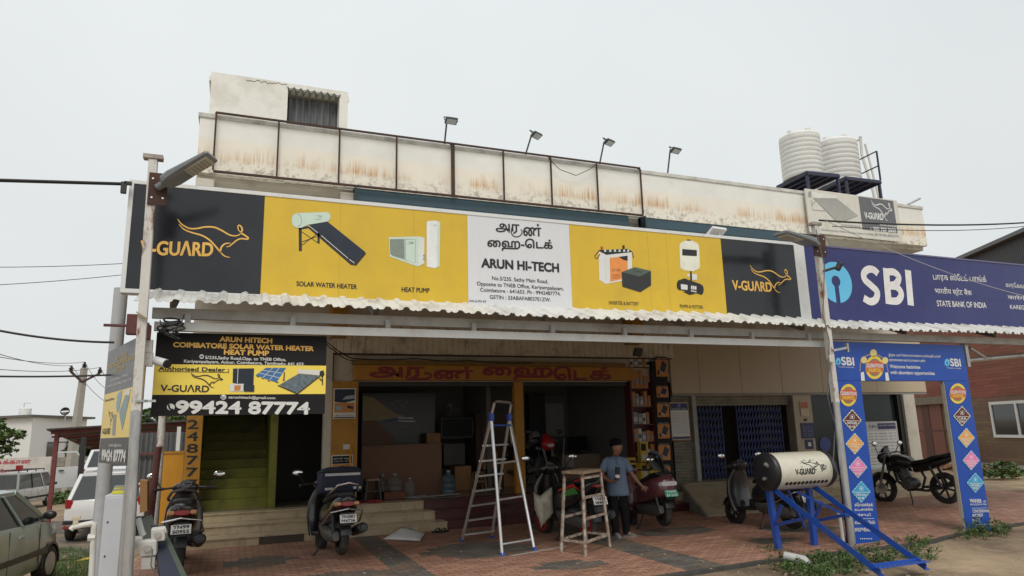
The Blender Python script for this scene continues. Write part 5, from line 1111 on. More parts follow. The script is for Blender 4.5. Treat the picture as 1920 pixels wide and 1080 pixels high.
def place(t, rear, front, s, lean=0):
    rear, front = V(rear), V(front); d = (front - rear); d.z = 0; d.normalize()
    t.location = rear + d * .64 * s; t.location.z = .034; t.rotation_mode = 'ZYX'; t.rotation_euler = (-lean, 0, math.atan2(d.y, d.x)); t.scale = (s, s * 1.14, s)
def mirror(p, sy, lift=.16, back=-.02):
    b = B(); b.tube([(.43, sy * .26, 1.0), (.42, sy * .31, 1.0 + lift * .5), (.40 + back, sy * .36, 1.0 + lift)], .008, 6); m = obj('mirror', b, darkm, p, smooth=True)
    b = B(); b.ell((.40 + back, sy * .38, 1.03 + lift), (.02, .075, .05), 14, 8); obj('mirror_shell', b, blackp, m, smooth=True)
    b = B(); b.ell((.385 + back, sy * .38, 1.03 + lift), (.009, .066, .042), 14, 6); obj('mirror_glass', b, chrome, m, smooth=True)
def plate(p, c, rm, w, h, lines, m, tm):
    b = B(); b.box(c, (.008, w, h), rm); pl = obj('number_plate', b, m, p, bevel=.003)
    b = B()
    for k, s_ in enumerate(lines):
        vs, fs, bd = glyphs(s_); x0, x1 = min(q[0] for q in vs), max(q[0] for q in vs); hh = h * .34; ww = w * .8
        z0 = h * (.07 if k == 0 else -.42) if len(lines) == 2 else -h * .17
        # seen from behind, left is +y
        b.add([c + rm @ V((-.0056, w * .4 - (x - x0) / (x1 - x0) * ww, z0 + y / .73 * hh)) for x, y in vs], fs)
        for i, j, cc in bd:
            P_ = [c + rm @ V((-.0062, w * .4 - (vs[q][0] - x0) / (x1 - x0) * ww, z0 + vs[q][1] / .73 * hh)) for q in (i, j)]
            if (P_[1] - P_[0]).length > 1e-6: b.bar(P_[0], P_[1], .004, .0006, up=rm @ V((1, 0, 0)))
    obj('plate_lettering', b, tm, pl); return pl
def scooter(lab, body, rear, front, s=1.1, lean=.1, style='plain', plate_l=('TN99', 'S0955'), plate_m=None, rim=None, box=False, fender=None, seatm=None, group='parked scooters', mirrors=(1, -1)):
    t = thing('scooter', lab, 'scooter', world=False, group=group)
    wr = .235
    wheel(t, -.64, wr, rim or darkm); wheel(t, .64, wr, rim or darkm)
    # rear body
    zc = .60 if style != 'vespa' else .58
    b = B(); rings = []
    pr = {'plain': ((-.98, .735, .04, .035), (-.93, .72, .115, .075), (-.8, .66, .155, .125), (-.55, .60, .17, .16), (-.25, .575, .17, .17), (-.02, .53, .155, .17), (.06, .5, .12, .15)),
          'vespa': ((-.97, .62, .05, .09), (-.93, .62, .13, .15), (-.78, .61, .195, .18), (-.5, .59, .215, .19), (-.2, .57, .20, .18), (0, .53, .16, .17), (.07, .5, .12, .15)),
          'sport': ((-1.02, .82, .03, .03), (-.95, .79, .10, .055), (-.75, .70, .14, .10), (-.5, .62, .16, .15), (-.2, .575, .16, .17), (.0, .53, .15, .17), (.06, .5, .12, .15))}[style]
    for x, z, hy, hz in pr: rings.append(srow(x, z, hy, hz, 20, 2.8))
    b.loft(rings); obj('rear_body', b, body, t, smooth=True, angle=50)
    # seat
    b = B(); zs = .0 if style != 'sport' else .02
    b.loft([srow(x, z + zs, hy, hz, 18, 3) for x, z, hy, hz in ((-.88, .80, .09, .03), (-.82, .81, .125, .045), (-.6, .80, .14, .055), (-.42, .775, .14, .05), (-.2, .76, .135, .045), (.0, .745, .11, .04), (.07, .735, .07, .025))]); obj('seat', b, seatm or mat('seat_vinyl', (.014, .014, .015), .55, var=.1), t, smooth=True)
    # floor, tunnel and front apron
    b = B(); b.bx(.02, .44, -.17, .17, .275, .325); b.bx(.02, .12, -.14, .14, .326, .46); obj('floorboard', b, blackp, t, bevel=.02)
    b = B()
    ap = [(.26, .44, .20, .07), (.36, .47, .215, .05), (.55, .515, .225, .055), (.75, .505, .21, .055), (.88, .475, .16, .055), (.97, .45, .10, .05)]
    b.loft([hrow(z, x, 0, rx, ry, 20, 3) for z, x, ry, rx in ap]); obj('front_apron', b, body, t, smooth=True, angle=50)
    b = B(); b.tube([(.47, 0, .86), (.60, 0, .36), (.64, 0, wr)], .03, 10); b.bar((.64, -.07, wr), (.64, .07, wr), .03); b.tube([(.60, .06, .40), (.64, .07, wr)], .022, 8); b.tube([(.60, -.06, .40), (.64, -.07, wr)], .022, 8); obj('fork', b, mat('fork_grey', (.2, .2, .2), .4, metal=.5), t, smooth=True)
    # front fender: arc over the wheel
    b = B(); rows = []
    for k in range(11):
        a = R(20 + k * 15.5); rr = wr + .035; hy = .075
        c = V((.64 + rr * math.cos(a), 0, wr + rr * math.sin(a))); d = V((math.cos(a), 0, math.sin(a)))
        rows.append([c - d * .05 + V((0, -hy, 0)), c + V((0, -hy * .7, 0)), c + d * .018, c + V((0, hy * .7, 0)), c - d * .05 + V((0, hy, 0)), c - d * .01 + V((0, hy * .6, 0)), c + d * .008, c - d * .01 + V((0, -hy * .6, 0))])
    b.loft(rows); obj('front_fender', b, fender or body, t, smooth=True)
    b = B(); rows = []
    for k in range(8):
        a = R(75 + k * 14); rr = wr + .03; hy = .065; c = V((-.64 + rr * math.cos(a), 0, wr + rr * math.sin(a))); d = V((math.cos(a), 0, math.sin(a)))
        rows.append([c + V((0, -hy, 0)), c + d * .012, c + V((0, hy, 0)), c - d * .01])
    b.loft(rows); b.bar((-.93, 0, .56), (-.97, 0, .40), .15, .02, up=(1, 0, 0)); obj('rear_fender', b, blackp, t, smooth=True, angle=30)
    # handlebar cowl with instruments
    b = B(); b.loft([hrow(z, x, 0, rx, ry, 18, 2.6) for z, x, ry, rx in ((.93, .45, .08, .06), (.98, .455, .15, .095), (1.03, .44, .16, .10), (1.07, .42, .12, .07), (1.085, .41, .06, .035))]); hb = obj('handlebar', b, body if style != 'sport' else blackg, t, smooth=True, angle=60)
    b = B(); b.tube([(.34, -.34, 1.0), (.40, -.16, 1.02), (.40, .16, 1.02), (.34, .34, 1.0)], .014, 8); obj('bar', b, darkm, hb, smooth=True)
    for sy in (1, -1):
        b = B(); b.tube([(.37, sy * .24, 1.012), (.335, sy * .355, .998)], .02, 10); obj('grip', b, rubber, hb, smooth=True)
        b = B(); b.tube([(.41, sy * .2, 1.01), (.40, sy * .34, .985)], .007, 6); obj('lever', b, alu, hb)
    b = B(); b.lathe((.365, 0, 1.06), (-.75, 0, .65), [(0, .075), (.012, .072)], 20); obj('instrument_dial', b, mat('dial_face', (.08, .085, .09), .15), hb)
    b = B(); b.ell((.535, 0, 1.0), (.03, .09, .055), 16, 8); obj('headlight', b, mat('headlamp_lens', (.45, .46, .46), .1), hb, smooth=True)
    for sy in mirrors: mirror(t, sy)
    # tail: lamp, grab rail, indicators, plate
    tx, tz = {'plain': (-.955, .68), 'vespa': (-.975, .66), 'sport': (-.985, .765)}[style]
    if style == 'plain':
        b = B(); b.loft([srow(tx - .028, tz, .075, .028, 14, 3), srow(tx + .04, tz, .10, .042, 14, 3)]); obj('tail_lamp', b, mat('tail_red', (.30, .012, .014), .15), t, smooth=True)
        for sy in (1, -1): b = B(); b.loft([srow(tx - .018, tz + .005, .03, .022, 12, 3, sy * .108), srow(tx + .06, tz, .045, .036, 12, 3, sy * .11)]); obj('indicator', b, mat('indicator_amber', (.50, .25, .10), .2), t, smooth=True)
        gm = chrome if box else mat('dark_rail', (.05, .05, .055), .4)
        b = B(); b.tube([(-.62, .15, .84), (-.82, .155, .86), (-.98, .115, .93), (-1.03, 0, .955), (-.98, -.115, .93), (-.82, -.155, .86), (-.62, -.15, .84)], .016, 10); obj('grab_rail', b, gm, t, smooth=True)
        b = B(); b.tube([(-.25, .20, .40), (-.6, .23, .44), (-.93, .19, .58), (-1.03, 0, .615), (-.93, -.19, .58), (-.6, -.23, .44), (-.25, -.20, .40)], .011, 8); obj('crash_guard', b, chrome, t, smooth=True)
    elif style == 'vespa':
        b = B(); b.loft([srow(tx - .004, tz - .02, .125, .035, 14, 4), srow(tx + .05, tz - .02, .145, .045, 14, 4)]); obj('tail_lamp', b, mat('clear_tail_lens', (.62, .58, .60), .12), t, smooth=True)
        b = B(); b.box((-.96, 0, .50), (.03, .09, .035)); obj('reflector', b, mat('tail_red', (.30, .012, .014), .15), t, bevel=.005)
        b = B(); b.tube([(-.72, .16, .82), (-.95, .16, .82)], .016, 8); b.tube([(-.72, -.16, .82), (-.95, -.16, .82)], .016, 8); b.tube([(-.9, .16, .82), (-.9, -.16, .82)], .016, 8); obj('grab_rail', b, blackp, t, smooth=True)
    else:
        b = B(); b.loft([srow(tx - .02, tz, .06, .02, 14, 3), srow(tx + .04, tz, .085, .03, 14, 3)]); obj('tail_lamp', b, mat('tail_red', (.30, .012, .014), .15), t, smooth=True)
        b = B(); b.prism([(-.72, .155, .66), (-.25, .172, .60), (-.30, .172, .68), (-.62, .155, .75)], (0, .012, 0)); obj('side_decal', b, mat('decal_green', (.06, .25, .05), .4), t)
        b = B(); b.prism([(-.78, .152, .70), (-.62, .16, .755), (-.2, .172, .685), (-.2, .172, .71), (-.6, .158, .80)], (0, .013, 0)); obj('side_stripe', b, mat('decal_red', (.48, .02, .02), .4), t)
        b = B(); b.tube([(-.6, .13, .83), (-.85, .12, .88), (-1.0, .06, .92)], .014, 8); b.tube([(-.6, -.13, .83), (-.85, -.12, .88), (-1.0, -.06, .92)], .014, 8); obj('grab_rail', b, mat('decal_red', (.48, .02, .02), .4), t, smooth=True)
    rm = Euler((0, R(18), 0)).to_matrix()
    plate(t, V((-1.0, 0, .485 if style != 'sport' else .56)), rm, .2, .115, plate_l, plate_m or paper, printk if plate_m is None else paper)
    # engine, exhaust, stand, shock absorber
    b = B(); b.loft([srow(x, z, hy, hz, 14, 3, .1) for x, z, hy, hz in ((-.80, .26, .04, .06), (-.7, .26, .06, .09), (-.4, .29, .07, .1), (-.1, .33, .06, .08), (-.0, .36, .04, .05))]); b.ell((-.3, -.02, .36), (.2, .12, .11)); obj('engine', b, mat('engine_grey', (.10, .10, .10), .45, metal=.4), t, smooth=True)
    b = B(); b.tube([(-.95, -.19, .36), (-.93, -.19, .355), (-.5, -.18, .30), (-.45, -.17, .30)], [.055, .068, .062, .03], 16); b.tube([(-.45, -.17, .30), (-.15, -.12, .25), (-.05, -.05, .28)], .02, 8)
    if style != 'vespa': ex = obj('exhaust', b, blackp, t, smooth=True, angle=50); b = B(); b.tube([(-.955, -.19, .36), (-.975, -.19, .362)], .035, 12); obj('exhaust_tip', b, darkm, ex)
    b = B(); b.tube([(-.78, .13, .3), (-.72, .13, .56)], .025, 10); obj('shock_absorber', b, darkm, t, smooth=True)
    b = B(); b.tube([(-.15, .1, .26), (-.22, .22, .06), (-.23, .26, .02)], .011, 8); b.bar((-.26, .25, .015), (-.2, .27, .015), .04, .015); obj('side_stand', b, darkm, t, smooth=True)
    if box:
        b = B(); b.loft([hrow(z, -.47, 0, rx, ry, 4 * 6, 7) for z, rx, ry in ((.84, .20, .24), (.86, .21, .26), (1.12, .205, .25), (1.18, .18, .22), (1.20, .12, .16))])
        bg = thing('delivery_bag', 'navy padded bag with grey reflective bands on the seat of the black scooter', 'bag', world=False)
        obj('bag_body', b, mat('navy_canvas', lin(34, 38, 62), .8, var=.2, bump=.3, bscale=30), bg, smooth=True, angle=60)
        b = B(); b.bx(-.686, -.68, -.22, .22, 1.07, 1.105); b.bx(-.686, -.681, .12, .22, .88, .912); b.bx(-.686, -.681, -.23, -.13, .88, .912); obj('reflective_band', b, mat('reflective_grey', (.42, .43, .44), .4), bg)
        b = B(); b.loft([hrow(z, -.47, 0, .208 + d, .255 + d, 24, 7) for z, d in ((1.125, 0), (1.13, .006), (1.15, .002), (1.155, -.01))]); obj('lid_seam', b, mat('black_webbing', (.02, .02, .022), .8), bg, smooth=True)
        place(bg, rear, front, s, lean)
    place(t, rear, front, s, lean); return t
r1_, f1_ = G(349, 1066), None
def fwd(rear, x, y): return V((x, y, 0))
scooter('black scooter with white plate TN99 S0955 parked before the number pillar', mat('black_brown_paint', (.022, .019, .018), .22, coat=.5, var=.1), G(334, 1082), G(334, 1082) + V((-.05, 1.4, 0)), 1.13, .09, 'plain', ('TN99', 'S0955'))
scooter('black scooter carrying a navy delivery bag, parked alone before the beige steps', blackg, G(640, 1055), G(640, 1055) + V((-.14, 1.4, 0)), 1.1, .10, 'plain', ('TN38D', 'M4736'), box=True)
scooter('maroon scooter with a green number plate beside the man in blue', mat('maroon_paint', (.13, .038, .05), .25, coat=.6, var=.08), G(1250, 1004), G(1250, 1004) + V((.12, 1.4, 0)), 1.1, .17, 'vespa', ('TN99', 'EV 2151'), mat('green_plate', (.015, .30, .20), .4), mirrors=(1, -1))
scooter('dark grey scooter parked sideways behind the blue heater stand', mat('graphite_paint', (.018, .019, .021), .3, coat=.4, var=.1), G(1490, 1000), G(1384, 984), 1.1, .05, 'plain', ('TN37', 'C8842'), fender=mat('graphite_paint', (.018, .019, .021)))
rb = scooter('black sporty scooter with red wheels and a white sack, behind the rusty stool', blackg, G(1105, 1022), G(1002, 997), 1.16, .05, 'sport', ('TN38', 'W4421'), rim=mat('red_rim', (.42, .015, .02), .35), fender=mat('red_fender', (.30, .015, .02), .35))
# sack hanging on the red wheeled scooter
sp_ = [(1000, 925), (1012, 930), (1036, 912), (1038, 960), (1028, 975), (1014, 992), (1008, 968), (1001, 950)]
SS = Pl(G(1020, 1010) + V((-.1, -.1, 0)), CAMR)
b = B(); rings = []
for f_, k in ((-.16, .55), (-.12, .85), (0, 1.0), (.1, .86), (.14, .5)):
    cu = [SS.hit(*p) for p in sp_]; mx_ = sum(c[0] for c in cu) / 8; my_ = sum(c[1] for c in cu) / 8; ring = []
    for i in range(8):
        for q in range(3): u = q / 3; a_, c_ = cu[i], cu[(i + 1) % 8]; ring.append(SS.P(mx_ + (a_[0] + (c_[0] - a_[0]) * u - mx_) * k + .01 * math.sin(i * 3 + f_ * 20), my_ + (a_[1] + (c_[1] - a_[1]) * u - my_) * k + .01 * math.cos(i * 5), -f_))
    rings.append(ring)
b.loft(rings); sk = thing('sack', 'crumpled white woven sack hanging on the red wheeled scooter', 'sack', SS.o)
obj('sack_body', b, mat('woven_plastic', lin(196, 194, 178), .7, var=.12, dirt=lin(140, 136, 118), damt=.35, dscale=6, bump=.5, bscale=9), sk, smooth=True, angle=80)
b = B(); SS2 = Pl(SS.P(0, 0, .164), CAMR)
for k in range(5): text(b, SS2, ('GROUND NUT', 'QUALITY', 'RICE', '50 KG', 'NET')[k] if False else 'IIII', (1019 + 2.5 * k, 972 - k * 3), (1021.5 + 2.5 * k, 972 - k * 3), 30 - 4 * k, .0, bbox=True) if k < 3 else None
obj('print_marks', b, mat('faded_grey_green', (.32, .34, .3), .7), sk)

# motorcycle
def motorcycle(name, lab, rear, front, s, lean, body, rim, plate_l, group=None, decal=None, hm=None):
    t = thing(name, lab, 'motorcycle', world=False, group=group); wr = .30
    wheel(t, -.66, wr, rim, 6, .052); wheel(t, .64, wr, rim, 6, .045)
    b = B(); b.lathe((.64, .045, wr), (0, 1, 0), [(0, .12), (.006, .12)], 20); obj('brake_disc', b, alu, t)
    b = B(); b.tube([(.40, .1, .95), (.64, .1, wr)], .024, 10); b.tube([(.40, -.1, .95), (.64, -.1, wr)], .024, 10); b.bar((.44, -.1, .8), (.44, .1, .8), .04); obj('fork', b, MATS['fork_grey'], t, smooth=True)
    b = B(); rows = []
    for k in range(10):
        a = R(45 + k * 13); rr = wr + .03; hy = .07; c = V((.64 + rr * math.cos(a), 0, wr + rr * math.sin(a))); d = V((math.cos(a), 0, math.sin(a)))
        rows.append([c - d * .03 + V((0, -hy, 0)), c + d * .012, c - d * .03 + V((0, hy, 0)), c - d * .01])
    b.loft(rows); obj('front_fender', b, body, t, smooth=True)
    b = B(); b.loft([srow(x, z, hy, hz, 18, 2.6) for x, z, hy, hz in ((-.12, .79, .10, .06), (-.05, .81, .14, .10), (.1, .84, .17, .13), (.25, .85, .17, .13), (.33, .84, .12, .09), (.37, .83, .06, .05))]); b.prism([(.36, .15, .80), (.36, .15, .66), (.05, .17, .62), (.1, .17, .72)], (0, .02, 0)); b.prism([(.36, -.15, .80), (.36, -.15, .66), (.05, -.17, .62), (.1, -.17, .72)], (0, -.02, 0)); obj('tank', b, body, t, smooth=True, angle=50)
    b = B(); b.loft([srow(x, z, hy, hz, 16, 3) for x, z, hy, hz in ((-.98, .94, .07, .02), (-.9, .925, .11, .035), (-.6, .885, .13, .045), (-.4, .82, .14, .05), (-.15, .795, .12, .04), (-.08, .80, .08, .03))]); obj('seat', b, MATS['seat_vinyl'], t, smooth=True)
    b = B(); b.loft([srow(x, z, hy, hz, 14, 2.6) for x, z, hy, hz in ((-1.1, .93, .03, .02), (-1.0, .89, .08, .04), (-.75, .81, .12, .07), (-.4, .72, .13, .09), (-.15, .68, .11, .08))]); obj('tail_body', b, body, t, smooth=True)
    b = B(); b.loft([srow(-1.09, .87, .06, .02, 12, 3), srow(-1.04, .86, .07, .03, 12, 3)]); obj('tail_lamp', b, MATS['tail_red'], t, smooth=True)
    b = B(); b.bar((-.95, 0, .80), (-1.12, 0, .52), .16, .02, up=(1, 0, 0)); b.bar((-.7, .0, .64), (-.98, 0, .70), .12, .02); obj('rear_fender', b, blackp, t, bevel=.004)
    for sy in (1, -1):
        b = B(); b.tube([(-1.02, 0, .78), (-1.03, sy * .16, .78)], .01, 6); b.ell((-1.03, sy * .17, .78), (.03, .03, .022)); obj('indicator', b, MATS['indicator_amber'], t, smooth=True)
        b = B(); b.tube([(-.66, sy * .1, wr + .02), (-.5, sy * .12, .72)], .028, 10); obj('shock_absorber', b, darkm, t, smooth=True)
        b = B(); b.tube([(-.45, sy * .13, .84), (-.8, sy * .13, .92), (-1.02, sy * .09, .97)], .014, 8); obj('grab_rail', b, darkm, t, smooth=True)
    plate(t, V((-1.10, 0, .66)), Euler((0, R(20), 0)).to_matrix(), .2, .12, plate_l, paper, printk)
    b = B(); b.ell((.02, 0, .40), (.2, .14, .13)); b.lathe((.1, 0, .45), (.35, 0, 1), [(0, .10), (.22, .095)], 14)
    for k in range(6): b.lathe((.115 + .012 * k, 0, .50 + .034 * k), (.35, 0, 1), [(0, .13), (.012, .13)], 14)
    b.lathe((.02, .1, .38), (0, 1, 0), [(0, .12), (.06, .1)], 16); obj('engine', b, MATS['engine_grey'], t, smooth=True, angle=30)
    b = B(); b.tube([(.38, 0, .88), (.30, 0, .45), (.1, 0, .26), (-.2, 0, .28), (-.3, 0, .5), (-.2, 0, .72)], .025, 8); b.tube([(.38, 0, .86), (0, 0, .72), (-.5, .0, .74), (-.95, 0, .86)], .022, 8); b.bar((-.25, .07, .33), (-.66, .07, wr), .04); b.bar((-.25, -.07, .33), (-.66, -.07, wr), .04); obj('frame', b, darkm, t, smooth=True)
    b = B(); b.tube([(.2, -.1, .45), (.25, -.13, .28), (-.2, -.15, .24), (-.4, -.16, .30), (-.95, -.19, .42)], [.02, .022, .025, .05, .055], 12); obj('exhaust', b, MATS['engine_grey'], t, smooth=True)
    b = B(); b.loft([hrow(z, x, 0, rx, ry, 18, 2.5) for z, x, ry, rx in ((.78, .47, .06, .05), (.84, .49, .13, .10), (.93, .49, .15, .12), (1.02, .47, .12, .09), (1.12, .43, .08, .03), (1.16, .40, .05, .012))]); fa = obj('headlight_fairing', b, decal or body, t, smooth=True, angle=60)
    b = B(); b.ell((.565, 0, .90), (.045, .10, .065), 16, 8); obj('headlight', b, MATS['headlamp_lens'], fa, smooth=True)
    b = B(); b.tube([(.26, .36, 1.0), (.36, .2, 1.03), (.40, 0, 1.0), (.36, -.2, 1.03), (.26, -.36, 1.0)], .014, 8); hbm = obj('handlebar', b, darkm, t, smooth=True)
    for sy in (1, -1):
        b = B(); b.tube([(.32, sy * .27, 1.017), (.255, sy * .375, .998)], .02, 10); obj('grip', b, rubber, hbm, smooth=True)
        b = B(); b.tube([(.38, sy * .2, 1.03), (.34, sy * .36, 1.0)], .008, 6); obj('lever', b, alu, hbm)
    for sy in (1, -1): mirror(t, sy, .18)
    b = B(); b.tube([(0, .1, .28), (-.12, .24, .05), (-.13, .27, .0)], .012, 8); obj('side_stand', b, darkm, t, smooth=True)
    place(t, rear, front, s, lean); return t
motorcycle('motorcycle', 'black motorcycle on its side stand, seen through the blue arch', G(1778, 952), G(1668, 943), 1.13, .06, mat('matt_black_paint', (.012, .012, .013), .3, coat=.3), darkm, ('TN38', 'BL 8319'))
mr = motorcycle('motorcycle', 'dark motorcycle with a red and white nose standing inside the shop', (7.15, 15.4, .0), (6.85, 16.7, 0), 1.08, .08, mat('matt_black_paint', (.012, .012, .013)), darkm, ('TN38', 'AA 1707'), decal=mat('red_fairing', (.36, .02, .02), .3))
mr.location.z = FZ; mr.rotation_euler[2] += math.pi
b = B(); hc = V((6.92, 16.0, FZ + 1.2)); b.ell(hc, (.15, .17, .16), 16, 10); hl = thing('helmet', 'grey helmet resting on the motorcycle inside the shop', 'helmet', hc - V((0, 0, .16))); obj('shell', b, mat('grey_helmet', (.16, .15, .14), .4), hl, smooth=True)
b = B(); b.ell(hc + V((0, -.04, -.02)), (.13, .15, .07), 16, 8); obj('visor', b, glassd, hl, smooth=True)

# ------------------------------------------------------------------ solar water heater on its blue stand
FLf, FRf = G(1456, 1036), G(1531, 1028); FRf.y = FLf.y
TB = ATY(1444, 916, FLf.y).z; yb = FLf.y
xL, xR = FLf.x - .02, FRf.x
BLp, BRp = G(1660, 1092), G(1735, 1074)
BLp = V((xL + (BRp.x - xR), BRp.y, .03)); BRp.z = .03
tc_ = ATY(1484, 882, yb - .02)
ht = thing('solar_heater', 'display solar heater with cream drum on a bright blue stand in the weeds', 'water heater', (8, 8, 0))
L_, r_ = 1.06, .28; a_ = V((1, 0, 0))
dx_a = ATY(1438, 884, yb - .02).x - .0; c0 = V((dx_a, yb - .02, tc_.z))
b = B(); b.lathe(c0 + a_ * .02, a_, [(0, r_), (L_, r_)], 48); drum = obj('drum', b, mat('cream_drum_paint', lin(206, 202, 184), .25, var=.03, coat=.4, dirt=lin(186, 180, 160), damt=.2), ht, smooth=True, angle=40)
b = B(); b.lathe(c0, a_, [(-.07, r_ * .35), (-.066, r_ * .8), (-.05, r_ * .95), (-.03, r_ * 1.015), (.03, r_ * 1.015), (.031, r_ * .9)], 40); obj('end_cap', b, blackp, drum, smooth=True, angle=50)
b = B(); b.lathe(c0 + a_ * (L_ - .02), a_, [(0, r_ * .9), (.001, r_ * 1.015), (.08, r_ * 1.015), (.11, r_ * .95), (.13, r_ * .7)], 40); obj('end_cap', b, blackp, drum, smooth=True, angle=50)
b = B()
for dz, dy in ((.12, -.08), (-.1, -.02)): b.cyl(c0 + V((-.06, dy, dz)), c0 + V((-.10, dy, dz)), .025, 10)
b.box(c0 + V((-.075, -.1, .1)), (.02, .05, .05)); obj('port', b, alu, drum)
b = B(); an = R(-38)
for k in range(11):
    x = c0.x + .16 + .078 * k; d = V((0, -math.cos(an), math.sin(an))); b.cyl(V((x, c0.y, c0.z)) + d * (r_ - .002), V((x, c0.y, c0.z)) + d * (r_ + .004), .031, 14)
obj('tube_hole', b, mat('hole_dark', (.035, .022, .015), .8), drum)
# print wrapped round the drum
def wrap(l, wd, b):
    for p, q in zip(l[:-1], l[1:]):
        P_ = []
        for (x, h) in (p, q):
            an2 = h / r_; d = V((0, -math.cos(an2), math.sin(an2))); P_.append((V((x, c0.y, c0.z)) + d * (r_ + .0025), d))
        dd = (P_[1][0] - P_[0][0]);
        if dd.length < 1e-6: continue
        n = dd.cross(P_[0][1]).normalized() * wd / 2
        b.add([P_[0][0] + n, P_[0][0] - n, P_[1][0] - n, P_[1][0] + n], [(0, 1, 2, 3)])
b = B()
for l in ROO: wrap([(c0.x + .46 + .34 * x / 387, .16 - .15 * y / 211) for x, y in l], .012, b)
vs, fs, bd = glyphs('V-GU\u039bRD'); x0_, x1_ = min(v[0] for v in vs), max(v[0] for v in vs)
def wp_(x, y):
    xx = c0.x + .30 + (x - x0_) / (x1_ - x0_) * .38; h = -.045 + y / .73 * .085; an2 = h / r_; d = V((0, -math.cos(an2), math.sin(an2))); return V((xx, c0.y, c0.z)) + d * (r_ + .0025)
b.add([wp_(*v) for v in vs], fs)
for i, j, c in bd:
    p, q = wp_(*vs[i]), wp_(*vs[j])
    if (p - q).length > 1e-5: b.bar(p, q, .011, .001, up=(0, 1, .2))
rc = random.Random(5)
for k in range(16): x = .42 + rc.random() * .3; h = .02 + rc.random() * .15; wrap([(c0.x + x, h), (c0.x + x + rc.uniform(.01, .05), h + rc.uniform(-.01, .03))], .008, b); wrap([(c0.x + .86 + rc.uniform(-.06, .06), .03 + rc.uniform(-.06, .06)), (c0.x + .86 + rc.uniform(-.06, .06), .03 + rc.uniform(-.06, .06))], .01, b)
obj('drum_lettering', b, mat('drum_print', (.05, .05, .05), .4), drum)
sblue = mat('bright_blue_paint', lin(34, 82, 176), .35, var=.08, coat=.3, dirt=lin(90, 92, 100), damt=.18, dscale=7)
zt4 = c0.z - r_ - .01
def angle_iron(nm, p, q, w=.055): 
    b = B(); p, q = V(p), V(q); d = (q - p).normalized(); u = V((1, 0, 0)) if abs(d.x) < .8 else V((0, 1, 0)); v = d.cross(u).normalized(); u = v.cross(d).normalized()
    b.bar(p + u * w / 2, q + u * w / 2, .006, w, up=v) if False else None
    A = lambda o, a, c: o + u * a + v * c
    b.loft([[A(o, 0, 0), A(o, w, 0), A(o, w, .006), A(o, .006, .006), A(o, .006, w), A(o, 0, w)] for o in (p, q)]); return obj(nm, b, sblue, ht)
tl_ = V((xL, yb, zt4 - .0)); tr_ = V((xR, yb, zt4))
for x, nm in ((xL, 'leg'), (xR, 'leg')): angle_iron(nm, (x + (.08 if x == xL else 0), yb + .02, .0), (x, yb + .02, zt4), .08)
for x, bt in ((xL, BLp), (xR, BRp)): angle_iron('rail', (x, yb - .06, zt4), bt, .085)
angle_iron('crossbar', tl_, tr_, .06); angle_iron('crossbar', BLp + V((0, .1, .06)), BRp + V((0.08, .1, .06)), .07)
b = B(); m0, m1 = BLp + V((-.02, .02, .10)), BRp + V((.08, .02, .10)); b.bar(m0, m1, .10, .012); fb = obj('foot_plate', b, sblue, ht)
b = B()
for k in range(11): p = m0.lerp(m1, (k + .5) / 11); b.box(p + V((0, 0, .0075)), (.035, .03, .003))
obj('slot', b, mat('slot_dark', (.02, .03, .06), .6), fb)
mid = lambda x, bt, t_: V((x, yb - .06, zt4)).lerp(bt, t_)
for x, bt in ((xL, BLp), (xR, BRp)):
    angle_iron('brace', (x + .05, yb + .0, zt4 * .42), mid(x, bt, .34) - V((0, 0, .05)), .045); angle_iron('brace', (x + .03, yb, zt4 * .45), (x + .03, yb - .2, zt4 - .2), .035)
angle_iron('brace', mid(xL, BLp, .03) + V((.42, 0, -.02)), mid(xR, BRp, .38) - V((0.02, 0, .03)), .035); angle_iron('brace', (xL + .3, yb - .05, zt4 - .02), (xL + .52, yb - .08, zt4 * .36), .04)

# ------------------------------------------------------------------ step ladder
LA, LB, LC, LD = G(865, 1019), G(921, 1012), G(942, 1046), G(1003, 1036)
def vplane_hit(p, q, px, py):
    S_ = Pl(p, (q - p).normalized()); return S_.px(px, py)
H1, H2 = vplane_hit(LA, LC, 921, 782), vplane_hit(LB, LD, 955, 782)
hz_ = (H1.z + H2.z) / 2; H1.z = H2.z = hz_
ld = thing('step_ladder', 'tall aluminium step ladder with blue hinges and feet standing open before the shop', 'ladder', (LA + LD) / 2)
topA, topB = LA.lerp(H1, 1.10), LB.lerp(H2, 1.10); tz4 = hz_ + (vplane_hit(LA, LC, 930, 752).z - hz_)
topA = LA + (H1 - LA) * ((tz4 - .0) / hz_); topB = LB + (H2 - LB) * ((tz4 - .0) / hz_)
b = B(); b.bar(LA + (H1 - LA) * .02, H1, .028, .06); obj('leg', b, alu, ld, bevel=.004); b = B(); b.bar(LB + (H2 - LB) * .02, H2, .028, .06); obj('leg', b, alu, ld, bevel=.004)
b = B(); b.tube([H1, topA.lerp(H1, .12), topA.lerp(topB, .12), topA.lerp(topB, .88), topB.lerp(H2, .12), H2], .022, 10); obj('handrail', b, alu, ld, smooth=True)
for p, h in ((LC, H1), (LD, H2)): b = B(); b.tube([p + (h - p) * .02, h], .026, 12); obj('leg', b, mat('bright_aluminium', (.74, .74, .74), .3, metal=.7), ld, smooth=True)
n_ = 7
for py_ in (882, 861, 834, 889): pass
for k in range(n_):
    f_ = .075 + .118 * k; p, q = LA.lerp(H1, f_), LB.lerp(H2, f_); dv = (LC - LA); dv.z = 0; dv.normalize()
    b = B(); b.bar(p + dv * .02, q + dv * .02, .10, .03); obj('step', b, alu, ld, bevel=.004)
b = B()
for f_ in (.09, .395, .655): p, q = LC.lerp(H1, f_), LD.lerp(H2, f_); b = B(); b.tube([p, q], .016, 8); obj('rung', b, MATS['bright_aluminium'], ld, smooth=True)
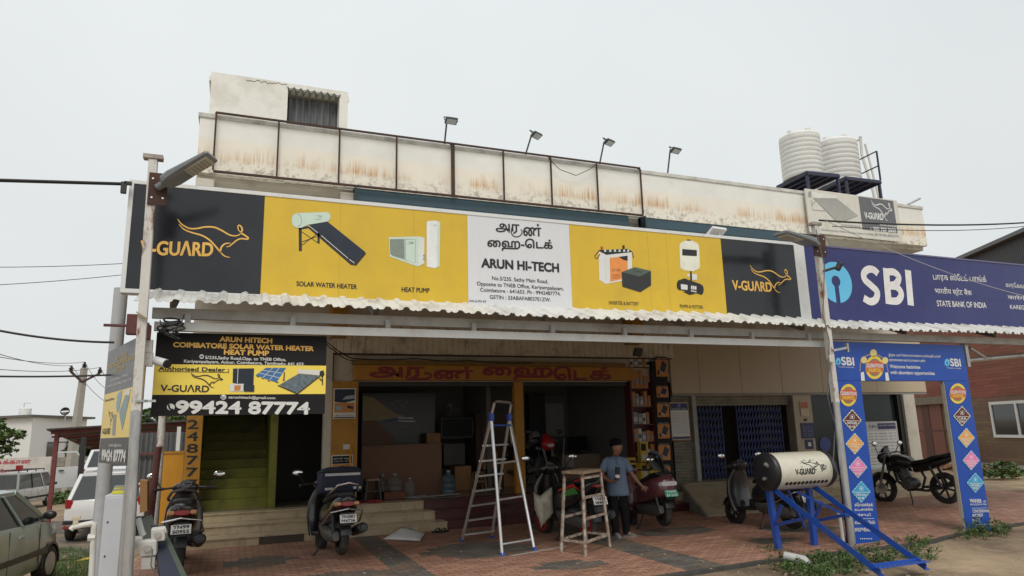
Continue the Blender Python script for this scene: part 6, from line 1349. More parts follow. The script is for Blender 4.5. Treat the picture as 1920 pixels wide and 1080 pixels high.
ladb = mat('ladder_blue_plastic', lin(36, 78, 170), .4)
for p in (H1, H2): b = B(); b.box(p, (.07, .12, .13)); obj('hinge', b, ladb, ld, bevel=.02)
for p, h in ((LA, H1), (LB, H2), (LC, H1), (LD, H2)): b = B(); b.bar(p, p + (h - p) * .035, .05, .075); obj('foot', b, ladb, ld, bevel=.006)
b = B(); b.bar(H1.lerp(LC, .05) - V((0, 0, .03)), H2.lerp(LD, .05) - V((0, 0, .03)), .05, .03); obj('spreader', b, ladb, ld, bevel=.004)
b = B(); p = H2.lerp(LD, .07); b.tube([p, p - V((.01, 0, .15)), p - V((-.01, 0, .3))], .01, 6); obj('cord', b, mat('dirty_rope', (.3, .28, .24), .8), ld)

# ------------------------------------------------------------------ rusty stool-like scaffold table
SA1, SB1, SC1 = G(1052, 1040), G(1098, 1047), G(1144, 1029); SD1 = SA1 + SC1 - SB1; cc = (SA1 + SC1) / 2
zt5 = Pl(cc, CAMR).px(1084, 883).z
ts = thing('tall_stool', 'tall rusty four legged work stool with a stained board top, right of the ladder', 'stool', cc)
def topc(p): q = cc + (p - cc) * .74; q.z = zt5 - .03; return q
for p in (SA1, SB1, SC1, SD1): b = B(); b.bar(p, topc(p), .04, .04); obj('leg', b, mat('flaked_leg_paint', (.46, .41, .34), .75, var=.2, dirt=(.14, .065, .04), damt=.46, dscale=9, bump=.3), ts, bevel=.004)
b = B(); cs_ = [cc + (p - cc) * .86 for p in (SA1, SB1, SC1, SD1)]; b.prism([V((p.x, p.y, zt5 - .028)) for p in cs_], (0, 0, .045)); obj('top_board', b, ply, ts, bevel=.006)
b = B(); tp = [topc(p) for p in (SA1, SB1, SC1, SD1)]
for i in range(4): b.bar(tp[i] - V((0, 0, .03)), tp[(i + 1) % 4] - V((0, 0, .03)), .03)
obj('top_frame', b, rust, ts)
def at(p, z): q = topc(p); return p.lerp(q, z / q.z)
for (p, q, z) in ((SA1, SB1, .22), (SB1, SC1, .22), (SC1, SD1, .22), (SD1, SA1, .22), (SB1, SC1, .55), (SB1, SC1, .86), (SB1, SC1, 1.15), (SA1, SD1, .55)): b = B(); b.bar(at(p, z), at(q, z), .035, .035); obj('rail', b, MATS['flaked_leg_paint'], ts)
b = B(); p, q = G(958, 1044, .02), G(1060, 1026, .02); b.bar(p, q, .06, .035); obj('batten', b, mat('grey_batten', (.42, .41, .38), .6, var=.1), label='pale grey batten lying on the pavers under the ladder', cat='batten', bevel=.004)
# white sheet and sandals
sh4 = [G(719, 1011, .04), G(787, 1014, .045), G(797, 1000, .05), G(757, 988, .16)]
b = B(); g_ = []
for j in range(7):
    row = []
    for i in range(7): u, v_ = i / 6, j / 6; p = sh4[0].lerp(sh4[1], u).lerp(sh4[3].lerp(sh4[2], u), v_); p = p + V((0, 0, .05 * math.sin(u * 3.1) * math.sin(v_ * 3.1))); row.append(p)
    g_.append(row)
b.loft(g_, cap=False, closed=False); s_ = obj('white_sheet', b, mat('white_foam_sheet', (.74, .74, .73), .6, var=.04), smooth=True, label='white foam sheet lying on the pavers at the foot of the steps', cat='sheet'); s_.modifiers.new('t', 'SOLIDIFY').thickness = .006
sd = thing('sandals', 'pair of black flip flops on the pavers beside the white sheet', 'sandals', G(825, 999, .034))
for k, (px, py) in enumerate(((820, 998), (831, 998))):
    c = G(px, py, .036); b = B(); b.loft([[c + Euler((0, 0, .5)).to_matrix() @ V((x, y, z)) for x, y, _ in hrow(0, 0, 0, .14, .05, 16, 2.4)] for z in (0, .03)]); so2 = obj('sole', b, blackp, sd, bevel=.004)
    rm = Euler((0, 0, .5)).to_matrix(); b = B(); b.tube([c + rm @ V((-.02, .05, .03)), c + rm @ V((.03, .025, .075)), c + rm @ V((.08, 0, .035)), c + rm @ V((.03, -.025, .075)), c + rm @ V((-.02, -.05, .03))], .011, 6); obj('strap', b, blackp, so2, smooth=True)
# ------------------------------------------------------------------ things inside and in front of the shop
def on(px, py, y): return ATY(px, py, y)
def pbox(name, lab, cat, p0, p1, y, d, m, zmin=None, bevel=.008, group=None):
    """upright box whose front face covers pixels p0 (top left) to p1 (bottom right) at depth y"""
    a_, c_ = on(p0[0], (p0[1] + p1[1]) / 2, y), on(p1[0], (p0[1] + p1[1]) / 2, y); zt_b = on((p0[0] + p1[0]) / 2, p0[1], y).z; z0 = on((p0[0] + p1[0]) / 2, p1[1], y).z if zmin is None else zmin
    b = B(); b.bx(a_.x, c_.x, y, y + d, z0, zt_b); return obj(name, b, m, bevel=bevel, label=lab, cat=cat, group=group)
c1_ = thing('counter', 'long brown board counter front standing at the left of the shop floor', 'counter', (3.4, 16, FZ))
xa, xb = on(678, 880, 15.9).x, on(828, 880, 15.9).x; zc_ = on(750, 836, 15.9).z
b = B(); b.bx(xa, xb, 15.9, 15.93, FZ, zc_); obj('front_board', b, mat('brown_hardboard', lin(116, 84, 62), .6, var=.06), c1_)
b = B(); b.bx(xa, xb + .02, 15.88, 16.5, zc_ + .001, zc_ + .03); b.bx(xb - .03, xb, 15.931, 16.5, FZ, zc_); obj('counter_top', b, MATS['brown_hardboard'], c1_)
pw = thing('wall_panel', 'large black display panel with faint animal emblems and a painted pale swoosh on the back wall', 'display panel', (3.6, 17.6, 1.4))
S8 = Pl((0, 17.6, 0), (1, 0, 0)); xa, xb = on(679, 780, 17.6).x, on(816, 780, 17.6).x; za, zb_1 = on(750, 850, 17.6).z, on(750, 737, 17.6).z
b = B(); b.bx(xa, xb, 17.6, 17.66, za, zb_1); obj('panel', b, mat('black_panel_gloss', (.012, .012, .013), .3), pw)
b = B(); text(b, S8, 'V-GU\u039bRD', (730, 760), (755, 760), 4, .004, bold=.04); roo(b, S8, (740, 749), (25, 0), (0, 12), .015, .004); text(b, S8, 'V-GU\u039bRD', (740, 808), (768, 808), 4, .004, bold=.04); roo(b, S8, (750, 797), (25, 0), (0, 12), .015, .004); obj('lettering', b, mat('grey_lettering', (.22, .22, .22), .5), pw)
b = B(); ppoly(b, S8, [(680, 742), (700, 745), (722, 762), (742, 776), (760, 781), (741, 784), (716, 788), (680, 789)], .006); obj('reflection', b, mat('reflection_pale', lin(168, 150, 112), .5), pw)  # from here to the light strips: glass reflections painted as flat shapes
b = B(); ppoly(b, S8, [(712, 793), (742, 783), (760, 782), (735, 789)], .009); obj('blue_reflection', b, mat('reflection_blue', lin(36, 70, 140), .5), pw)
b = B(); ppoly(b, S8, [(680, 789), (705, 789), (742, 822), (740, 834), (680, 836)], .007); obj('brown_reflection', b, mat('reflection_brown', lin(124, 86, 60), .5), pw)
b = B(); ppoly(b, S8, [(746, 783), (774, 783), (774, 785), (746, 785)], .012); ppoly(b, S8, [(746, 788.5), (779, 789), (777, 791), (748, 790)], .012); obj('light_strip_reflection', b, mat('strip_white', (.75, .75, .75), .3), pw)
tv = thing('television', 'black flat television hanging in the middle of the dark shop', 'television', on(857, 820, 17.3))
a_, c_ = on(827, 800, 17.3), on(887, 800, 17.3); b = B(); b.bx(a_.x, c_.x, 17.3, 17.36, on(857, 822, 17.3).z, on(857, 783, 17.3).z); obj('case', b, blackp, tv, bevel=.01)
b = B(); b.bx(a_.x + .03, c_.x - .03, 17.292, 17.299, on(857, 819, 17.3).z, on(857, 785, 17.3).z); obj('screen', b, mat('screen_off', (.006, .006, .007), .45, spec=.2), tv)
pbox('poster', 'small greenish poster strip beside the television', 'poster', (886, 786), (893, 811), 17.4, .01, mat('green_strip', lin(140, 150, 90), .5))
fn = thing('wall_fan', 'grey wall fan above the television in the shop', 'fan', on(850, 770, 18.2)); c = on(848, 768, 18.2)
b = B()
for r__ in (.20, .14, .08): b.tube([c + V((r__ * math.cos(u), 0, r__ * math.sin(u))) for u in [i * math.pi / 12 for i in range(24)]], .006, 5, closed=True)
for k in range(12): a = k * math.pi / 6; b.tube([c + V((.02 * math.cos(a), -.02, .02 * math.sin(a))), c + V((.2 * math.cos(a), 0, .2 * math.sin(a)))], .004, 4)
obj('guard', b, mat('fan_grey', (.25, .25, .25), .5), fn)
b = B()
for k in range(3):
    a = k * 2.094; b.add([c + V((.03 * math.cos(a + s), .02 + .02 * s, .03 * math.sin(a + s))) for s in (-.6, .6)] + [c + V((.17 * math.cos(a + s), .02 + .03 * s, .17 * math.sin(a + s))) for s in (.45, -.45)], [(0, 1, 2, 3)])
b.cyl(c + V((0, .0, 0)), c + V((0, .1, 0)), .045, 12); obj('blades', b, mat('fan_blade', (.2, .2, .21), .4), fn)
b = B(); b.tube([c + V((0, .06, 0)), c + V((0, .2, -.2)), c + V((0, .6, -.22))], .018, 6); obj('arm', b, darkm, fn)
pbox('cabinet', 'tall brown cabinet behind the ladder in the shop', 'cabinet', (893, 776), (962, 930), 17.2, .5, mat('dark_brown_cabinet', lin(72, 54, 42), .6, var=.1), FZ)
pbox('carton', 'brown carton on the shop floor right of the water jar', 'carton', (853, 874), (884, 930), 16.6, .4, MATS['brown_carton'], FZ)
def stool_(lab, px, py0, py1, y, w_, m, mt):
    p = on(px, py0, y); zt_s = p.z; t = thing('stool', lab, 'stool', (p.x, y, FZ))
    b = B(); b.loft([hrow(z, p.x, y, r__, r__, 16, 4) for z, r__ in ((zt_s - .04, w_ * .95), (zt_s - .005, w_), (zt_s, w_ * .93))]); obj('seat', b, mt, t, smooth=True, angle=50)
    for sx, sy in ((-1, -1), (1, -1), (1, 1), (-1, 1)): b = B(); b.bar((p.x + sx * w_ * 1.05, y + sy * w_ * 1.05, FZ), (p.x + sx * w_ * .75, y + sy * w_ * .75, zt_s - .04), .07, .035); obj('leg', b, m, t, bevel=.006)
    b = B(); z = FZ + .2
    for sx in (-1, 1): b.bar((p.x + sx * w_ * .9, y - w_ * .9, z), (p.x + sx * w_ * .9, y + w_ * .9, z), .03); b.bar((p.x - w_ * .9, y + sx * w_ * .9, z), (p.x + w_ * .9, y + sx * w_ * .9, z), .03)
    obj('stretcher', b, m, t)
stool_('black plastic stool with a wood coloured top beside the ochre poster pillar', 697, 897, 940, 15.45, .16, blackp, mat('tan_top', (.42, .30, .19), .5))
stool_('light wooden stool carrying a jar behind the ladder', 897, 884, 930, 16.4, .14, mat('pale_wood', lin(150, 118, 82), .6, var=.15), mat('pale_wood', (0, 0, 0)))
jar = mat('water_jar_plastic', (.12, .18, .21), .15, var=.1, alpha=.55); jarc = mat('clear_jar_plastic', (.25, .27, .27), .12, var=.1, alpha=.3)
def jug(lab, px, pyt, pyb, y, r__, m, cp):
    p = on(px, pyb, y); z0 = FZ if pyb > 915 else p.z; H = on(px, pyt, y).z - z0; t = thing('water_jar', lab, 'water jar', (p.x, y, z0), group='plastic water jars')
    b = B(); b.lathe((p.x, y, z0), (0, 0, 1), [(0, r__ * .9), (H * .04, r__), (H * .22, r__), (H * .25, r__ * .93), (H * .28, r__), (H * .48, r__), (H * .51, r__ * .93), (H * .54, r__), (H * .68, r__), (H * .8, r__ * .7), (H * .88, r__ * .28), (H * .94, r__ * .26)], 24); obj('jar_body', b, m, t, smooth=True, angle=40)
    b = B(); b.lathe((p.x, y, z0 + H * .941), (0, 0, 1), [(0, r__ * .3), (H * .06, r__ * .28)], 14); obj('cap', b, cp, t)
jug('blue tinted water jar standing alone right of the brown counter', 841, 882, 930, 15.6, .155, jar, mat('jar_cap', (.3, .35, .38), .5))
jug('clear water jar half hidden behind the black stool', 716, 889, 938, 15.8, .13, jarc, MATS['jar_cap']); jug('clear water jar on the red crate', 740, 888, 922, 15.55, .16, jarc, MATS['jar_cap']); jug('small clear ribbed jar right of the red crate', 768, 896, 932, 15.5, .11, jarc, MATS['jar_cap'])
ct = thing('crate', 'reddish brown slatted crate below the clear jars', 'crate', (on(740, 930, 15.4).x, 15.4, FZ)); x0, x1 = on(720, 930, 15.35).x, on(760, 930, 15.35).x; z1 = on(740, 921, 15.35).z
b = B(); b.bx(x0 + .01, x1 - .01, 15.36, 15.7, FZ, z1 - .02)
obj('crate_body', b, mat('crate_dark', (.10, .035, .02), .6), ct)
for k in range(3): b = B(); z = FZ + .015 + (z1 - FZ - .03) * k / 3; b.bx(x0, x1, 15.335, 15.358, z, z + (z1 - FZ) / 4.4); obj('slat', b, mat('crate_red_brown', lin(122, 66, 44), .6, var=.2), ct)
b = B()
for k, (p, q) in enumerate((((772, 938), (862, 925)), ((765, 934), (850, 930)), ((760, 937), (800, 934)))): b.bar(V((on(*p, 15.25).x, 15.2 + .05 * k, FZ + .02)), V((on(*q, 15.4).x, 15.4 + .06 * k, FZ + .03)), .05, .02)
obj('metal_strips', b, mat('dull_strip', (.32, .32, .31), .5, metal=.4), label='loose bundle of grey metal strips on the shop threshold', cat='strips')
b = B(); rc = random.Random(8)
for k in range(26):
    p = V((on(rc.uniform(664, 710), 945, 15.0).x, rc.uniform(14.7, 15.15), FZ + .006)); o = [p]
    for i in range(5): o.append(o[-1] + V((rc.uniform(-.1, .1), rc.uniform(-.06, .06), rc.uniform(-.004, .012) if i < 4 else 0)))
    b.tube(o, .008, 5)
obj('red_net', b, mat('red_net_fibre', (.30, .03, .045), .7), smooth=True, label='tangle of red netting on the threshold below the black stool', cat='netting')
# pillar notices
def poster(lab, p0, p1, y, m, bits, group=None, name='poster', d=.012):
    a_, c_ = on(p0[0], (p0[1] + p1[1]) / 2, y).x, on(p1[0], (p0[1] + p1[1]) / 2, y).x; xm, ym = (p0[0] + p1[0]) / 2, (p0[1] + p1[1]) / 2; z1, z0 = on(xm, p0[1], y).z, on(xm, p1[1], y).z
    t = thing(name, lab, 'poster', (a_, y, z0), group=group); b = B(); b.bx(a_, c_, y, y + d, z0, z1); obj('sheet', b, m, t)
    Sx = Pl((a_, y, z0), (1, 0, 0)); W, H = c_ - a_, z1 - z0
    for nm, m2, quads, l_ in bits:
        b = B()
        for q in quads:
            if isinstance(q[0], str):
                s_, fx0, fx1, fz, fh = q; vs, fs, bd = glyphs(s_); x0, x1 = min(v[0] for v in vs), max(v[0] for v in vs)
                b.add([Sx.P(W * (fx0 + (fx1 - fx0) * (x - x0) / (x1 - x0)), H * (fz + yy / .73 * fh), l_) for x, yy in vs], fs)
            else: b.poly([Sx.P(W * x, H * yy, l_) for x, yy in q])
        obj(nm, b, m2, t)
    return t
R_ = lambda x0, y0, x1, y1: ((x0, y0), (x1, y0), (x1, y1), (x0, y1))
ppb = mat('poster_navy', lin(28, 40, 66), .5)
poster('upper poster on the ochre pillar with dark blue top and orange bottom', (625, 728), (667, 785), WY - .14, paper, [('picture', printo, [R_(.05, .2, .95, .52)], .002), ('picture', ppb, [((.05, .55), (.5, .52), (.95, .6), (.95, .97), (.05, .97))], .003), ('picture', mat('poster_steel', lin(150, 160, 172), .4), [((.4, .62), (.95, .66), (.92, .78), (.55, .74)), R_(.12, .27, .4, .42)], .004), ('picture', printk, [((.6, .36), (.88, .3), (.9, .38), (.65, .44)), R_(.04, .02, .96, .055)], .005), ('lettering', printk, [('80125 87774', .12, .88, .08, .055)], .003)])
poster('lower poster on the ochre pillar with a black heading and a tilted solar panel', (621, 853), (661, 910), WY - .14, paper, [('picture', printo, [R_(.04, .2, .96, .70)], .002), ('picture', bk, [R_(.04, .71, .96, .97), R_(.02, .03, .98, .19), ((.1, .35), (.5, .62), (.9, .42), (.85, .34), (.5, .5)), R_(.35, .22, .55, .36)], .003), ('picture', ppb, [((.25, .62), (.55, .64), (.92, .42), (.65, .34))], .005), ('lettering', paper, [('99424 87774', .08, .92, .07, .085), ('\u0b85\u0bb0\u0bc1\u0ba3\u0bcd \u0bc8\u0bb9', .08, .9, .86, .05), ('IIIIIIII IIIII', .1, .9, .78, .03)], .005), ('lettering', printk, [('22,000', .55, .9, .62, .05)], .0045)])
b = B(); p = on(650, 838, WY - .14); b.box(p, (.14, .03, .1)); b.box(p + V((.0, -.018, 0)), (.09, .008, .05)); obj('socket', b, MATS['old_white_plastic'], bevel=.004, label='white switch socket between the two pillar posters', cat='socket')
b = B(); b.bar(on(657, 835, WY - .16), on(656, 910, WY - .16), .03); obj('rod', b, mat('orange_rod', (.5, .24, .02), .5), label='orange painted rod leaning along the poster pillar', cat='rod')
# right half of the shop
pbox('notice_board', 'pale framed board on the back wall behind the red nosed motorcycle', 'board', (1023, 756), (1058, 818), 18.7, .05, mat('pale_board', (.30, .30, .29), .6)); pbox('speaker_box', 'dark tall cabinet left of the pale framed board', 'cabinet', (993, 737), (1022, 830), 18.5, .3, mat('dark_cabinet', (.03, .03, .032), .6))
pbox('wall_box', 'small grey box above the pale framed board', 'box', (1021, 741), (1058, 755), 18.7, .06, greyw)
for i, (x0, x1, lab) in enumerate(((1085, 1106, 'left black hanging banner above the desk'), (1107, 1136, 'right black hanging banner with a pale edge above the desk'))): pbox('banner', lab, 'banner', (x0, 722), (x1, 786), 18.4, .02, blackp)
for x0, x1, lab in ((1091, 1103, 'small framed picture below the left banner'), (1112, 1123, 'small dark framed picture in the middle below the banners'), (1125, 1138, 'white framed picture below the right banner')): pbox('picture_frame', lab, 'picture', (x0, 784), (x1, 801), 18.4, .02, paper if x0 == 1125 else darkm)
dk = thing('desk', 'beige office desk at the back right of the shop', 'desk', (7.2, 17, FZ)); x0, x1 = on(1058, 870, 17.0).x, on(1135, 870, 17.0).x; zd = on(1095, 851, 17.0).z
b = B(); b.bx(x0, x1, 17.0, 17.03, FZ, zd - .03); b.bx(x0, x0 + .03, 17.031, 17.6, FZ, zd - .03); obj('front_panel', b, mat('beige_laminate', lin(150, 136, 112), .5), dk)
b = B(); b.bx(x0 - .03, x1 + .03, 16.95, 17.65, zd - .029, zd); obj('desk_top', b, mat('beige_laminate', (0, 0, 0)), dk, bevel=.005)
for x0, x1, y0, lab in ((1062, 1101, 818, 'wide black monitor on the desk'), (1128, 1148, 830, 'small black monitor at the right end of the desk')):
    t = thing('monitor', lab, 'monitor', on((x0 + x1) / 2, 850, 17.2)); a_, c_ = on(x0, 830, 17.2).x, on(x1, 830, 17.2).x; z1, z0 = on((x0 + x1) / 2, y0, 17.2).z, zd + .08
    b = B(); b.bx(a_, c_, 17.2, 17.24, z0, z1); obj('case', b, blackp, t, bevel=.008)
    b = B(); b.bx(a_ + .02, c_ - .02, 17.193, 17.199, z0 + .02, z1 - .02); obj('screen', b, MATS['screen_off'], t)
    b = B(); xm = (a_ + c_) / 2; b.bx(xm - .03, xm + .03, 17.24, 17.27, zd, z0 + .1); b.bx(xm - .12, xm + .12, 17.17, 17.33, zd, zd + .015); obj('stand', b, blackp, t)
ch = thing('chair', 'black office chair back showing above the desk', 'chair', on(1115, 850, 17.9)); p = on(1116, 832, 17.9)
b = B(); b.loft([hrow(z, p.x, 17.9, rx, .06, 16, 3) for z, rx in ((p.z - .35, .2), (p.z - .1, .24), (p.z + .18, .22), (p.z + .25, .16))]); obj('backrest', b, blackp, ch, smooth=True)
b = B(); b.bx(p.x - .24, p.x + .24, 17.4, 17.86, FZ + .42, FZ + .5); obj('seat', b, blackp, ch, bevel=.03); b = B(); b.cyl((p.x, 17.65, FZ), (p.x, 17.65, FZ + .42), .04, 10); b.bar((p.x - .28, 17.65, FZ + .04), (p.x + .28, 17.65, FZ + .04), .04); b.bar((p.x, 17.4, FZ + .041), (p.x, 17.9, FZ + .041), .04); obj('base', b, darkm, ch)
b = B(); b.tube([on(1053, 905, 15.6), on(1058, 822, 16.0)], .018, 8); obj('rod', b, alu, smooth=True, label='thin metal rod leaning before the desk', cat='rod')
pbox('notice', 'printed notice stuck on the desk front', 'notice', (1062, 856), (1076, 877), 16.985, .01, mat('notice_grey', (.42, .38, .38), .6))
# side wall posters seen at the right end of the shop
for k, (y0, y1, lab) in enumerate(((722, 752, 'orange poster at the top of the strip right of the banners'), (763, 790, 'orange poster in the middle of the strip right of the banners'), (793, 828, 'orange poster at the bottom of the strip right of the banners'))): poster(lab, (1152, y0), (1166, y1), 17.8, paper, [('picture', printo, [R_(.08, .05, .92, .6)], .002), ('picture', bk, [R_(.08, .64, .92, .95)], .003)])
# display shelf and the column of solar posters
shf = thing('display_shelf', 'dark red display shelf packed with small boxes at the right end of the shop', 'shelf', (9.55, 14.9, FZ))
dred = mat('dark_red_laminate', (.10, .025, .022), .5, var=.1)
x0, x1 = on(1186, 800, 14.9).x, on(1229, 800, 14.9).x
b = B(); b.bx(x0, x0 + .04, 14.9, 15.2, FZ, 3.3); b.bx(x1 - .02, x1 + .02, 14.9, 15.2, FZ, 3.3); b.bx(x0 + .04, x1 - .02, 15.17, 15.2, FZ, 3.3); obj('shelf_frame', b, dred, shf)
zs_ = [on(1208, py, 14.9).z for py in (688, 728, 762, 795, 828, 858)]
for z in zs_: b = B(); b.bx(x0 + .045, x1 - .025, 14.92, 15.165, z - .025, z); obj('shelf_board', b, dred, shf)
pk = [mat('pack_white', (.52, .52, .50), .5), mat('pack_black', (.02, .02, .022), .4), mat('pack_orange', (.45, .18, .04), .5), mat('pack_grey', (.25, .25, .26), .5)]; kn = ['white', 'black', 'orange', 'grey']
rc = random.Random(4)
for s_i, z in enumerate(zs_):
    x = x0 + .06; zt_ = (zs_[s_i - 1] if s_i else 3.3) - .04; k = 0
    while x < x1 - .12:
        wv = rc.uniform(.09, .15); hv = rc.uniform(.55, .95) * (zt_ - z) if s_i else .22; q = rc.randrange(4)
        b = B(); b.bx(x, min(x + wv - .006, x1 - .03), 14.95, 15.1, z + .001, z + hv); o_ = obj('product_box', b, pk[q], bevel=.004, label='small product boxes on the dark red display shelf', cat='box', group='product boxes on the display shelf')
        b = B(); b.bx(x + .015, x + wv - .03, 14.944, 14.949, z + hv * .25, z + hv * .6); ROOT[o_.name] = Matrix.Translation(o_.location).inverted(); obj('label', b, pk[(q + 1) % 4], o_); x += wv + .006; k += 1
py = 664
names_ = ('topmost', 'second from top', 'third from top', 'fourth from top', 'fifth from top', 'lowest')
pyl = [(669, 706), (722, 745), (753, 782), (791, 822), (830, 863), (870, 906)]
for i, (ya, yb_) in enumerate(pyl):
    xo = 1230 + i * 1.2
    poster('orange solar panel poster on the shop front column, %s' % names_[i], (xo, ya), (xo + 22, yb_), 14.86, printo, [('picture', ppb, [((.28, .3), (.55, .82), (.92, .6), (.62, .12))], .003), ('picture', bk, [R_(0, .86, 1, 1), ((.1, .1), (.25, .1), (.25, .3), (.1, .3))], .002), ('picture', pk[0], [((.3, .28), (.33, .32), (.65, .16), (.62, .12))], .004), ('lettering', paper, [('ARUN HI-TECH', .1, .92, .89, .07)], .0035)], group='orange solar posters on the shop front column')
b = B(); b.bx(on(1229, 800, 14.88).x, on(1258, 800, 14.88).x, 14.875, 14.98, FZ, 3.5); obj('poster_column', b, bk, label='dark narrow column carrying the orange solar posters', cat='column', bevel=.004)
yc = mat('carton_yellow', (.56, .36, .04), .6, var=.08)
def carton(lab, p0, p1, y, d, zmin, bits):
    a_, c_ = on(p0[0], (p0[1] + p1[1]) / 2, y), on(p1[0], (p0[1] + p1[1]) / 2, y); z1 = on((p0[0] + p1[0]) / 2, p0[1], y).z; z0 = on((p0[0] + p1[0]) / 2, p1[1], y).z if zmin is None else zmin
    t = thing('carton', lab, 'carton', (a_.x, y, z0), group='yellow cartons before the shelf'); b = B(); b.bx(a_.x, c_.x, y, y + d, z0, z1); obj('box', b, yc, t, bevel=.006); W, H = c_.x - a_.x, z1 - z0
    for m2, (fx0, fz0, fx1, fz1) in bits: b = B(); b.bx(a_.x + W * fx0, a_.x + W * fx1, y - .004, y - .001, z0 + H * fz0, z0 + H * fz1); obj('print', b, m2, t)
carton('tall yellow carton with a white picture, left of the wide one', (1202, 868), (1220, 908), 14.3, .2, .2, [(pk[0], (.3, .2, .75, .8)), (bk, (.1, .86, .6, .94))])
carton('wide yellow carton with a grey print leaning at the shelf foot', (1221, 880), (1249, 918), 14.2, .2, .2, [(mat('carton_grey', (.38, .36, .28), .6), (.3, .25, .62, .72))])
carton('narrow yellow carton standing upright behind the maroon scooter mirror', (1201, 828), (1216, 866), 14.75, .15, None, [(bk, (.1, .55, .7, .9)), (pk[0], (.15, .1, .8, .35))])
carton('yellow carton with black stripe behind the man in blue', (1171, 858), (1192, 872), 14.8, .2, None, [(bk, (.5, .3, .95, .6))])
bl = thing('black_sheet', 'crumpled black plastic draped over the yellow cartons', 'plastic sheet', on(1235, 880, 14.15))
rc = random.Random(2); b = B(); g_ = []
P_ = [(1215, 846), (1232, 843), (1240, 858), (1246, 880)]; Q_ = [(1216, 870), (1226, 880), (1238, 884), (1248, 890)]
for j in range(6): g_.append([on(P_[i][0] + (Q_[i][0] - P_[i][0]) * j / 5 + rc.uniform(-2, 2), P_[i][1] + (Q_[i][1] - P_[i][1]) * j / 5 + rc.uniform(-2, 2), 14.17 + rc.uniform(-.05, .02)) for i in range(4)])
b.loft(g_, cap=False, closed=False); o_ = obj('sheet', b, blackp, bl); o_.modifiers.new('t', 'SOLIDIFY').thickness = .01
b = B(); b.box(on(1196, 660, 14.2), (.22, .08, .2), Euler((R(25), 0, .2)).to_matrix()); fl_ = obj('floodlight', b, fldm, bevel=.01, label='small dark floodlight hanging under the canopy above the shelf', cat='floodlight')
cable('cable', 'black cable sagging along the ribbed fascia above the shop name', [on(612, 640, 14.5), on(660, 672, 14.6), on(780, 672, 14.7), on(880, 676, 14.7), on(1000, 680, 14.7)], .012, sag=.03)
cable('cable', 'loose cable from the beam to the left end of the shop fascia', [on(605, 630, 10.5), on(625, 655, 13.0), on(662, 676, 14.7)], .01, sag=.05)
# bank notices
bn = mat('notice_navy', lin(38, 42, 92), .5)
poster('white bank notice with a navy heading on the grey shutter', (1257, 753), (1293, 826), WY - .03, mat('notice_frame', lin(150, 110, 60), .5), [('sheet_front', paper, [R_(.04, .03, .96, .97)], .002), ('picture', bn, [R_(.05, .78, .95, .96), R_(.05, .04, .95, .1)], .003), ('picture', mat('bank_round', lin(90, 120, 190), .5), [R_(.42, .85, .58, .95)], .004), ('lettering', printgr, [('IIIIIIIIII IIIIIII', .12, .88, .68 - .055 * k, .022) for k in range(10)], .003), ('lettering', paper, [('State Bank of India', .12, .88, .8, .04)], .0045)])
poster('orange and white notice high on the bank pillar', (1501, 752), (1516, 780), WY - .1, mat('pale_pillar_notice', lin(196, 176, 150), .5), [('picture', mat('notice_orange', lin(176, 100, 60), .5), [R_(.05, .5, .95, .95)], .002)])
poster('navy notice in the middle of the bank pillar', (1503, 793), (1527, 822), WY - .1, bn, [('lettering', mat('notice_text', (.3, .3, .36), .5), [('IIIII IIII II', .12, .85, .7 - .14 * k, .06) for k in range(5)], .002)])
poster('small navy notice low on the bank pillar', (1511, 824), (1525, 842), WY - .1, bn, [('picture', paper, [R_(.3, .3, .7, .7)], .002)])
b = B(); b.box(on(1511, 787, WY - .1), (.06, .03, .06)); obj('switch', b, darkm, label='black switch on the bank pillar between two notices', cat='switch')
poster('large white cyber security notice behind the black motorcycle', (1625, 790), (1687, 882), WY + .02, mat('notice_grey_white', (.50, .50, .50), .5), [('picture', bn, [R_(.4, .84, .95, .96)], .002), ('lettering', bn, [('SBI', .13, .36, .87, .06)], .002), ('lettering', paper, [('CYBER SECURITY AWARENESS', .43, .93, .9, .03)], .0035), ('picture', paper, [R_(.05, .06, .95, .3), R_(.05, .34, .95, .54), R_(.05, .58, .95, .8)], .002), ('lettering', printk, [('IIIII III IIIIIIII IIII II', .08, .92, z, .025) for z in (.74, .68, .62, .48, .42, .37, .24, .18, .12)], .0035)])
b = B(); c = on(1547, 833, WY + .09); b.lathe(c, (0, -1, 0), [(0, .2), (.006, .2)], 28); obj('bank_sticker', b, mat('sticker_blue', lin(40, 60, 130), .4), label='round blue sticker on the tinted glass of the bank', cat='sticker')

# ------------------------------------------------------------------ people
skin_m = mat('brown_skin', (.24, .115, .068), .45, var=.08); hair_m = mat('black_hair', (.006, .005, .005), .7, var=.3, spec=.12, bump=.5, bscale=40)
def skin_body(name, verts, edges, radii, m, parent, sub=2):
    """one continuous figure: joints with radii, grown by the Skin modifier"""
    M = ROOT[parent.name]; me = bpy.data.meshes.new(name); me.from_pydata([M @ V(v) for v in verts], edges, []); me.update()
    o = bpy.data.objects.new(name, me); COL.objects.link(o); o.parent = parent; me.materials.append(m)
    sk_ = o.modifiers.new('skin', 'SKIN'); sk_.use_smooth_shade = True; o.modifiers.new('sub', 'SUBSURF').levels = sub; o.modifiers['sub'].render_levels = sub
    if not me.skin_vertices: me.attributes.new('skin', 'FLOAT', 'POINT')
    for i, r__ in enumerate(radii): me.skin_vertices[0].data[i].radius = r__ if isinstance(r__, tuple) else (r__, r__)
    me.skin_vertices[0].data[0].use_root = True
    ROOT[o.name] = M; return o
SM = Pl(G(1168, 1006, .034), CAMR); K = lambda x, y, d=0: SM.px(x, y, d)
man = thing('person', 'young man in blue polo shirt holding a black flask, one hand on the maroon scooter', 'person', SM.o)
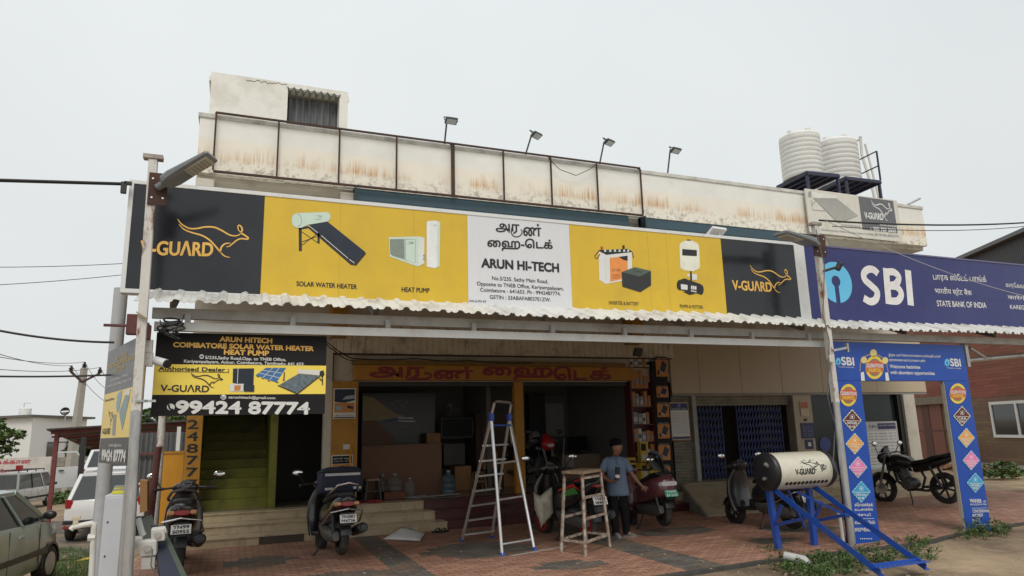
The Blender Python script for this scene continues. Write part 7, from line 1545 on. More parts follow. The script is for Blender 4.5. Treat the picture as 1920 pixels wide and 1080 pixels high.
vs_, ed_, rd_ = [], [], []
def jv(p, r__, par=None):
    vs_.append(p); rd_.append(r__)
    if par is not None: ed_.append((par, len(vs_) - 1))
    return len(vs_) - 1
pel = jv(K(1158, 926), (.13, .09)); sp1 = jv(K(1156, 900), (.12, .085), pel); chs = jv(K(1153, 872), (.14, .09), sp1); nk0 = jv(K(1153, 859), (.06, .055), chs); nk1 = jv(K(1154.3, 852, .015), .043, nk0)
hd0 = jv(K(1156.8, 846, .035), (.078, .085), nk1); hd1 = jv(K(1157, 838, .02), (.1, .11), hd0); hd2 = jv(K(1156, 829.5, .005), (.085, .1), hd1)
def arm(pts, fingers, hn):
    i = chs
    for p, r__ in pts: i = jv(p, r__, i)
    for f_ in fingers:
        j = i
        for p, r__ in f_: j = jv(p, r__, j)
rs = [(K(1140, 863), .042), (K(1131, 877, .02), .043), (K(1128, 891, .06), .04), (K(1138, 899, .18), .034), (K(1145, 902, .25), .028), (K(1150, 900, .27), (.034, .024))]
bot = K(1152.5, 896, .30)
arm(rs, [[(K(1153.5, 897.5 - 2 * k, .275), .011), (K(1156, 897 - 2 * k, .315), .0095), (K(1153, 896.5 - 2 * k, .345), .008)] for k in range(4)] + [[(K(1149, 895, .28), .012), (K(1150, 892, .33), .010)]], 'r')
ls = [(K(1166, 863), .042), (K(1177.5, 876, .0), .043), (K(1185, 890, .02), .04), (K(1194, 902, .06), .034), (K(1200, 909, .09), .027), (K(1204.5, 913, .10), (.036, .022))]
arm(ls, [[(K(1206 + 1.0 * k, 917 - 1.6 * k, .11), .0105), (K(1208 + 1.5 * k, 920 - 2.2 * k, .11), .009), (K(1208.5 + 1.9 * k, 922.2 - 2.5 * k, .10), .0075)] for k in range(4)] + [[(K(1201.5, 915.5, .12), .012), (K(1202, 919, .125), .009)]], 'l')
for pts in ([(1150, 935), (1150, 962, .04), (1155, 996, .0), (1157, 1004, .05)], [(1166, 935), (1172, 961, .05), (1175, 995, .0), (1182, 1004, .06)]):
    i = pel
    for p, r__ in zip(pts, (.085, .062, .042, .036)): i = jv(K(*p), r__, i)
skin_body('body', vs_, ed_, rd_, skin_m, man)
# face features and hair
fdir = (CAMR * .75 + SM.n * .66).normalized(); fl = V((0, 0, 1)).cross(fdir).normalized(); hc_ = K(1157, 838, .02)
b = B(); tip = hc_ + fdir * .108 + V((0, 0, -.012)); b.add([hc_ + fdir * .08 + V((0, 0, .03)), hc_ + fdir * .078 + fl * .018 + V((0, 0, -.025)), hc_ + fdir * .078 - fl * .018 + V((0, 0, -.025)), tip], [(0, 1, 3), (0, 3, 2), (1, 2, 3)])
obj('nose', b, skin_m, man, smooth=True, angle=180)
for s_ in (1, -1):
    b = B(); b.ell(hc_ + fdir * .074 + fl * .032 * s_ + V((0, 0, .024)), (.014, .014, .008), 10, 6); obj('eye', b, mat('eye_white', (.45, .43, .40), .3), man, smooth=True)
    b = B(); b.ell(hc_ + fdir * .084 + fl * .032 * s_ + V((0, 0, .024)), (.006, .006, .007), 8, 6); obj('iris', b, hair_m, man, smooth=True)
    b = B(); b.tube([hc_ + fdir * .086 + fl * .015 * s_ + V((0, 0, .042)), hc_ + fdir * .08 + fl * .048 * s_ + V((0, 0, .042))], .005, 6); obj('eyebrow', b, hair_m, man)
    b = B(); b.ell(hc_ - fdir * .005 + fl * .083 * s_ + V((0, 0, .005)), (.022, .012, .034), 10, 6, Matrix.Rotation(math.atan2(fdir.y, fdir.x), 3, 'Z')); obj('ear', b, skin_m, man, smooth=True)
b = B(); b.tube([hc_ + fdir * .084 + fl * .024 + V((0, 0, -.05)), hc_ + fdir * .092 + V((0, 0, -.05)), hc_ + fdir * .084 - fl * .024 + V((0, 0, -.05))], .005, 6); obj('mouth', b, mat('lip_brown', (.10, .03, .025), .5), man)
b = B(); rc = random.Random(6); hm_ = Matrix.Rotation(math.atan2(fdir.y, fdir.x), 3, 'Z')
b.ell(hc_ - fdir * .03 + V((0, 0, .06)), (.115, .106, .085), 16, 10, hm_)
for k in range(70):
    th, ph = rc.uniform(0, 6.28), rc.uniform(.0, 1.1); d = hm_ @ V((math.sin(ph) * math.cos(th), math.sin(ph) * math.sin(th), math.cos(ph))); c = hc_ - fdir * .03 + V((0, 0, .065)) + V((d.x * .108, d.y * .096, d.z * .076)); b.ell(c, (.026, .026, .018), 6, 4)
b.ell(hc_ + fdir * .05 + V((0, 0, .098)), (.04, .07, .03), 12, 6, hm_); obj('hair', b, hair_m, man, smooth=True, angle=180)
# polo shirt
shirt = mat('blue_polo', lin(104, 122, 146), .85, var=.14, scale=5, bump=1, bscale=7)
def rk(x, y, rx, ry, d=0, n=18, p=2.4):
    c = K(x, y, d); return [c + CAMR * (rx * math.copysign(abs(math.cos(a)) ** (2 / p), math.cos(a))) + SM.n * (ry * math.copysign(abs(math.sin(a)) ** (2 / p), math.sin(a))) for a in [2 * math.pi * j / n for j in range(n)]]
b = B(); b.loft([rk(1160, 929, .19, .135), rk(1159.5, 925, .20, .14), rk(1158.5, 915, .19, .135), rk(1157, 900, .175, .125), rk(1155.5, 885, .175, .125), rk(1154, 872, .185, .125), rk(1153, 864, .18, .115), rk(1153, 859, .14, .095), rk(1153, 855.5, .075, .075)], cap=False)
for pts in (((1143, 861, 0, .055), (1137, 864, .0, .062), (1131.5, 876, .02, .066), (1129.5, 885, .035, .07)), ((1163, 861, 0, .055), (1170, 863.5, .0, .062), (1177.5, 876, .0, .066), (1182, 884, .01, .068))):
    b.tube([K(x, y, d) for x, y, d, r__ in pts], [r__ for *_, r__ in pts], 14, cap=False)
sh_o = obj('polo_shirt', b, shirt, man, smooth=True, angle=80); sh_o.modifiers.new('t', 'SOLIDIFY').thickness = .006
b = B(); c = K(1153, 857, .03)
for s_ in (1, -1): b.prism([c + SM.n * .075 + V((0, 0, -.045)) + CAMR * .002 * s_, c + SM.n * .06 + CAMR * .055 * s_ + V((0, 0, -.035)), c + SM.n * .0 + CAMR * .082 * s_ + V((0, 0, .018)), c + SM.n * .055 + CAMR * .045 * s_ + V((0, 0, .02))], SM.n * .008 + V((0, 0, .004)))
obj('collar', b, mat('polo_collar', lin(78, 100, 132), .85), sh_o)
b = B(); b.bar(K(1153.8, 862, .126), K(1155, 871, .134), .022, .006, up=SM.n); obj('placket', b, mat('polo_collar', (0, 0, 0)), sh_o)
b = B(); trm = mat('dark_trousers', (.011, .011, .013), .9, var=.25, spec=.15, bump=1, bscale=8)
for pts in (((1154, 921, 0, .115), (1151, 935, .0, .105), (1150, 962, .03, .082), (1153, 985, .01, .066), (1155, 1000, .0, .062)), ((1163, 921, 0, .115), (1166, 935, .0, .105), (1171, 961, .04, .08), (1173.5, 985, .01, .066), (1175, 1000, .0, .062))): b.tube([K(x, y, d) for x, y, d, r__ in pts], [r__ for *_, r__ in pts], 16)
obj('trousers', b, trm, man, smooth=True, angle=60)
for (x0, y0, dx, sc_) in ((1155, 1005, .0, 1), (1176, 1004, .6, 1)):
    base = K(x0, y0); base.z = .034; d = (SM.n + CAMR * (.25 + dx * 1.6)).normalized(); l_ = V((0, 0, 1)).cross(d); rings = []
    for f_, w_, h_ in ((-.09, .02, .05), (-.07, .036, .085), (-.01, .04, .10), (.06, .045, .075), (.13, .046, .055), (.18, .03, .035)):
        rings.append([base + d * f_ + l_ * (w_ * math.cos(a)) + V((0, 0, max(0, h_ * .5 + h_ * .55 * math.sin(a)))) for a in [2 * math.pi * j / 12 for j in range(12)]])
    b = B(); b.loft(rings); shoe = obj('shoe', b, mat('grey_canvas_shoe', lin(120, 116, 108), .8, var=.1), man, smooth=True, angle=70)
    b = B(); b.loft([[base + d * (f_ * .2 + .045) + l_ * y_ + V((0, 0, z)) for f_, y_, _ in hrow(0, 0, 0, .7, .05, 16, 2.6)] for z in (0, .018)]); obj('sole', b, mat('sole_grey', (.3, .29, .27), .7), shoe)
bt = thing('flask', 'black flask with a white band held upright in the right hand of the man', 'flask', K(1152.5, 896, .30)); p0, p1 = K(1152.3, 898, .305), K(1153.2, 874, .305)
b = B(); b.tube([p0, p0.lerp(p1, .18)], .042, 18); b.tube([p0.lerp(p1, .42), p1], .042, 18); obj('body', b, blackp, bt, smooth=True, angle=40); b = B(); b.tube([p0.lerp(p1, .181), p0.lerp(p1, .419)], .0422, 18); obj('white_band', b, paper, bt, smooth=True, angle=40)

# stock piled in the depth of the shop
for i, (x0, y0, x1, y1, yy, lab) in enumerate(((945, 868, 966, 930, 16.9, 'tall brown carton beside the ochre centre post in the shop'), (905, 846, 934, 880, 17.0, 'brown carton stacked high behind the ladder'), (800, 812, 826, 836, 17.2, 'brown carton lying on the back shelf left of the television'), (985, 872, 1004, 905, 17.5, 'grey carton on the floor below the dark tall cabinet'), (1140, 872, 1150, 905, 17.6, 'pale carton at the right end of the desk'), (832, 832, 872, 872, 18.0, 'wide dark carton below the television'))): pbox('carton', lab, 'carton', (x0, y0), (x1, y1), yy, .35, (MATS['brown_carton'], mat('grey_carton', (.2, .19, .17), .7))[i in (3, 4, 5)], FZ if y1 > 880 else None)
# ------------------------------------------------------------------ left background: the ground falls away behind the corner
def gl_z(y): return -.062 * max(0, min(y, 18) - 9)
def GL(px, py):
    d = ray(px, py); k = .062; t = (.558 - HC) / (d.z + k * d.y); p = CAMP + d * t
    if p.y > 18: p = CAMP + d * ((-.558 - HC) / d.z)       # z = -.062 (y - 9)
    return p
asph = None
def car(name, lab, cat, p, ang, L, W, body, prof, gh, wheels, wr, extra=None, group=None, windows=None, s=1):
    """prof: (x, z low, z belt, half width); gh: base/roof outlines (x rear, x front, half width, z)"""
    t = thing(name, lab, cat, world=False, group=group)
    b = B(); rings = []
    for x, zl, zb_, w_ in prof: rings.append([(x, -w_ * .93, zl), (x, -w_, zl + .12), (x, -w_ * 1.0, (zl + zb_) / 2 + .05), (x, -w_ * .985, zb_ - .08), (x, -w_ * .94, zb_), (x, 0, zb_ + .015), (x, w_ * .94, zb_), (x, w_ * .985, zb_ - .08), (x, w_, (zl + zb_) / 2 + .05), (x, w_, zl + .12), (x, w_ * .93, zl)])
    b.loft(rings); obj('body', b, body, t, smooth=True, angle=35)
    (xr0, xf0, w0, zb0), (xr1, xf1, w1, zr) = gh
    def ring(xr_, xf_, w_, z, k=.05): return [(xr_, -w_ + k, z), (xr_ + k, -w_, z), (xf_ - k * 2, -w_, z), (xf_, -w_ + k * 2.5, z), (xf_ + .03, 0, z), (xf_, w_ - k * 2.5, z), (xf_ - k * 2, w_, z), (xr_ + k, w_, z), (xr_, w_ - k, z), (xr_ - .02, 0, z)]
    b = B(); b.loft([ring(xr0, xf0, w0, zb0 - .02), ring(xr1, xf1, w1, zr)]); obj('windows', b, windows or glassd, t, smooth=True, angle=25)
    b = B(); b.loft([ring(xr1 - .03, xf1 + .02, w1 + .015, zr - .045), ring(xr1 - .03, xf1 + .02, w1 + .01, zr + .01), ring(xr1 + .05, xf1 - .1, w1 - .1, zr + .045)]); obj('roof', b, body, t, smooth=True, angle=50)
    for sy in (1, -1):
        for xa_, xb_ in ((xr0, xr1), (xf0 - .02, xf1 - .02)): b = B(); b.bar((xa_ + .02 if xa_ == xr0 else xa_ - .06, sy * (w0 - .03), zb0 - .02), (xb_ + .02 if xa_ == xr0 else xb_ - .06, sy * (w1 - .02), zr), .09, .07); obj('pillar', b, body, t, bevel=.01)
        for f_ in (.36, .66):
            xa_ = xr0 + (xf0 - xr0) * f_; xb_ = xr1 + (xf1 - xr1) * (f_ + .04); b = B(); b.bar((xa_, sy * (w0 + .004), zb0 - .02), (xb_, sy * (w1 + .006), zr - .03), .07, .03); obj('pillar', b, blackp if f_ < .5 else body, t)
        b = B(); xm = xf0 - .32; b.ell((xm, sy * (w0 + .14), zb0 + .08), (.06, .1, .07), 12, 8); b.bar((xm, sy * w0, zb0 + .03), (xm, sy * (w0 + .1), zb0 + .06), .05); obj('mirror', b, blackp, t, smooth=True)
        for f_ in (.30, .60): b = B(); b.box((xr0 + (xf0 - xr0) * f_ + .05, sy * (prof[len(prof) // 2][3] + .012), zb0 - .16), (.16, .03, .035)); obj('door_handle', b, body, t, bevel=.008)
        for f_ in (.16, .50, .86): b = B(); x = xr0 + (xf0 - xr0) * f_; wv = prof[len(prof) // 2][3]; b.bar((x, sy * (wv + .002), prof[2][1] + .1), (x, sy * (wv - .01), zb0 - .05), .01, .006); obj('door_seam', b, darkm, t)
        b = B(); wv = prof[len(prof) // 2][3]; b.bx(xr0 + .25, xf0 - .1, sy * wv, sy * (wv + .018), .48, .56); obj('side_moulding', b, blackp, t)
    for x in wheels:
        for sy in (1, -1):
            yy = sy * (W / 2 - .09); b = B(); pr = [(-.09, wr * .62), (-.095, wr * .85), (-.07, wr * .98), (0, wr), (.07, wr * .98), (.095, wr * .85), (.09, wr * .62)]
            b.lathe((x, yy, wr), (0, 1, 0), pr, 28); wh = obj('wheel', b, rubber, t, smooth=True, angle=40)
            b = B(); b.lathe((x, yy + sy * .085, wr), (0, sy, 0), [(0, wr * .62), (.012, wr * .6), (.016, wr * .2), (.02, wr * .1)], 24)
            obj('hubcap', b, mat('hubcap_silver', (.4, .4, .41), .35, metal=.5), wh, smooth=True)
            b = B(); rr = wr + .05; rows = []
            for k in range(11): a = R(-5 + 19 * k); rows.append([(x + rr * math.cos(a), yy + sy * .095, wr + rr * math.sin(a)), (x + (rr - .04) * math.cos(a), yy + sy * .1, wr + (rr - .04) * math.sin(a)), (x + (rr - .04) * math.cos(a), yy - sy * .15, wr + (rr - .04) * math.sin(a))])
            b.loft(rows, cap=False, closed=False); obj('wheel_arch', b, blackp, t, smooth=True)
    if extra: extra(t, prof)
    t.location = p; t.rotation_euler = (0, 0, ang); t.scale = (s, s, s); return t
def rear_bits(zl, zh, yb_, xr_, plate_s, vertical=True, pm=None):
    def f(t, prof):
        for sy in (1, -1): b = B(); b.loft([[(xr_ - .015, sy * (yb_ + y), z) for y, z in ((-.09, zl), (.09, zl + .02), (.1, zh), (-.05, zh - .02))], [(xr_ + .1, sy * (yb_ + y), z) for y, z in ((-.09, zl), (.1, zl + .02), (.11, zh), (-.05, zh - .02))]]); obj('tail_lamp', b, MATS['tail_red'], t)
        b = B(); b.bx(xr_ - .045, xr_ - .02, -.24, .24, zl - .2, zl - .08); pl = obj('number_plate', b, paper, t)
        vs, fs, bd = glyphs(plate_s); x0, x1 = min(v[0] for v in vs), max(v[0] for v in vs); b = B(); b.add([(xr_ - .048, .2 - .4 * (x - x0) / (x1 - x0), zl - .17 + y / .73 * .06) for x, y in vs], fs); obj('plate_lettering', b, printk, pl)
        b = B(); b.bx(xr_ - .03, xr_ - .012, -.2, .2, zl + .02, zl + .07); obj('tailgate_handle', b, blackp, t)
        b = B(); b.loft([[(xr_ - .06, y, z) for y, z in ((-yb_ - .1, .46), (yb_ + .1, .46), (yb_ + .1, .52), (-yb_ - .1, .52))], [(xr_ + .0, y, z) for y, z in ((-yb_ - .12, .44), (yb_ + .12, .44), (yb_ + .12, .54), (-yb_ - .12, .54))]]); obj('bumper_strip', b, blackp, t)
        for sy in (1, -1): b = B(); b.bx(xr_ - .05, xr_ + .02, sy * yb_ - .1, sy * yb_ + .1, .36, .40); obj('reflector', b, MATS['tail_red'], t)
    return f
white_car = mat('white_car_paint', (.66, .66, .65), .25, var=.02, coat=.5); whitev = mat('van_white', (.58, .58, .56), .4, var=.06, dirt=(.4, .36, .3), damt=.25)
# white SUV, tail towards the viewer
pw_ = GL(134, 1010)
car('parked_car', 'white hatchback parked tail first behind the grey cabinet and posts', 'car', pw_ + V((.82, .95, 0)), R(91), 4.2, 1.75, white_car,
    [(-2.0, .50, .92, .70), (-1.96, .36, .98, .84), (-1.6, .28, 1.0, .87), (-.9, .26, 1.0, .88), (0, .26, .99, .88), (1.0, .27, .97, .87), (1.7, .32, .90, .82), (2.05, .40, .78, .68)],
    ((-1.93, 1.15, .80, .99), (-1.50, .35, .64, 1.56)), (-1.22, 1.3), .33, rear_bits(.80, 1.02, .74, -1.98, 'TN 37 2625'), s=1.04)
# white van further back
pv_ = GL(66, 955)
car('parked_van', 'old white van with roof carrier parked before the painted wall', 'van', pv_ + V((-.7, .9, 0)), R(74), 3.4, 1.5, whitev,
    [(-1.66, .42, .92, .66), (-1.62, .32, .98, .74), (-1.2, .28, .99, .75), (0, .28, .99, .75), (1.2, .28, .98, .75), (1.6, .32, .92, .72), (1.7, .40, .80, .64)],
    ((-1.62, 1.58, .72, .98), (-1.50, 1.0, .62, 1.66)), (-1.0, 1.05), .29, rear_bits(.62, .80, .62, -1.64, 'TN 38 4512'), windows=mat('van_glass', (.10, .105, .10), .1), s=.8)
vt = pv_ + V((-.7, .9, 0)); b = B(); rm = Matrix.Rotation(R(74), 3, 'Z') * .8
for sy in (-.5, .5): b.tube([vt + rm @ V((x, sy, 1.80)) for x in (-1.3, .8)], .02, 6)
for x in (-1.3, -.6, .1, .8): b.tube([vt + rm @ V((x, -.5, 1.80)), vt + rm @ V((x, .5, 1.80))], .02, 6); b.tube([vt + rm @ V((x, -.5, 1.70)), vt + rm @ V((x, -.5, 1.80))], .02, 6)
obj('roof_carrier', b, darkm, label='black luggage carrier on the roof of the old white van', cat='carrier')
b = B(); b.box(vt + rm @ V((-1.2, -.45, 1.93)), (.2, .2, .18)); obj('red_can', b, mat('red_can_paint', (.4, .02, .02), .4), bevel=.02, label='small red box on the rear corner of the van roof carrier', cat='box')
# white car with open door
po = GL(100, 940)
def door_(t, prof):
    d = thing  # an opened front door hanging from its hinge, with frame and handle
    hx, hy = .75, .80; a = R(62); ux = V((-math.cos(a), math.sin(a), 0))
    b = B(); H_ = V((hx, hy, 0)); b.prism([H_ + V((0, 0, .3)), H_ + ux * 1.0 + V((0, 0, .3)), H_ + ux * 1.05 + V((0, 0, .95)), H_ + V((0, 0, .95))], V((.05, .03, 0))); dr = obj('door', b, white_car, t, bevel=.01, label='opened front door')
    b = B(); q = [H_ + V((0, 0, .95)), H_ + ux * .45 + V((0, 0, 1.42)), H_ + ux * 1.0 + V((0, 0, 1.42)), H_ + ux * 1.05 + V((0, 0, .95))]
    for i in range(3): b.bar(q[i], q[i + 1], .06, .05)
    obj('door_frame', b, white_car, dr); b = B(); b.box(H_ + ux * .85 + V((-.03, -.02, .85)), (.14, .05, .03), Matrix.Rotation(-a, 3, 'Z')); obj('door_handle', b, darkm, dr)
car('parked_car', 'white car farther back with its front door swung open', 'car', po + V((2.0, 1.6, 0)), R(95), 4.2, 1.7, white_car,
    [(-2.0, .50, .9, .70), (-1.9, .36, .96, .80), (-1.5, .28, .98, .83), (-.5, .26, .98, .84), (.5, .26, .97, .84), (1.3, .28, .94, .82), (1.9, .34, .85, .76), (2.1, .42, .75, .65)],
    ((-1.7, 1.15, .76, .96), (-1.15, .35, .62, 1.46)), (-1.25, 1.3), .32, lambda t, p: (rear_bits(.78, .94, .68, -1.94, 'TN 66 1180')(t, p), door_(t, p)), s=1.4)
# grey green hatchback in the foreground at the left edge
pg = GL(80, 1092); ga = R(80)
gcar = mat('grey_green_paint', lin(150, 166, 158), .28, var=.05, coat=.5, dirt=lin(128, 120, 104), damt=.3, dscale=1.2)
fwd_ = V((math.cos(ga), math.sin(ga), 0)); lat_ = V((-math.sin(ga), math.cos(ga), 0))
car('parked_car', 'dusty grey green hatchback cut off by the left edge of the picture', 'car', pg - fwd_ * 1.2 + lat_ * .72, ga, 3.7, 1.6, gcar,
    [(-1.78, .50, .92, .62), (-1.74, .36, 1.0, .74), (-1.4, .26, 1.02, .79), (-.6, .24, 1.0, .80), (.4, .24, .98, .80), (1.0, .26, .95, .79), (1.5, .30, .86, .74), (1.78, .38, .70, .60)],
    ((-1.62, 1.12, .74, 1.0), (-1.2, .30, .58, 1.48)), (-1.18, 1.2), .29, rear_bits(.72, .98, .64, -1.76, 'TN 39 6217'))
# man standing by the open car door
pp = po + V((1.0, 2.2, 0)); hh = ATY(163, 880, pp.y); hh.x = hh.x; 
m2 = thing('person', 'bearded man in dark clothes standing behind the open door of the white car', 'person', (hh.x, pp.y, gl_z(pp.y)))
zb = gl_z(pp.y); hz2 = hh.z; J = lambda x, z, y=0: V((hh.x + x, pp.y + y, zb + (hz2 - zb) / 1.6 * z))
vs_, ed_, rd_ = [], [], []
pe = jv(J(0, .92), (.14, .1)); s1_ = jv(J(0, 1.15), (.13, .09), pe); c2_ = jv(J(0, 1.36), (.16, .1), s1_); n2_ = jv(J(0, 1.47), .055, c2_); h2_ = jv(J(0, 1.54), (.07, .08), n2_); h3_ = jv(J(0, 1.66), (.07, .085), h2_)
for s_ in (1, -1):
    i = jv(J(.2 * s_, 1.38), .055, c2_); i = jv(J(.26 * s_, 1.12), .042, i); i = jv(J(.22 * s_, .9, -.1), .032, i); j0 = jv(J(.21 * s_, .82, -.14), (.035, .02), i)
    for k in range(5): jv(J(.21 * s_ + (k - 2) * .015, .74 + .01 * abs(k - 2), -.15), .009, j0)
    i = jv(J(.09 * s_, .85), .09, pe); i = jv(J(.1 * s_, .48), .06, i); i = jv(J(.1 * s_, .08), .042, i); jv(J(.1 * s_, .03, -.12), .035, i)
skin_body('body', vs_, ed_, rd_, skin_m, m2, 1)
b = B(); b.ell(J(0, 1.68, .02), (.085, .1, .07), 12, 8); b.ell(J(0, 1.545, -.05), (.065, .05, .06), 10, 6); obj('hair', b, hair_m, m2, smooth=True)
b = B(); b.loft([[J(rx * math.cos(a), z, ry * math.sin(a)) for a in [j * math.pi / 8 for j in range(16)]] for z, rx, ry in ((.85, .19, .13), (1.15, .18, .13), (1.36, .21, .13), (1.44, .15, .1), (1.48, .07, .07))], cap=False); obj('shirt', b, mat('dark_shirt', (.03, .035, .045), .8), m2, smooth=True)
b = B()
for s_ in (1, -1): b.tube([J(.09 * s_, .9), J(.1 * s_, .48), J(.1 * s_, .06)], [.11, .085, .07], 12)
obj('trousers', b, trm, m2, smooth=True)
# painted wall and block wall
WYL = 42.0; S9 = Pl((0, WYL, 0), (1, 0, 0)); zg = gl_z(WYL)
pa_ = thing('painted_wall', 'whitewashed wall with red Tamil lettering behind the van', 'wall', (-8, WYL, zg))
b = B(); b.bx(ATY(-160, 900, WYL).x, ATY(92, 900, WYL).x, WYL, WYL + .2, zg - .3, ATY(40, 858, WYL).z); obj('wall', b, mat('whitewash', lin(196, 190, 184), .85, var=.05, dirt=lin(160, 152, 142), damt=.3, dscale=.8), pa_)
b = B(); text(b, S9, '\u0ba4\u0b95\u0bcd\u0b95\u0bbe\u0ba9', (-8, 874), (57, 872), 12, bold=.03, bbox=True); text(b, S9, '\u0bc7\u0bb5\u0bb1\u0bc1\u0bae\u0bcd...', (-2, 892), (59, 890), 12, bold=.03, bbox=True); obj('lettering', b, mat('red_wall_paint', (.40, .025, .05), .7), pa_)
b = B(); b.bx(ATY(-160, 900, WYL).x, ATY(12, 900, WYL).x, WYL - .02, WYL - .001, zg - .1, ATY(5, 896, WYL).z); obj('orange_band', b, mat('wall_orange', (.55, .28, .03), .7), pa_)
b = B(); x0, x1 = ATY(92, 880, WYL).x + .02, ATY(215, 880, WYL).x; zt_w = ATY(140, 853, WYL).z; rows_ = int((zt_w - zg + .3) / .22); rc = random.Random(9)
for j in range(rows_):
    x = x0 - (.2 if j % 2 else 0)
    while x < x1: b.bx(max(x, x0), min(x + .40, x1), WYL + rc.uniform(0, .012), WYL + .2, zg - .3 + j * .22, zg - .3 + j * .22 + .205); x += .415
b.bx(x0, x1, WYL + .03, WYL + .19, zg - .3, zg - .3 + rows_ * .22)
obj('block_wall', b, mat('grey_blocks', lin(138, 132, 122), .9, var=.15, bump=.3), label='bare grey concrete block wall right of the painted wall', cat='wall')
# white house
hs = thing('white_house', 'plain white two storey house with water tank and dish beyond the painted wall', 'house', (-14, 55, -2))
c0_ = ATY(61, 790, 50); cr_ = ATY(162, 800, 57); cl_ = ATY(-150, 790, 58); zt_h = ATY(61, 782, 50).z
hw = mat('house_white', lin(214, 214, 210), .8, var=.03); dz = -3
def wallq(p, q, z0, z1, off=0): n = V((q.y - p.y, -(q.x - p.x), 0)).normalized(); n = n if n.dot(V((0, -1, 0))) > 0 else -n; return [V((p.x, p.y, z0)) + n * off, V((q.x, q.y, z0)) + n * off, V((q.x, q.y, z1)) + n * off, V((p.x, p.y, z1)) + n * off]
bk_ = cr_ + (cl_ - c0_)
b = B(); b.prism([V((p.x, p.y, dz)) for p in (c0_, cr_, bk_, cl_)], (0, 0, zt_h - dz)); obj('wall', b, hw, hs)
b = B(); b.prism([V((p.x, p.y, zt_h + .002)) + o for p, o in ((c0_, V((0, -.4, 0))), (cr_, V((.5, 0, 0))), (bk_, V((0, .4, 0))), (cl_, V((-.5, 0, 0))))], (0, 0, .14)); obj('roof_slab', b, mat('dark_slab_edge', (.12, .11, .10), .8), hs)
for f_ in (.28, .62):
    p = c0_.lerp(cr_, f_); q = c0_.lerp(cr_, f_ + .16); zw = ATY(95, 850, 52).z
    b = B(); b.poly(wallq(p, q, zw - .7, zw + .6, .03)); obj('window', b, glassd, hs); b = B(); k_ = wallq(p, q, zw + .62, zw + .7, .0); b.prism(k_, (k_[0] - wallq(p, q, zw + .62, zw + .7, .6)[0]) * -1); obj('window_shade', b, mat('dark_shade_slab', (.10, .10, .10), .8), hs)
tp_ = ATY(42, 783, 52); wt = thing('water_tank', 'small white ribbed water tank on the roof of the white house', 'water tank', tp_)
zk = ATY(42, 764, 52).z; r__ = abs(ATY(54, 775, 52).x - ATY(30, 775, 52).x) / 2; H = zk - zt_h - .15
b = B(); pr = [(0, r__)]
for i in range(5): z = H * .85 * i / 5; pr += [(z + .02, r__ * .97), (z + .06, r__), (z + H * .15, r__)]
pr += [(H * .9, r__), (H * .97, r__ * .6), (H, r__ * .3)]; b.lathe((tp_.x, 52.5, zt_h + .145), (0, 0, 1), pr, 24); obj('tank_body', b, tankm, wt, smooth=True, angle=50)
b = B(); b.tube([(tp_.x - r__ * .3, 52.5, zk - .02), (tp_.x - r__ * .3, 52.5, zk + .3), (tp_.x + r__ * .7, 52.5, zk + .3)], .04, 6); obj('pipe', b, pvc, wt)
ds = thing('satellite_dish', 'black satellite dish on the roof edge of the white house', 'dish', ATY(121, 785, 53)); c = ATY(122, 772, 53); rr = abs(ATY(131, 772, 53).x - ATY(113, 772, 53).x) / 2
b = B(); b.lathe(c + V((0, .08, 0)), (0, -1, .25), [(0, rr * .1), (.02, rr * .6), (.1, rr), (.115, rr), (.04, rr * .6), (.02, rr * .1)], 24); obj('dish', b, blackp, ds, smooth=True)
b = B(); b.tube([c + V((0, .1, 0)), ATY(121, 788, 53.1)], .05, 8); b.tube([c + V((0, .0, -rr)), c + V((0, -.6, -.1))], .025, 6); obj('arm', b, steel, ds)
S10 = Pl(c + V((0, -.12, 0)), (1, 0, 0), (0, .25, 1)); b = B(); pline(b, S10, [(115, 772), (129, 771)], .09, .02); obj('mark', b, paper, ds)
# utility pole and wires
up_ = thing('utility_pole', 'leaning concrete utility pole with three insulators behind the white cars', 'utility pole', ATY(130, 880, 40)); P0, P1 = ATY(128, 905, 40), ATY(158, 690, 40); P0.z = gl_z(40)
b = B(); b.tube([P0, P1], [.28, .16], 4); obj('pole', b, mat('pole_concrete', lin(158, 152, 142), .9, var=.1), up_)
b = B(); l_, r2_ = ATY(133, 697, 40), ATY(187, 700, 40); m_ = P1 + V((0, -.15, -.7)); b.bar(l_, m_, .1); b.bar(m_, r2_, .1); obj('crossarm', b, rust, up_)
for p in (l_, r2_, P1): b = B(); b.lathe(p, (0, 0, 1), [(0, .07), (.06, .12), (.1, .07), (.16, .12), (.2, .06), (.3, .05)], 12); obj('insulator', b, mat('porcelain_brown', (.03, .02, .018), .25), up_)
def wire(lab, p, q, r__=.01, sag=.1, m=None): cable('wire', lab, [p, q], r__, m, sag, 'wire')
for k, (a_, c_) in enumerate((((-30, 655), l_), ((-30, 664), P1), ((-30, 690), r2_))): wire('thin overhead wire running from the left edge to insulator %s of the leaning pole' % ('one', 'two', 'three')[k] if False else ('thin overhead wire to the left insulator of the leaning pole', 'thin overhead wire to the top insulator of the leaning pole', 'thin overhead wire to the right insulator of the leaning pole')[k], ATY(*a_, 24), c_ + V((0, 0, .3)), .012, .15)
for k, (c_, q) in enumerate(((l_, (230, 772)), (P1, (215, 735)), (r2_, (240, 742)))): wire(('thin wire from the left insulator down to the right behind the side board', 'thin wire from the top insulator down to the right behind the side board', 'thin wire from the right insulator down to the right behind the side board')[k], c_ + V((0, 0, .3)), ATY(*q, 40), .012, .3)
wire('thick black cable from the upper left edge to the main signboard corner', ATY(-40, 337, 8.2), ATY(236, 345, 8.9), .02, .0)
wire('thick black cable from the left edge to the grey post below the sign', ATY(-40, 612, 9.2), ATY(214, 642, 9.2), .014, .04)
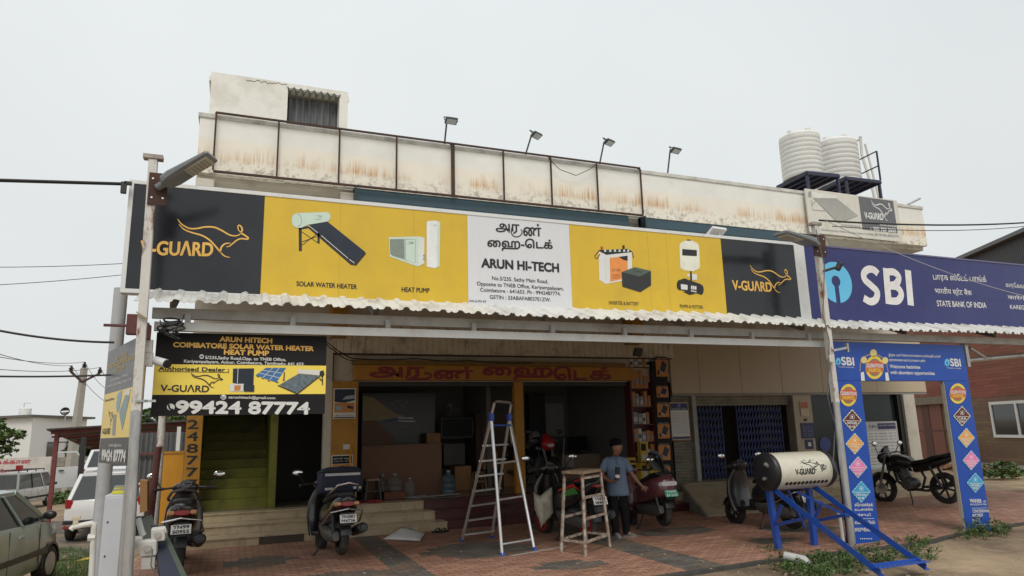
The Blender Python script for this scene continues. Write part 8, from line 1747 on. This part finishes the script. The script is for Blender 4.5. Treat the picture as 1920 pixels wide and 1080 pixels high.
wire('black cable from the left edge passing the top of the side board', ATY(-40, 705, 9.6), ATY(265, 700, 9.6), .012, .02)
wire('thin grey wire across the sky at the left, upper of two', ATY(-40, 501, 14), ATY(232, 494, 14), .006, .02); wire('thin grey wire across the sky at the left, lower of two', ATY(-40, 536, 14), ATY(232, 515, 14), .006, .02)
wire('black power cable from the right lamp pole to the right edge', ATY(1536, 413, 8.3), ATY(1990, 412, 9), .016, .10); wire('thin second power wire just below the black cable at the right', ATY(1560, 424, 8.4), ATY(1990, 416, 9), .007, .13)
wire('thin pale wire slanting across the bank signboard', ATY(1545, 412, 8.3), ATY(1925, 556, 8.7), .006, .12, mat('pale_wire', (.4, .4, .4), .6))
b = B(); p = ATY(232, 352, 8.85); b.box(p, (.06, .05, .14)); b.box(p + V((.04, 0, .06)), (.08, .05, .04)); obj('clamp', b, darkm, bevel=.006, label='dark cable clamp hooked on the top left corner of the main sign', cat='clamp')
# shed with red posts
sh = thing('shed', 'open shed with oxide red posts and a sheet roof left of the building', 'shed', (-2.6, 19, -.6))
oxr = mat('oxide_red_steel', (.16, .035, .03), .6, var=.25)
q1 = GL(88, 1000); q1p = V((q1.x, q1.y, gl_z(q1.y))); zr_ = ATY(93, 810, q1.y).z
b = B(); b.bar(q1p, (q1.x, q1.y, zr_), .11); obj('post', b, oxr, sh, bevel=.01)
q2 = ATY(150, 900, 23); b = B(); b.bar((q2.x, 23, gl_z(23)), (q2.x, 23, ATY(152, 820, 23).z), .13); obj('post', b, darkm, sh, bevel=.01, label='black post')
xe = ATY(345, 800, q1.y).x + .1
b = B(); b.prism([(q1.x - .2, q1.y - .35, zr_ + .05), (xe, q1.y - .35, zr_ + .22), (xe, q1.y + 6, zr_ - .35), (q1.x - .2, q1.y + 6, zr_ - .55)], (0, 0, .04)); obj('roof', b, mat('dark_roof_sheet', (.06, .045, .042), .6, var=.2), sh)
b = B(); b.bar((q1.x - .15, q1.y, zr_ - .0), (xe, q1.y, zr_ + .17), .09, .13); b.bar((q1.x - .15, q1.y + .12, zr_ - .14), (xe, q1.y + .12, zr_ - .02), .05)
obj('beam', b, oxr, sh)
b = B()
for k in range(4): y = q1.y + 1.4 * (k + 1); b.bar((q1.x, y, zr_ - .03 - .13 * (k + 1)), (xe, y, zr_ + .10 - .13 * (k + 1)), .06, .08)
obj('purlin', b, oxr, sh)
b = B(); rows = []; x0, x1 = ATY(238, 880, 21).x, xe + 1.5; n_ = 90
for i in range(n_ + 1): x = x0 + (x1 - x0) * i / n_; rows.append([(x, 21 + .03 * math.cos(i * 1.6), gl_z(21)), (x, 21 + .03 * math.cos(i * 1.6), zr_ - .1)])
b.loft(rows, cap=False, closed=False); obj('sheet_wall', b, mat('grey_sheet_wall', lin(92, 94, 96), .6, var=.2), sh, smooth=True)
b = B()
for k in range(3): z = gl_z(21) + .5 + .8 * k; b.bar((x0, 20.9, z), (x1, 20.9, z), .05)
obj('girt', b, oxr, sh)
b = B(); b.bx(ATY(331, 820, 17).x, ATY(338, 820, 17).x, 17, 17.1, 0, ATY(335, 800, 17).z); obj('post', b, framew, sh, label='white post')

# ------------------------------------------------------------------ right background: brick clad house
fa_, ne_ = G(1690, 866), G(1917, 886); SH = Pl(V((fa_.x, fa_.y, 0)), V((ne_.x - fa_.x, ne_.y - fa_.y, 0)))
rh = thing('house', 'house clad in red and brown strips with white window and rust brown door', 'house', SH.P(4, 0))
def hp(b, px0, py0, px1, py1, l0, l1):
    u0, v1 = SH.hit(px0, py0); u1, v0 = SH.hit(px1, py1)
    b.loft([[SH.P(u0, v0, l0), SH.P(u1, v0, l0), SH.P(u1, v1, l0), SH.P(u0, v1, l0)], [SH.P(u0, v0, l1), SH.P(u1, v0, l1), SH.P(u1, v1, l1), SH.P(u0, v1, l1)]])
U0, U1 = -3.0, SH.hit(1990, 800)[0]; vm = SH.hit(1800, 748)[1]; vt2 = SH.hit(1800, 560)[1]
def slab(b, u0, u1, v0, v1, l0, l1): b.loft([[SH.P(u0, v0, l0), SH.P(u1, v0, l0), SH.P(u1, v1, l0), SH.P(u0, v1, l0)], [SH.P(u0, v0, l1), SH.P(u1, v0, l1), SH.P(u1, v1, l1), SH.P(u0, v1, l1)]])
def strip_mat(nm, c1, c2):
    m = bpy.data.materials.new(nm); m.use_nodes = True; nt = m.node_tree; N = nt.nodes; L = nt.links; bs_ = N['Principled BSDF']
    tc = N.new('ShaderNodeNewGeometry'); sp = N.new('ShaderNodeSeparateXYZ'); L.new(tc.outputs['Position'], sp.inputs[0]); cb = N.new('ShaderNodeCombineXYZ'); L.new(sp.outputs['Y'], cb.inputs[0]); L.new(sp.outputs['Z'], cb.inputs[1])
    br = N.new('ShaderNodeTexBrick'); br.inputs['Scale'].default_value = 1; br.inputs['Brick Width'].default_value = .75; br.inputs['Row Height'].default_value = .12; br.inputs['Mortar Size'].default_value = .008
    br.inputs['Color1'].default_value = c1 + (1,); br.inputs['Color2'].default_value = c2 + (1,); br.inputs['Mortar'].default_value = tuple(c * .55 for c in c1) + (1,)
    L.new(cb.outputs[0], br.inputs['Vector']); no = N.new('ShaderNodeTexNoise'); no.inputs['Scale'].default_value = 3; no.inputs['Detail'].default_value = 6
    mx = N.new('ShaderNodeMix'); mx.data_type = 'RGBA'; mx.blend_type = 'MULTIPLY'; mx.inputs[0].default_value = .5; L.new(br.outputs['Color'], mx.inputs[6]); L.new(no.outputs['Color'], mx.inputs[7]); L.new(mx.outputs[2], bs_.inputs['Base Color']); bs_.inputs['Roughness'].default_value = .7
    return m
b = B(); slab(b, U0, U1, vm, vt2, 0, -.3); obj('upper_wall', b, strip_mat('red_strip_cladding', lin(162, 96, 76), lin(140, 80, 64)), rh)
b = B(); slab(b, U0, U1, .25, vm - .003, -.005, -.3); obj('lower_wall', b, strip_mat('brown_strip_cladding', lin(140, 112, 86), lin(116, 92, 72)), rh)
b = B(); slab(b, U0, U1, -.2, .24, .06, -.3); obj('plinth', b, mat('whitewashed_plinth', lin(176, 170, 158), .85, var=.1), rh)
b = B(); hp(b, 1712, 757, 1780, 868, .03, .0); dd = obj('door', b, mat('rust_brown_door', lin(112, 62, 42), .55, var=.1), rh)
b = B(); hp(b, 1741, 758, 1743, 868, .045, .031); hp(b, 1712, 806, 1780, 808.5, .046, .031); obj('door_rail', b, mat('door_dark', lin(80, 42, 30), .6), dd)
b = B(); hp(b, 1706, 748, 1785, 756, .25, .0); obj('lintel', b, mat('dull_lintel', lin(120, 108, 92), .8), rh)
b = B(); u0, v1 = SH.hit(1856, 754); u1, v0 = SH.hit(1975, 822)
slab(b, u0, u1, v1 - .1, v1, .06, 0); slab(b, u0, u1, v0, v0 + .1, .06, 0)
for f_ in (0, .47, .94): slab(b, u0 + (u1 - u0) * f_, u0 + (u1 - u0) * f_ + .1, v0 + .1, v1 - .1, .06, 0)
wn = obj('window_frame', b, mat('white_upvc', (.70, .70, .68), .4), rh); b = B(); slab(b, u0 + .1, u1 - .05, v0 + .1, v1 - .1, .02, .005); obj('pane', b, glassd, wn)
b = B(); b.tube([SH.px(1797, 700 + .0, .05) + SH.v * (.28 * math.sin(a)) + SH.u * (.28 * math.cos(a)) for a in [k * math.pi / 10 for k in range(20)]], .025, 6, closed=True); obj('wall_ring', b, mat('faint_ring', lin(128, 92, 84), .6), rh)
gb = thing('gable_shed', 'dark ribbed metal shed with a sloping roof behind the clad house', 'shed', SH.P(6, 0, -3))
S11 = Pl(SH.P(0, 0, -3), SH.u); gpts = [S11.hit(*p) for p in ((1795, 487), (2010, 398), (2010, 640), (1795, 640))]
b = B(); ribs = []; u0, u1 = gpts[0][0], gpts[1][0]; n_ = 60
for i in range(n_ + 1):
    f_ = i / n_; u = u0 + (u1 - u0) * f_; vv = gpts[0][1] + (gpts[1][1] - gpts[0][1]) * f_
    for du, l_ in ((0, 0), (.06, .05), (.14, .05), (.2, 0)): ribs.append([S11.P(u + du, 0, l_), S11.P(u + du, vv - .02, l_)])
b.loft(ribs, cap=False, closed=False); obj('sheet_wall', b, mat('dark_metal_sheet', lin(62, 60, 62), .5, var=.1), gb)
b = B(); b.bar(S11.P(u0 - .4, gpts[0][1] - .1, .12), S11.P(u1, gpts[1][1], .12), .5, .16); obj('roof_edge', b, mat('grey_roof_edge', lin(104, 104, 106), .5), gb)
rb_ = thing('rubble_bank', 'low line of old bricks and white pipe at the foot of the clad house', 'rubble', SH.P(4, 0, 1.2)); rc = random.Random(12)
for k in range(34):
    u = rc.uniform(2.5, 9.5); b = B(); b.box(SH.P(u, .1, 1.2 + rc.uniform(-.15, .15)), (.4, .22, .2 + rc.uniform(0, .08)), Euler((rc.uniform(-.2, .2), rc.uniform(-.2, .2), rc.uniform(0, 3))).to_matrix()); obj('brick', b, mat('old_brick', lin(140, 104, 76), .9, var=.2), rb_, bevel=.02) if k < 34 else None
b = B(); b.tube([SH.px(1833, 868, .3), SH.px(1833, 828, .3), SH.px(1840, 828, .5), SH.px(1842, 845, .6)], .09, 10); b.tube([SH.px(1846, 870, .3), SH.px(1846, 855, .3)], .09, 10); obj('drain_pipe', b, pvc, smooth=True, label='white drain pipe with a bend at the foot of the clad house', cat='pipe')
# plastic pipe stub and elbow in the weeds
b = B(); p = G(1582, 1024); q = SA.px(1574, 962, .0); b.tube([p, V((p.x - .02, p.y, q.z - .02))], .03, 12); b.tube([V((p.x - .02, p.y, q.z - .06)), V((p.x - .02, p.y, q.z + .0))], .038, 12); obj('pipe_stub', b, pvc, smooth=True, label='upright white plastic pipe stub beside the right lamp pole', cat='pipe')
b = B(); p, q = G(1470, 1042, .1), G(1508, 1050, .06); b.tube([p, p.lerp(q, .4), q, q + V((.02, -.05, -.06))], .06, 12); obj('pipe_elbow', b, mat('grey_white_pvc', (.46, .46, .43), .5), smooth=True, label='fat grey white plastic elbow pipe lying in the weeds', cat='pipe')

# ------------------------------------------------------------------ vegetation
def leaves(b, c, rx, ry, rz, n, s_, rc, stem=False, flat=0.3):
    for k in range(n):
        while True:
            q = V((rc.uniform(-1, 1), rc.uniform(-1, 1), rc.uniform(0 if stem else -1, 1)))
            if q.length < 1: break
        p = V(c) + V((q.x * rx, q.y * ry, q.z * rz)); sz = s_ * rc.uniform(.6, 1.3)
        e = Euler((rc.uniform(-.9, .9), rc.uniform(-.9, .9), rc.uniform(0, 6.28))).to_matrix()
        b.add([p + e @ V(o) for o in ((-.5 * sz, 0, 0), (-.1 * sz, -.28 * sz, .06 * sz), (.5 * sz, 0, -.05 * sz), (-.1 * sz, .28 * sz, .06 * sz))], [(0, 1, 2, 3)])
rc = random.Random(21); b = B()
def weed(b, px, py, h_, w_, n, z=0.0, y=None):
    p = G(px, py, z) if y is None else y
    for k in range(max(2, n // 14)):
        a = rc.uniform(0, 6.28); rr = rc.uniform(0, w_); q = p + V((rr * math.cos(a), rr * math.sin(a), 0)); tip = q + V((rc.uniform(-.08, .08), rc.uniform(-.08, .08), h_ * rc.uniform(.5, 1)))
        b.tube([q, tip], .004, 3, cap=False)
        for i in range(14): t_ = rc.uniform(.2, 1); c = q.lerp(tip, t_); leaves(b, c, .06, .06, .04, 1, rc.choice((.028, .04, .055)), rc)
for k in range(110):
    u = rc.random(); weed(b, 1450 + 290 * u + rc.uniform(-8, 8), 1046 + 14 * math.sin(u * 5) + rc.uniform(-14, 26) - 8 * u, rc.uniform(.05, .15), .22, rc.randrange(24, 70))
for k in range(26): u = rc.random(); weed(b, 1806 + 92 * u, 1006 - 10 * u + rc.uniform(-4, 8), rc.uniform(.08, .34), .16, rc.randrange(24, 60))
wm = mat('weed_green', (.060, .105, .022), .6, var=.5, scale=5)
obj('weeds', b, wm, kind='stuff', label='low green weeds growing along the paving edge', cat='weeds')
b = B()
for k in range(420):
    px, py = rc.uniform(88, 180), rc.uniform(1030, 1095); p = GL(px, py); p.z = gl_z(p.y) - .03
    for i in range(7): q = p + V((rc.uniform(-.12, .12), rc.uniform(-.12, .12), 0)); d = V((rc.uniform(-.05, .05), rc.uniform(-.05, .05), rc.uniform(.06, .16))); s_ = V((rc.uniform(-1, 1), rc.uniform(-1, 1), 0)) * .008; b.add([q - s_, q + s_, q + d], [(0, 1, 2)])
    if k % 3 == 0: leaves(b, p + V((0, 0, .06)), .1, .1, .06, 6, .05, rc)
for k in range(60): p = GL(rc.uniform(100, 130), rc.uniform(930, 945)); leaves(b, p + V((0, 0, .1)), .5, .5, .15, 8, .2, rc)
obj('grass', b, mat('grass_green', (.075, .125, .03), .7, var=.4), kind='stuff', label='rough grass beside the grey green car', cat='grass')
b = B(); rs_ = random.Random(3)
for k in range(260):
    p = G(rs_.uniform(1250, 1920), rs_.uniform(1040, 1082)) if k % 2 else GL(rs_.uniform(90, 190), rs_.uniform(985, 1060))
    if k % 2 and p.y > 8.1: continue
    p.z = -.035 if k % 2 else gl_z(p.y) - .03; s_ = rs_.uniform(.01, .04); b.ell(p, (s_, s_ * .8, s_ * .6), 6, 4)
for k in range(70): p = G(rs_.uniform(380, 1500), rs_.uniform(1012, 1078), .035); s_ = rs_.uniform(.008, .022); b.ell(p, (s_ * 1.4, s_, s_ * .5), 5, 3)
obj('pebbles', b, mat('pebble_grey', lin(150, 136, 116), .9, var=.3), kind='stuff', label='small stones scattered on the dirt', cat='stones')
b = B(); p = GL(165, 1052); b.prism([p + V(o) for o in ((-.2, -.1, .02), (.2, -.08, .05), (.22, .12, .06), (-.1, .14, .03))], (0, 0, .02)); obj('yellow_rag', b, mat('yellow_rag_cloth', (.55, .36, .04), .8, var=.2), bevel=.01, label='yellow rag lying in the grass by the white plastic pipe', cat='rag')
def tree(lab, base, top, crown, n, s_, seed, m=None):
    rc2 = random.Random(seed); t = thing('tree', lab, 'tree', base); b = B(); top = V(top); base = V(base); b.tube([base, base.lerp(top, .5) + V((.1, 0, 0)), top], [.16, .1, .05], 8)
    for k in range(5): a = k * 1.3; b.tube([base.lerp(top, .5 + .09 * k), top + V((math.cos(a) * crown[0] * .6, math.sin(a) * crown[1] * .6, crown[2] * .3 * (k % 3 - 1)))], [.06, .02], 6)
    obj('trunk', b, mat('bark_brown', (.08, .055, .035), .9, var=.3), t)
    b = B()
    for k in range(n // 45):
        while True:
            q = V((rc2.uniform(-1, 1), rc2.uniform(-1, 1), rc2.uniform(-1, 1)))
            if .25 < q.length < 1: break
        leaves(b, top + V((q.x * crown[0], q.y * crown[1], q.z * crown[2])), crown[0] * .26, crown[1] * .26, crown[2] * .22, 45, s_, rc2)
    obj('crown', b, m or leafm, t)
p = ATY(-5, 822, 30); tree('small leafy green tree at the left edge before the white house', (p.x - .5, 30, gl_z(30)), p - V((.4, 0, 0)), (1.05, 1.0, .75), 2300, .2, 5)
p = ATY(172, 838, 47); tree('round dark green tree peeping over the block wall', (p.x, 47, gl_z(47)), p, (1.3, 1.2, 1.0), 2200, .26, 6, mat('dark_leaf', (.03, .055, .018), .6, var=.4))
p = ATY(310, 786, 32); tree('green treetop showing over the shed roof under the dealer board', (p.x, 32, gl_z(32)), p, (1.8, 1.3, .5), 2400, .2, 7)
for px, py, h_, lab in ((1856, 872, .9, 'low green bush at the foot of the white drain pipe'), (1880, 893, .5, 'small dusty shrub near the old bricks at the right')):
    p = G(px, py + 4); t = thing('bush', lab, 'bush', p); b = B(); leaves(b, p + V((0, 0, .05)), .8, .6, h_, 420, .16, rc, True); obj('foliage', b, wm, t); b = B()
    for k in range(6): b.tube([p, p + V((rc.uniform(-.4, .4), rc.uniform(-.3, .3), h_ * .7))], .012, 4)
    obj('stem', b, MATS['bark_brown'], t)
p = G(1570, 1072);
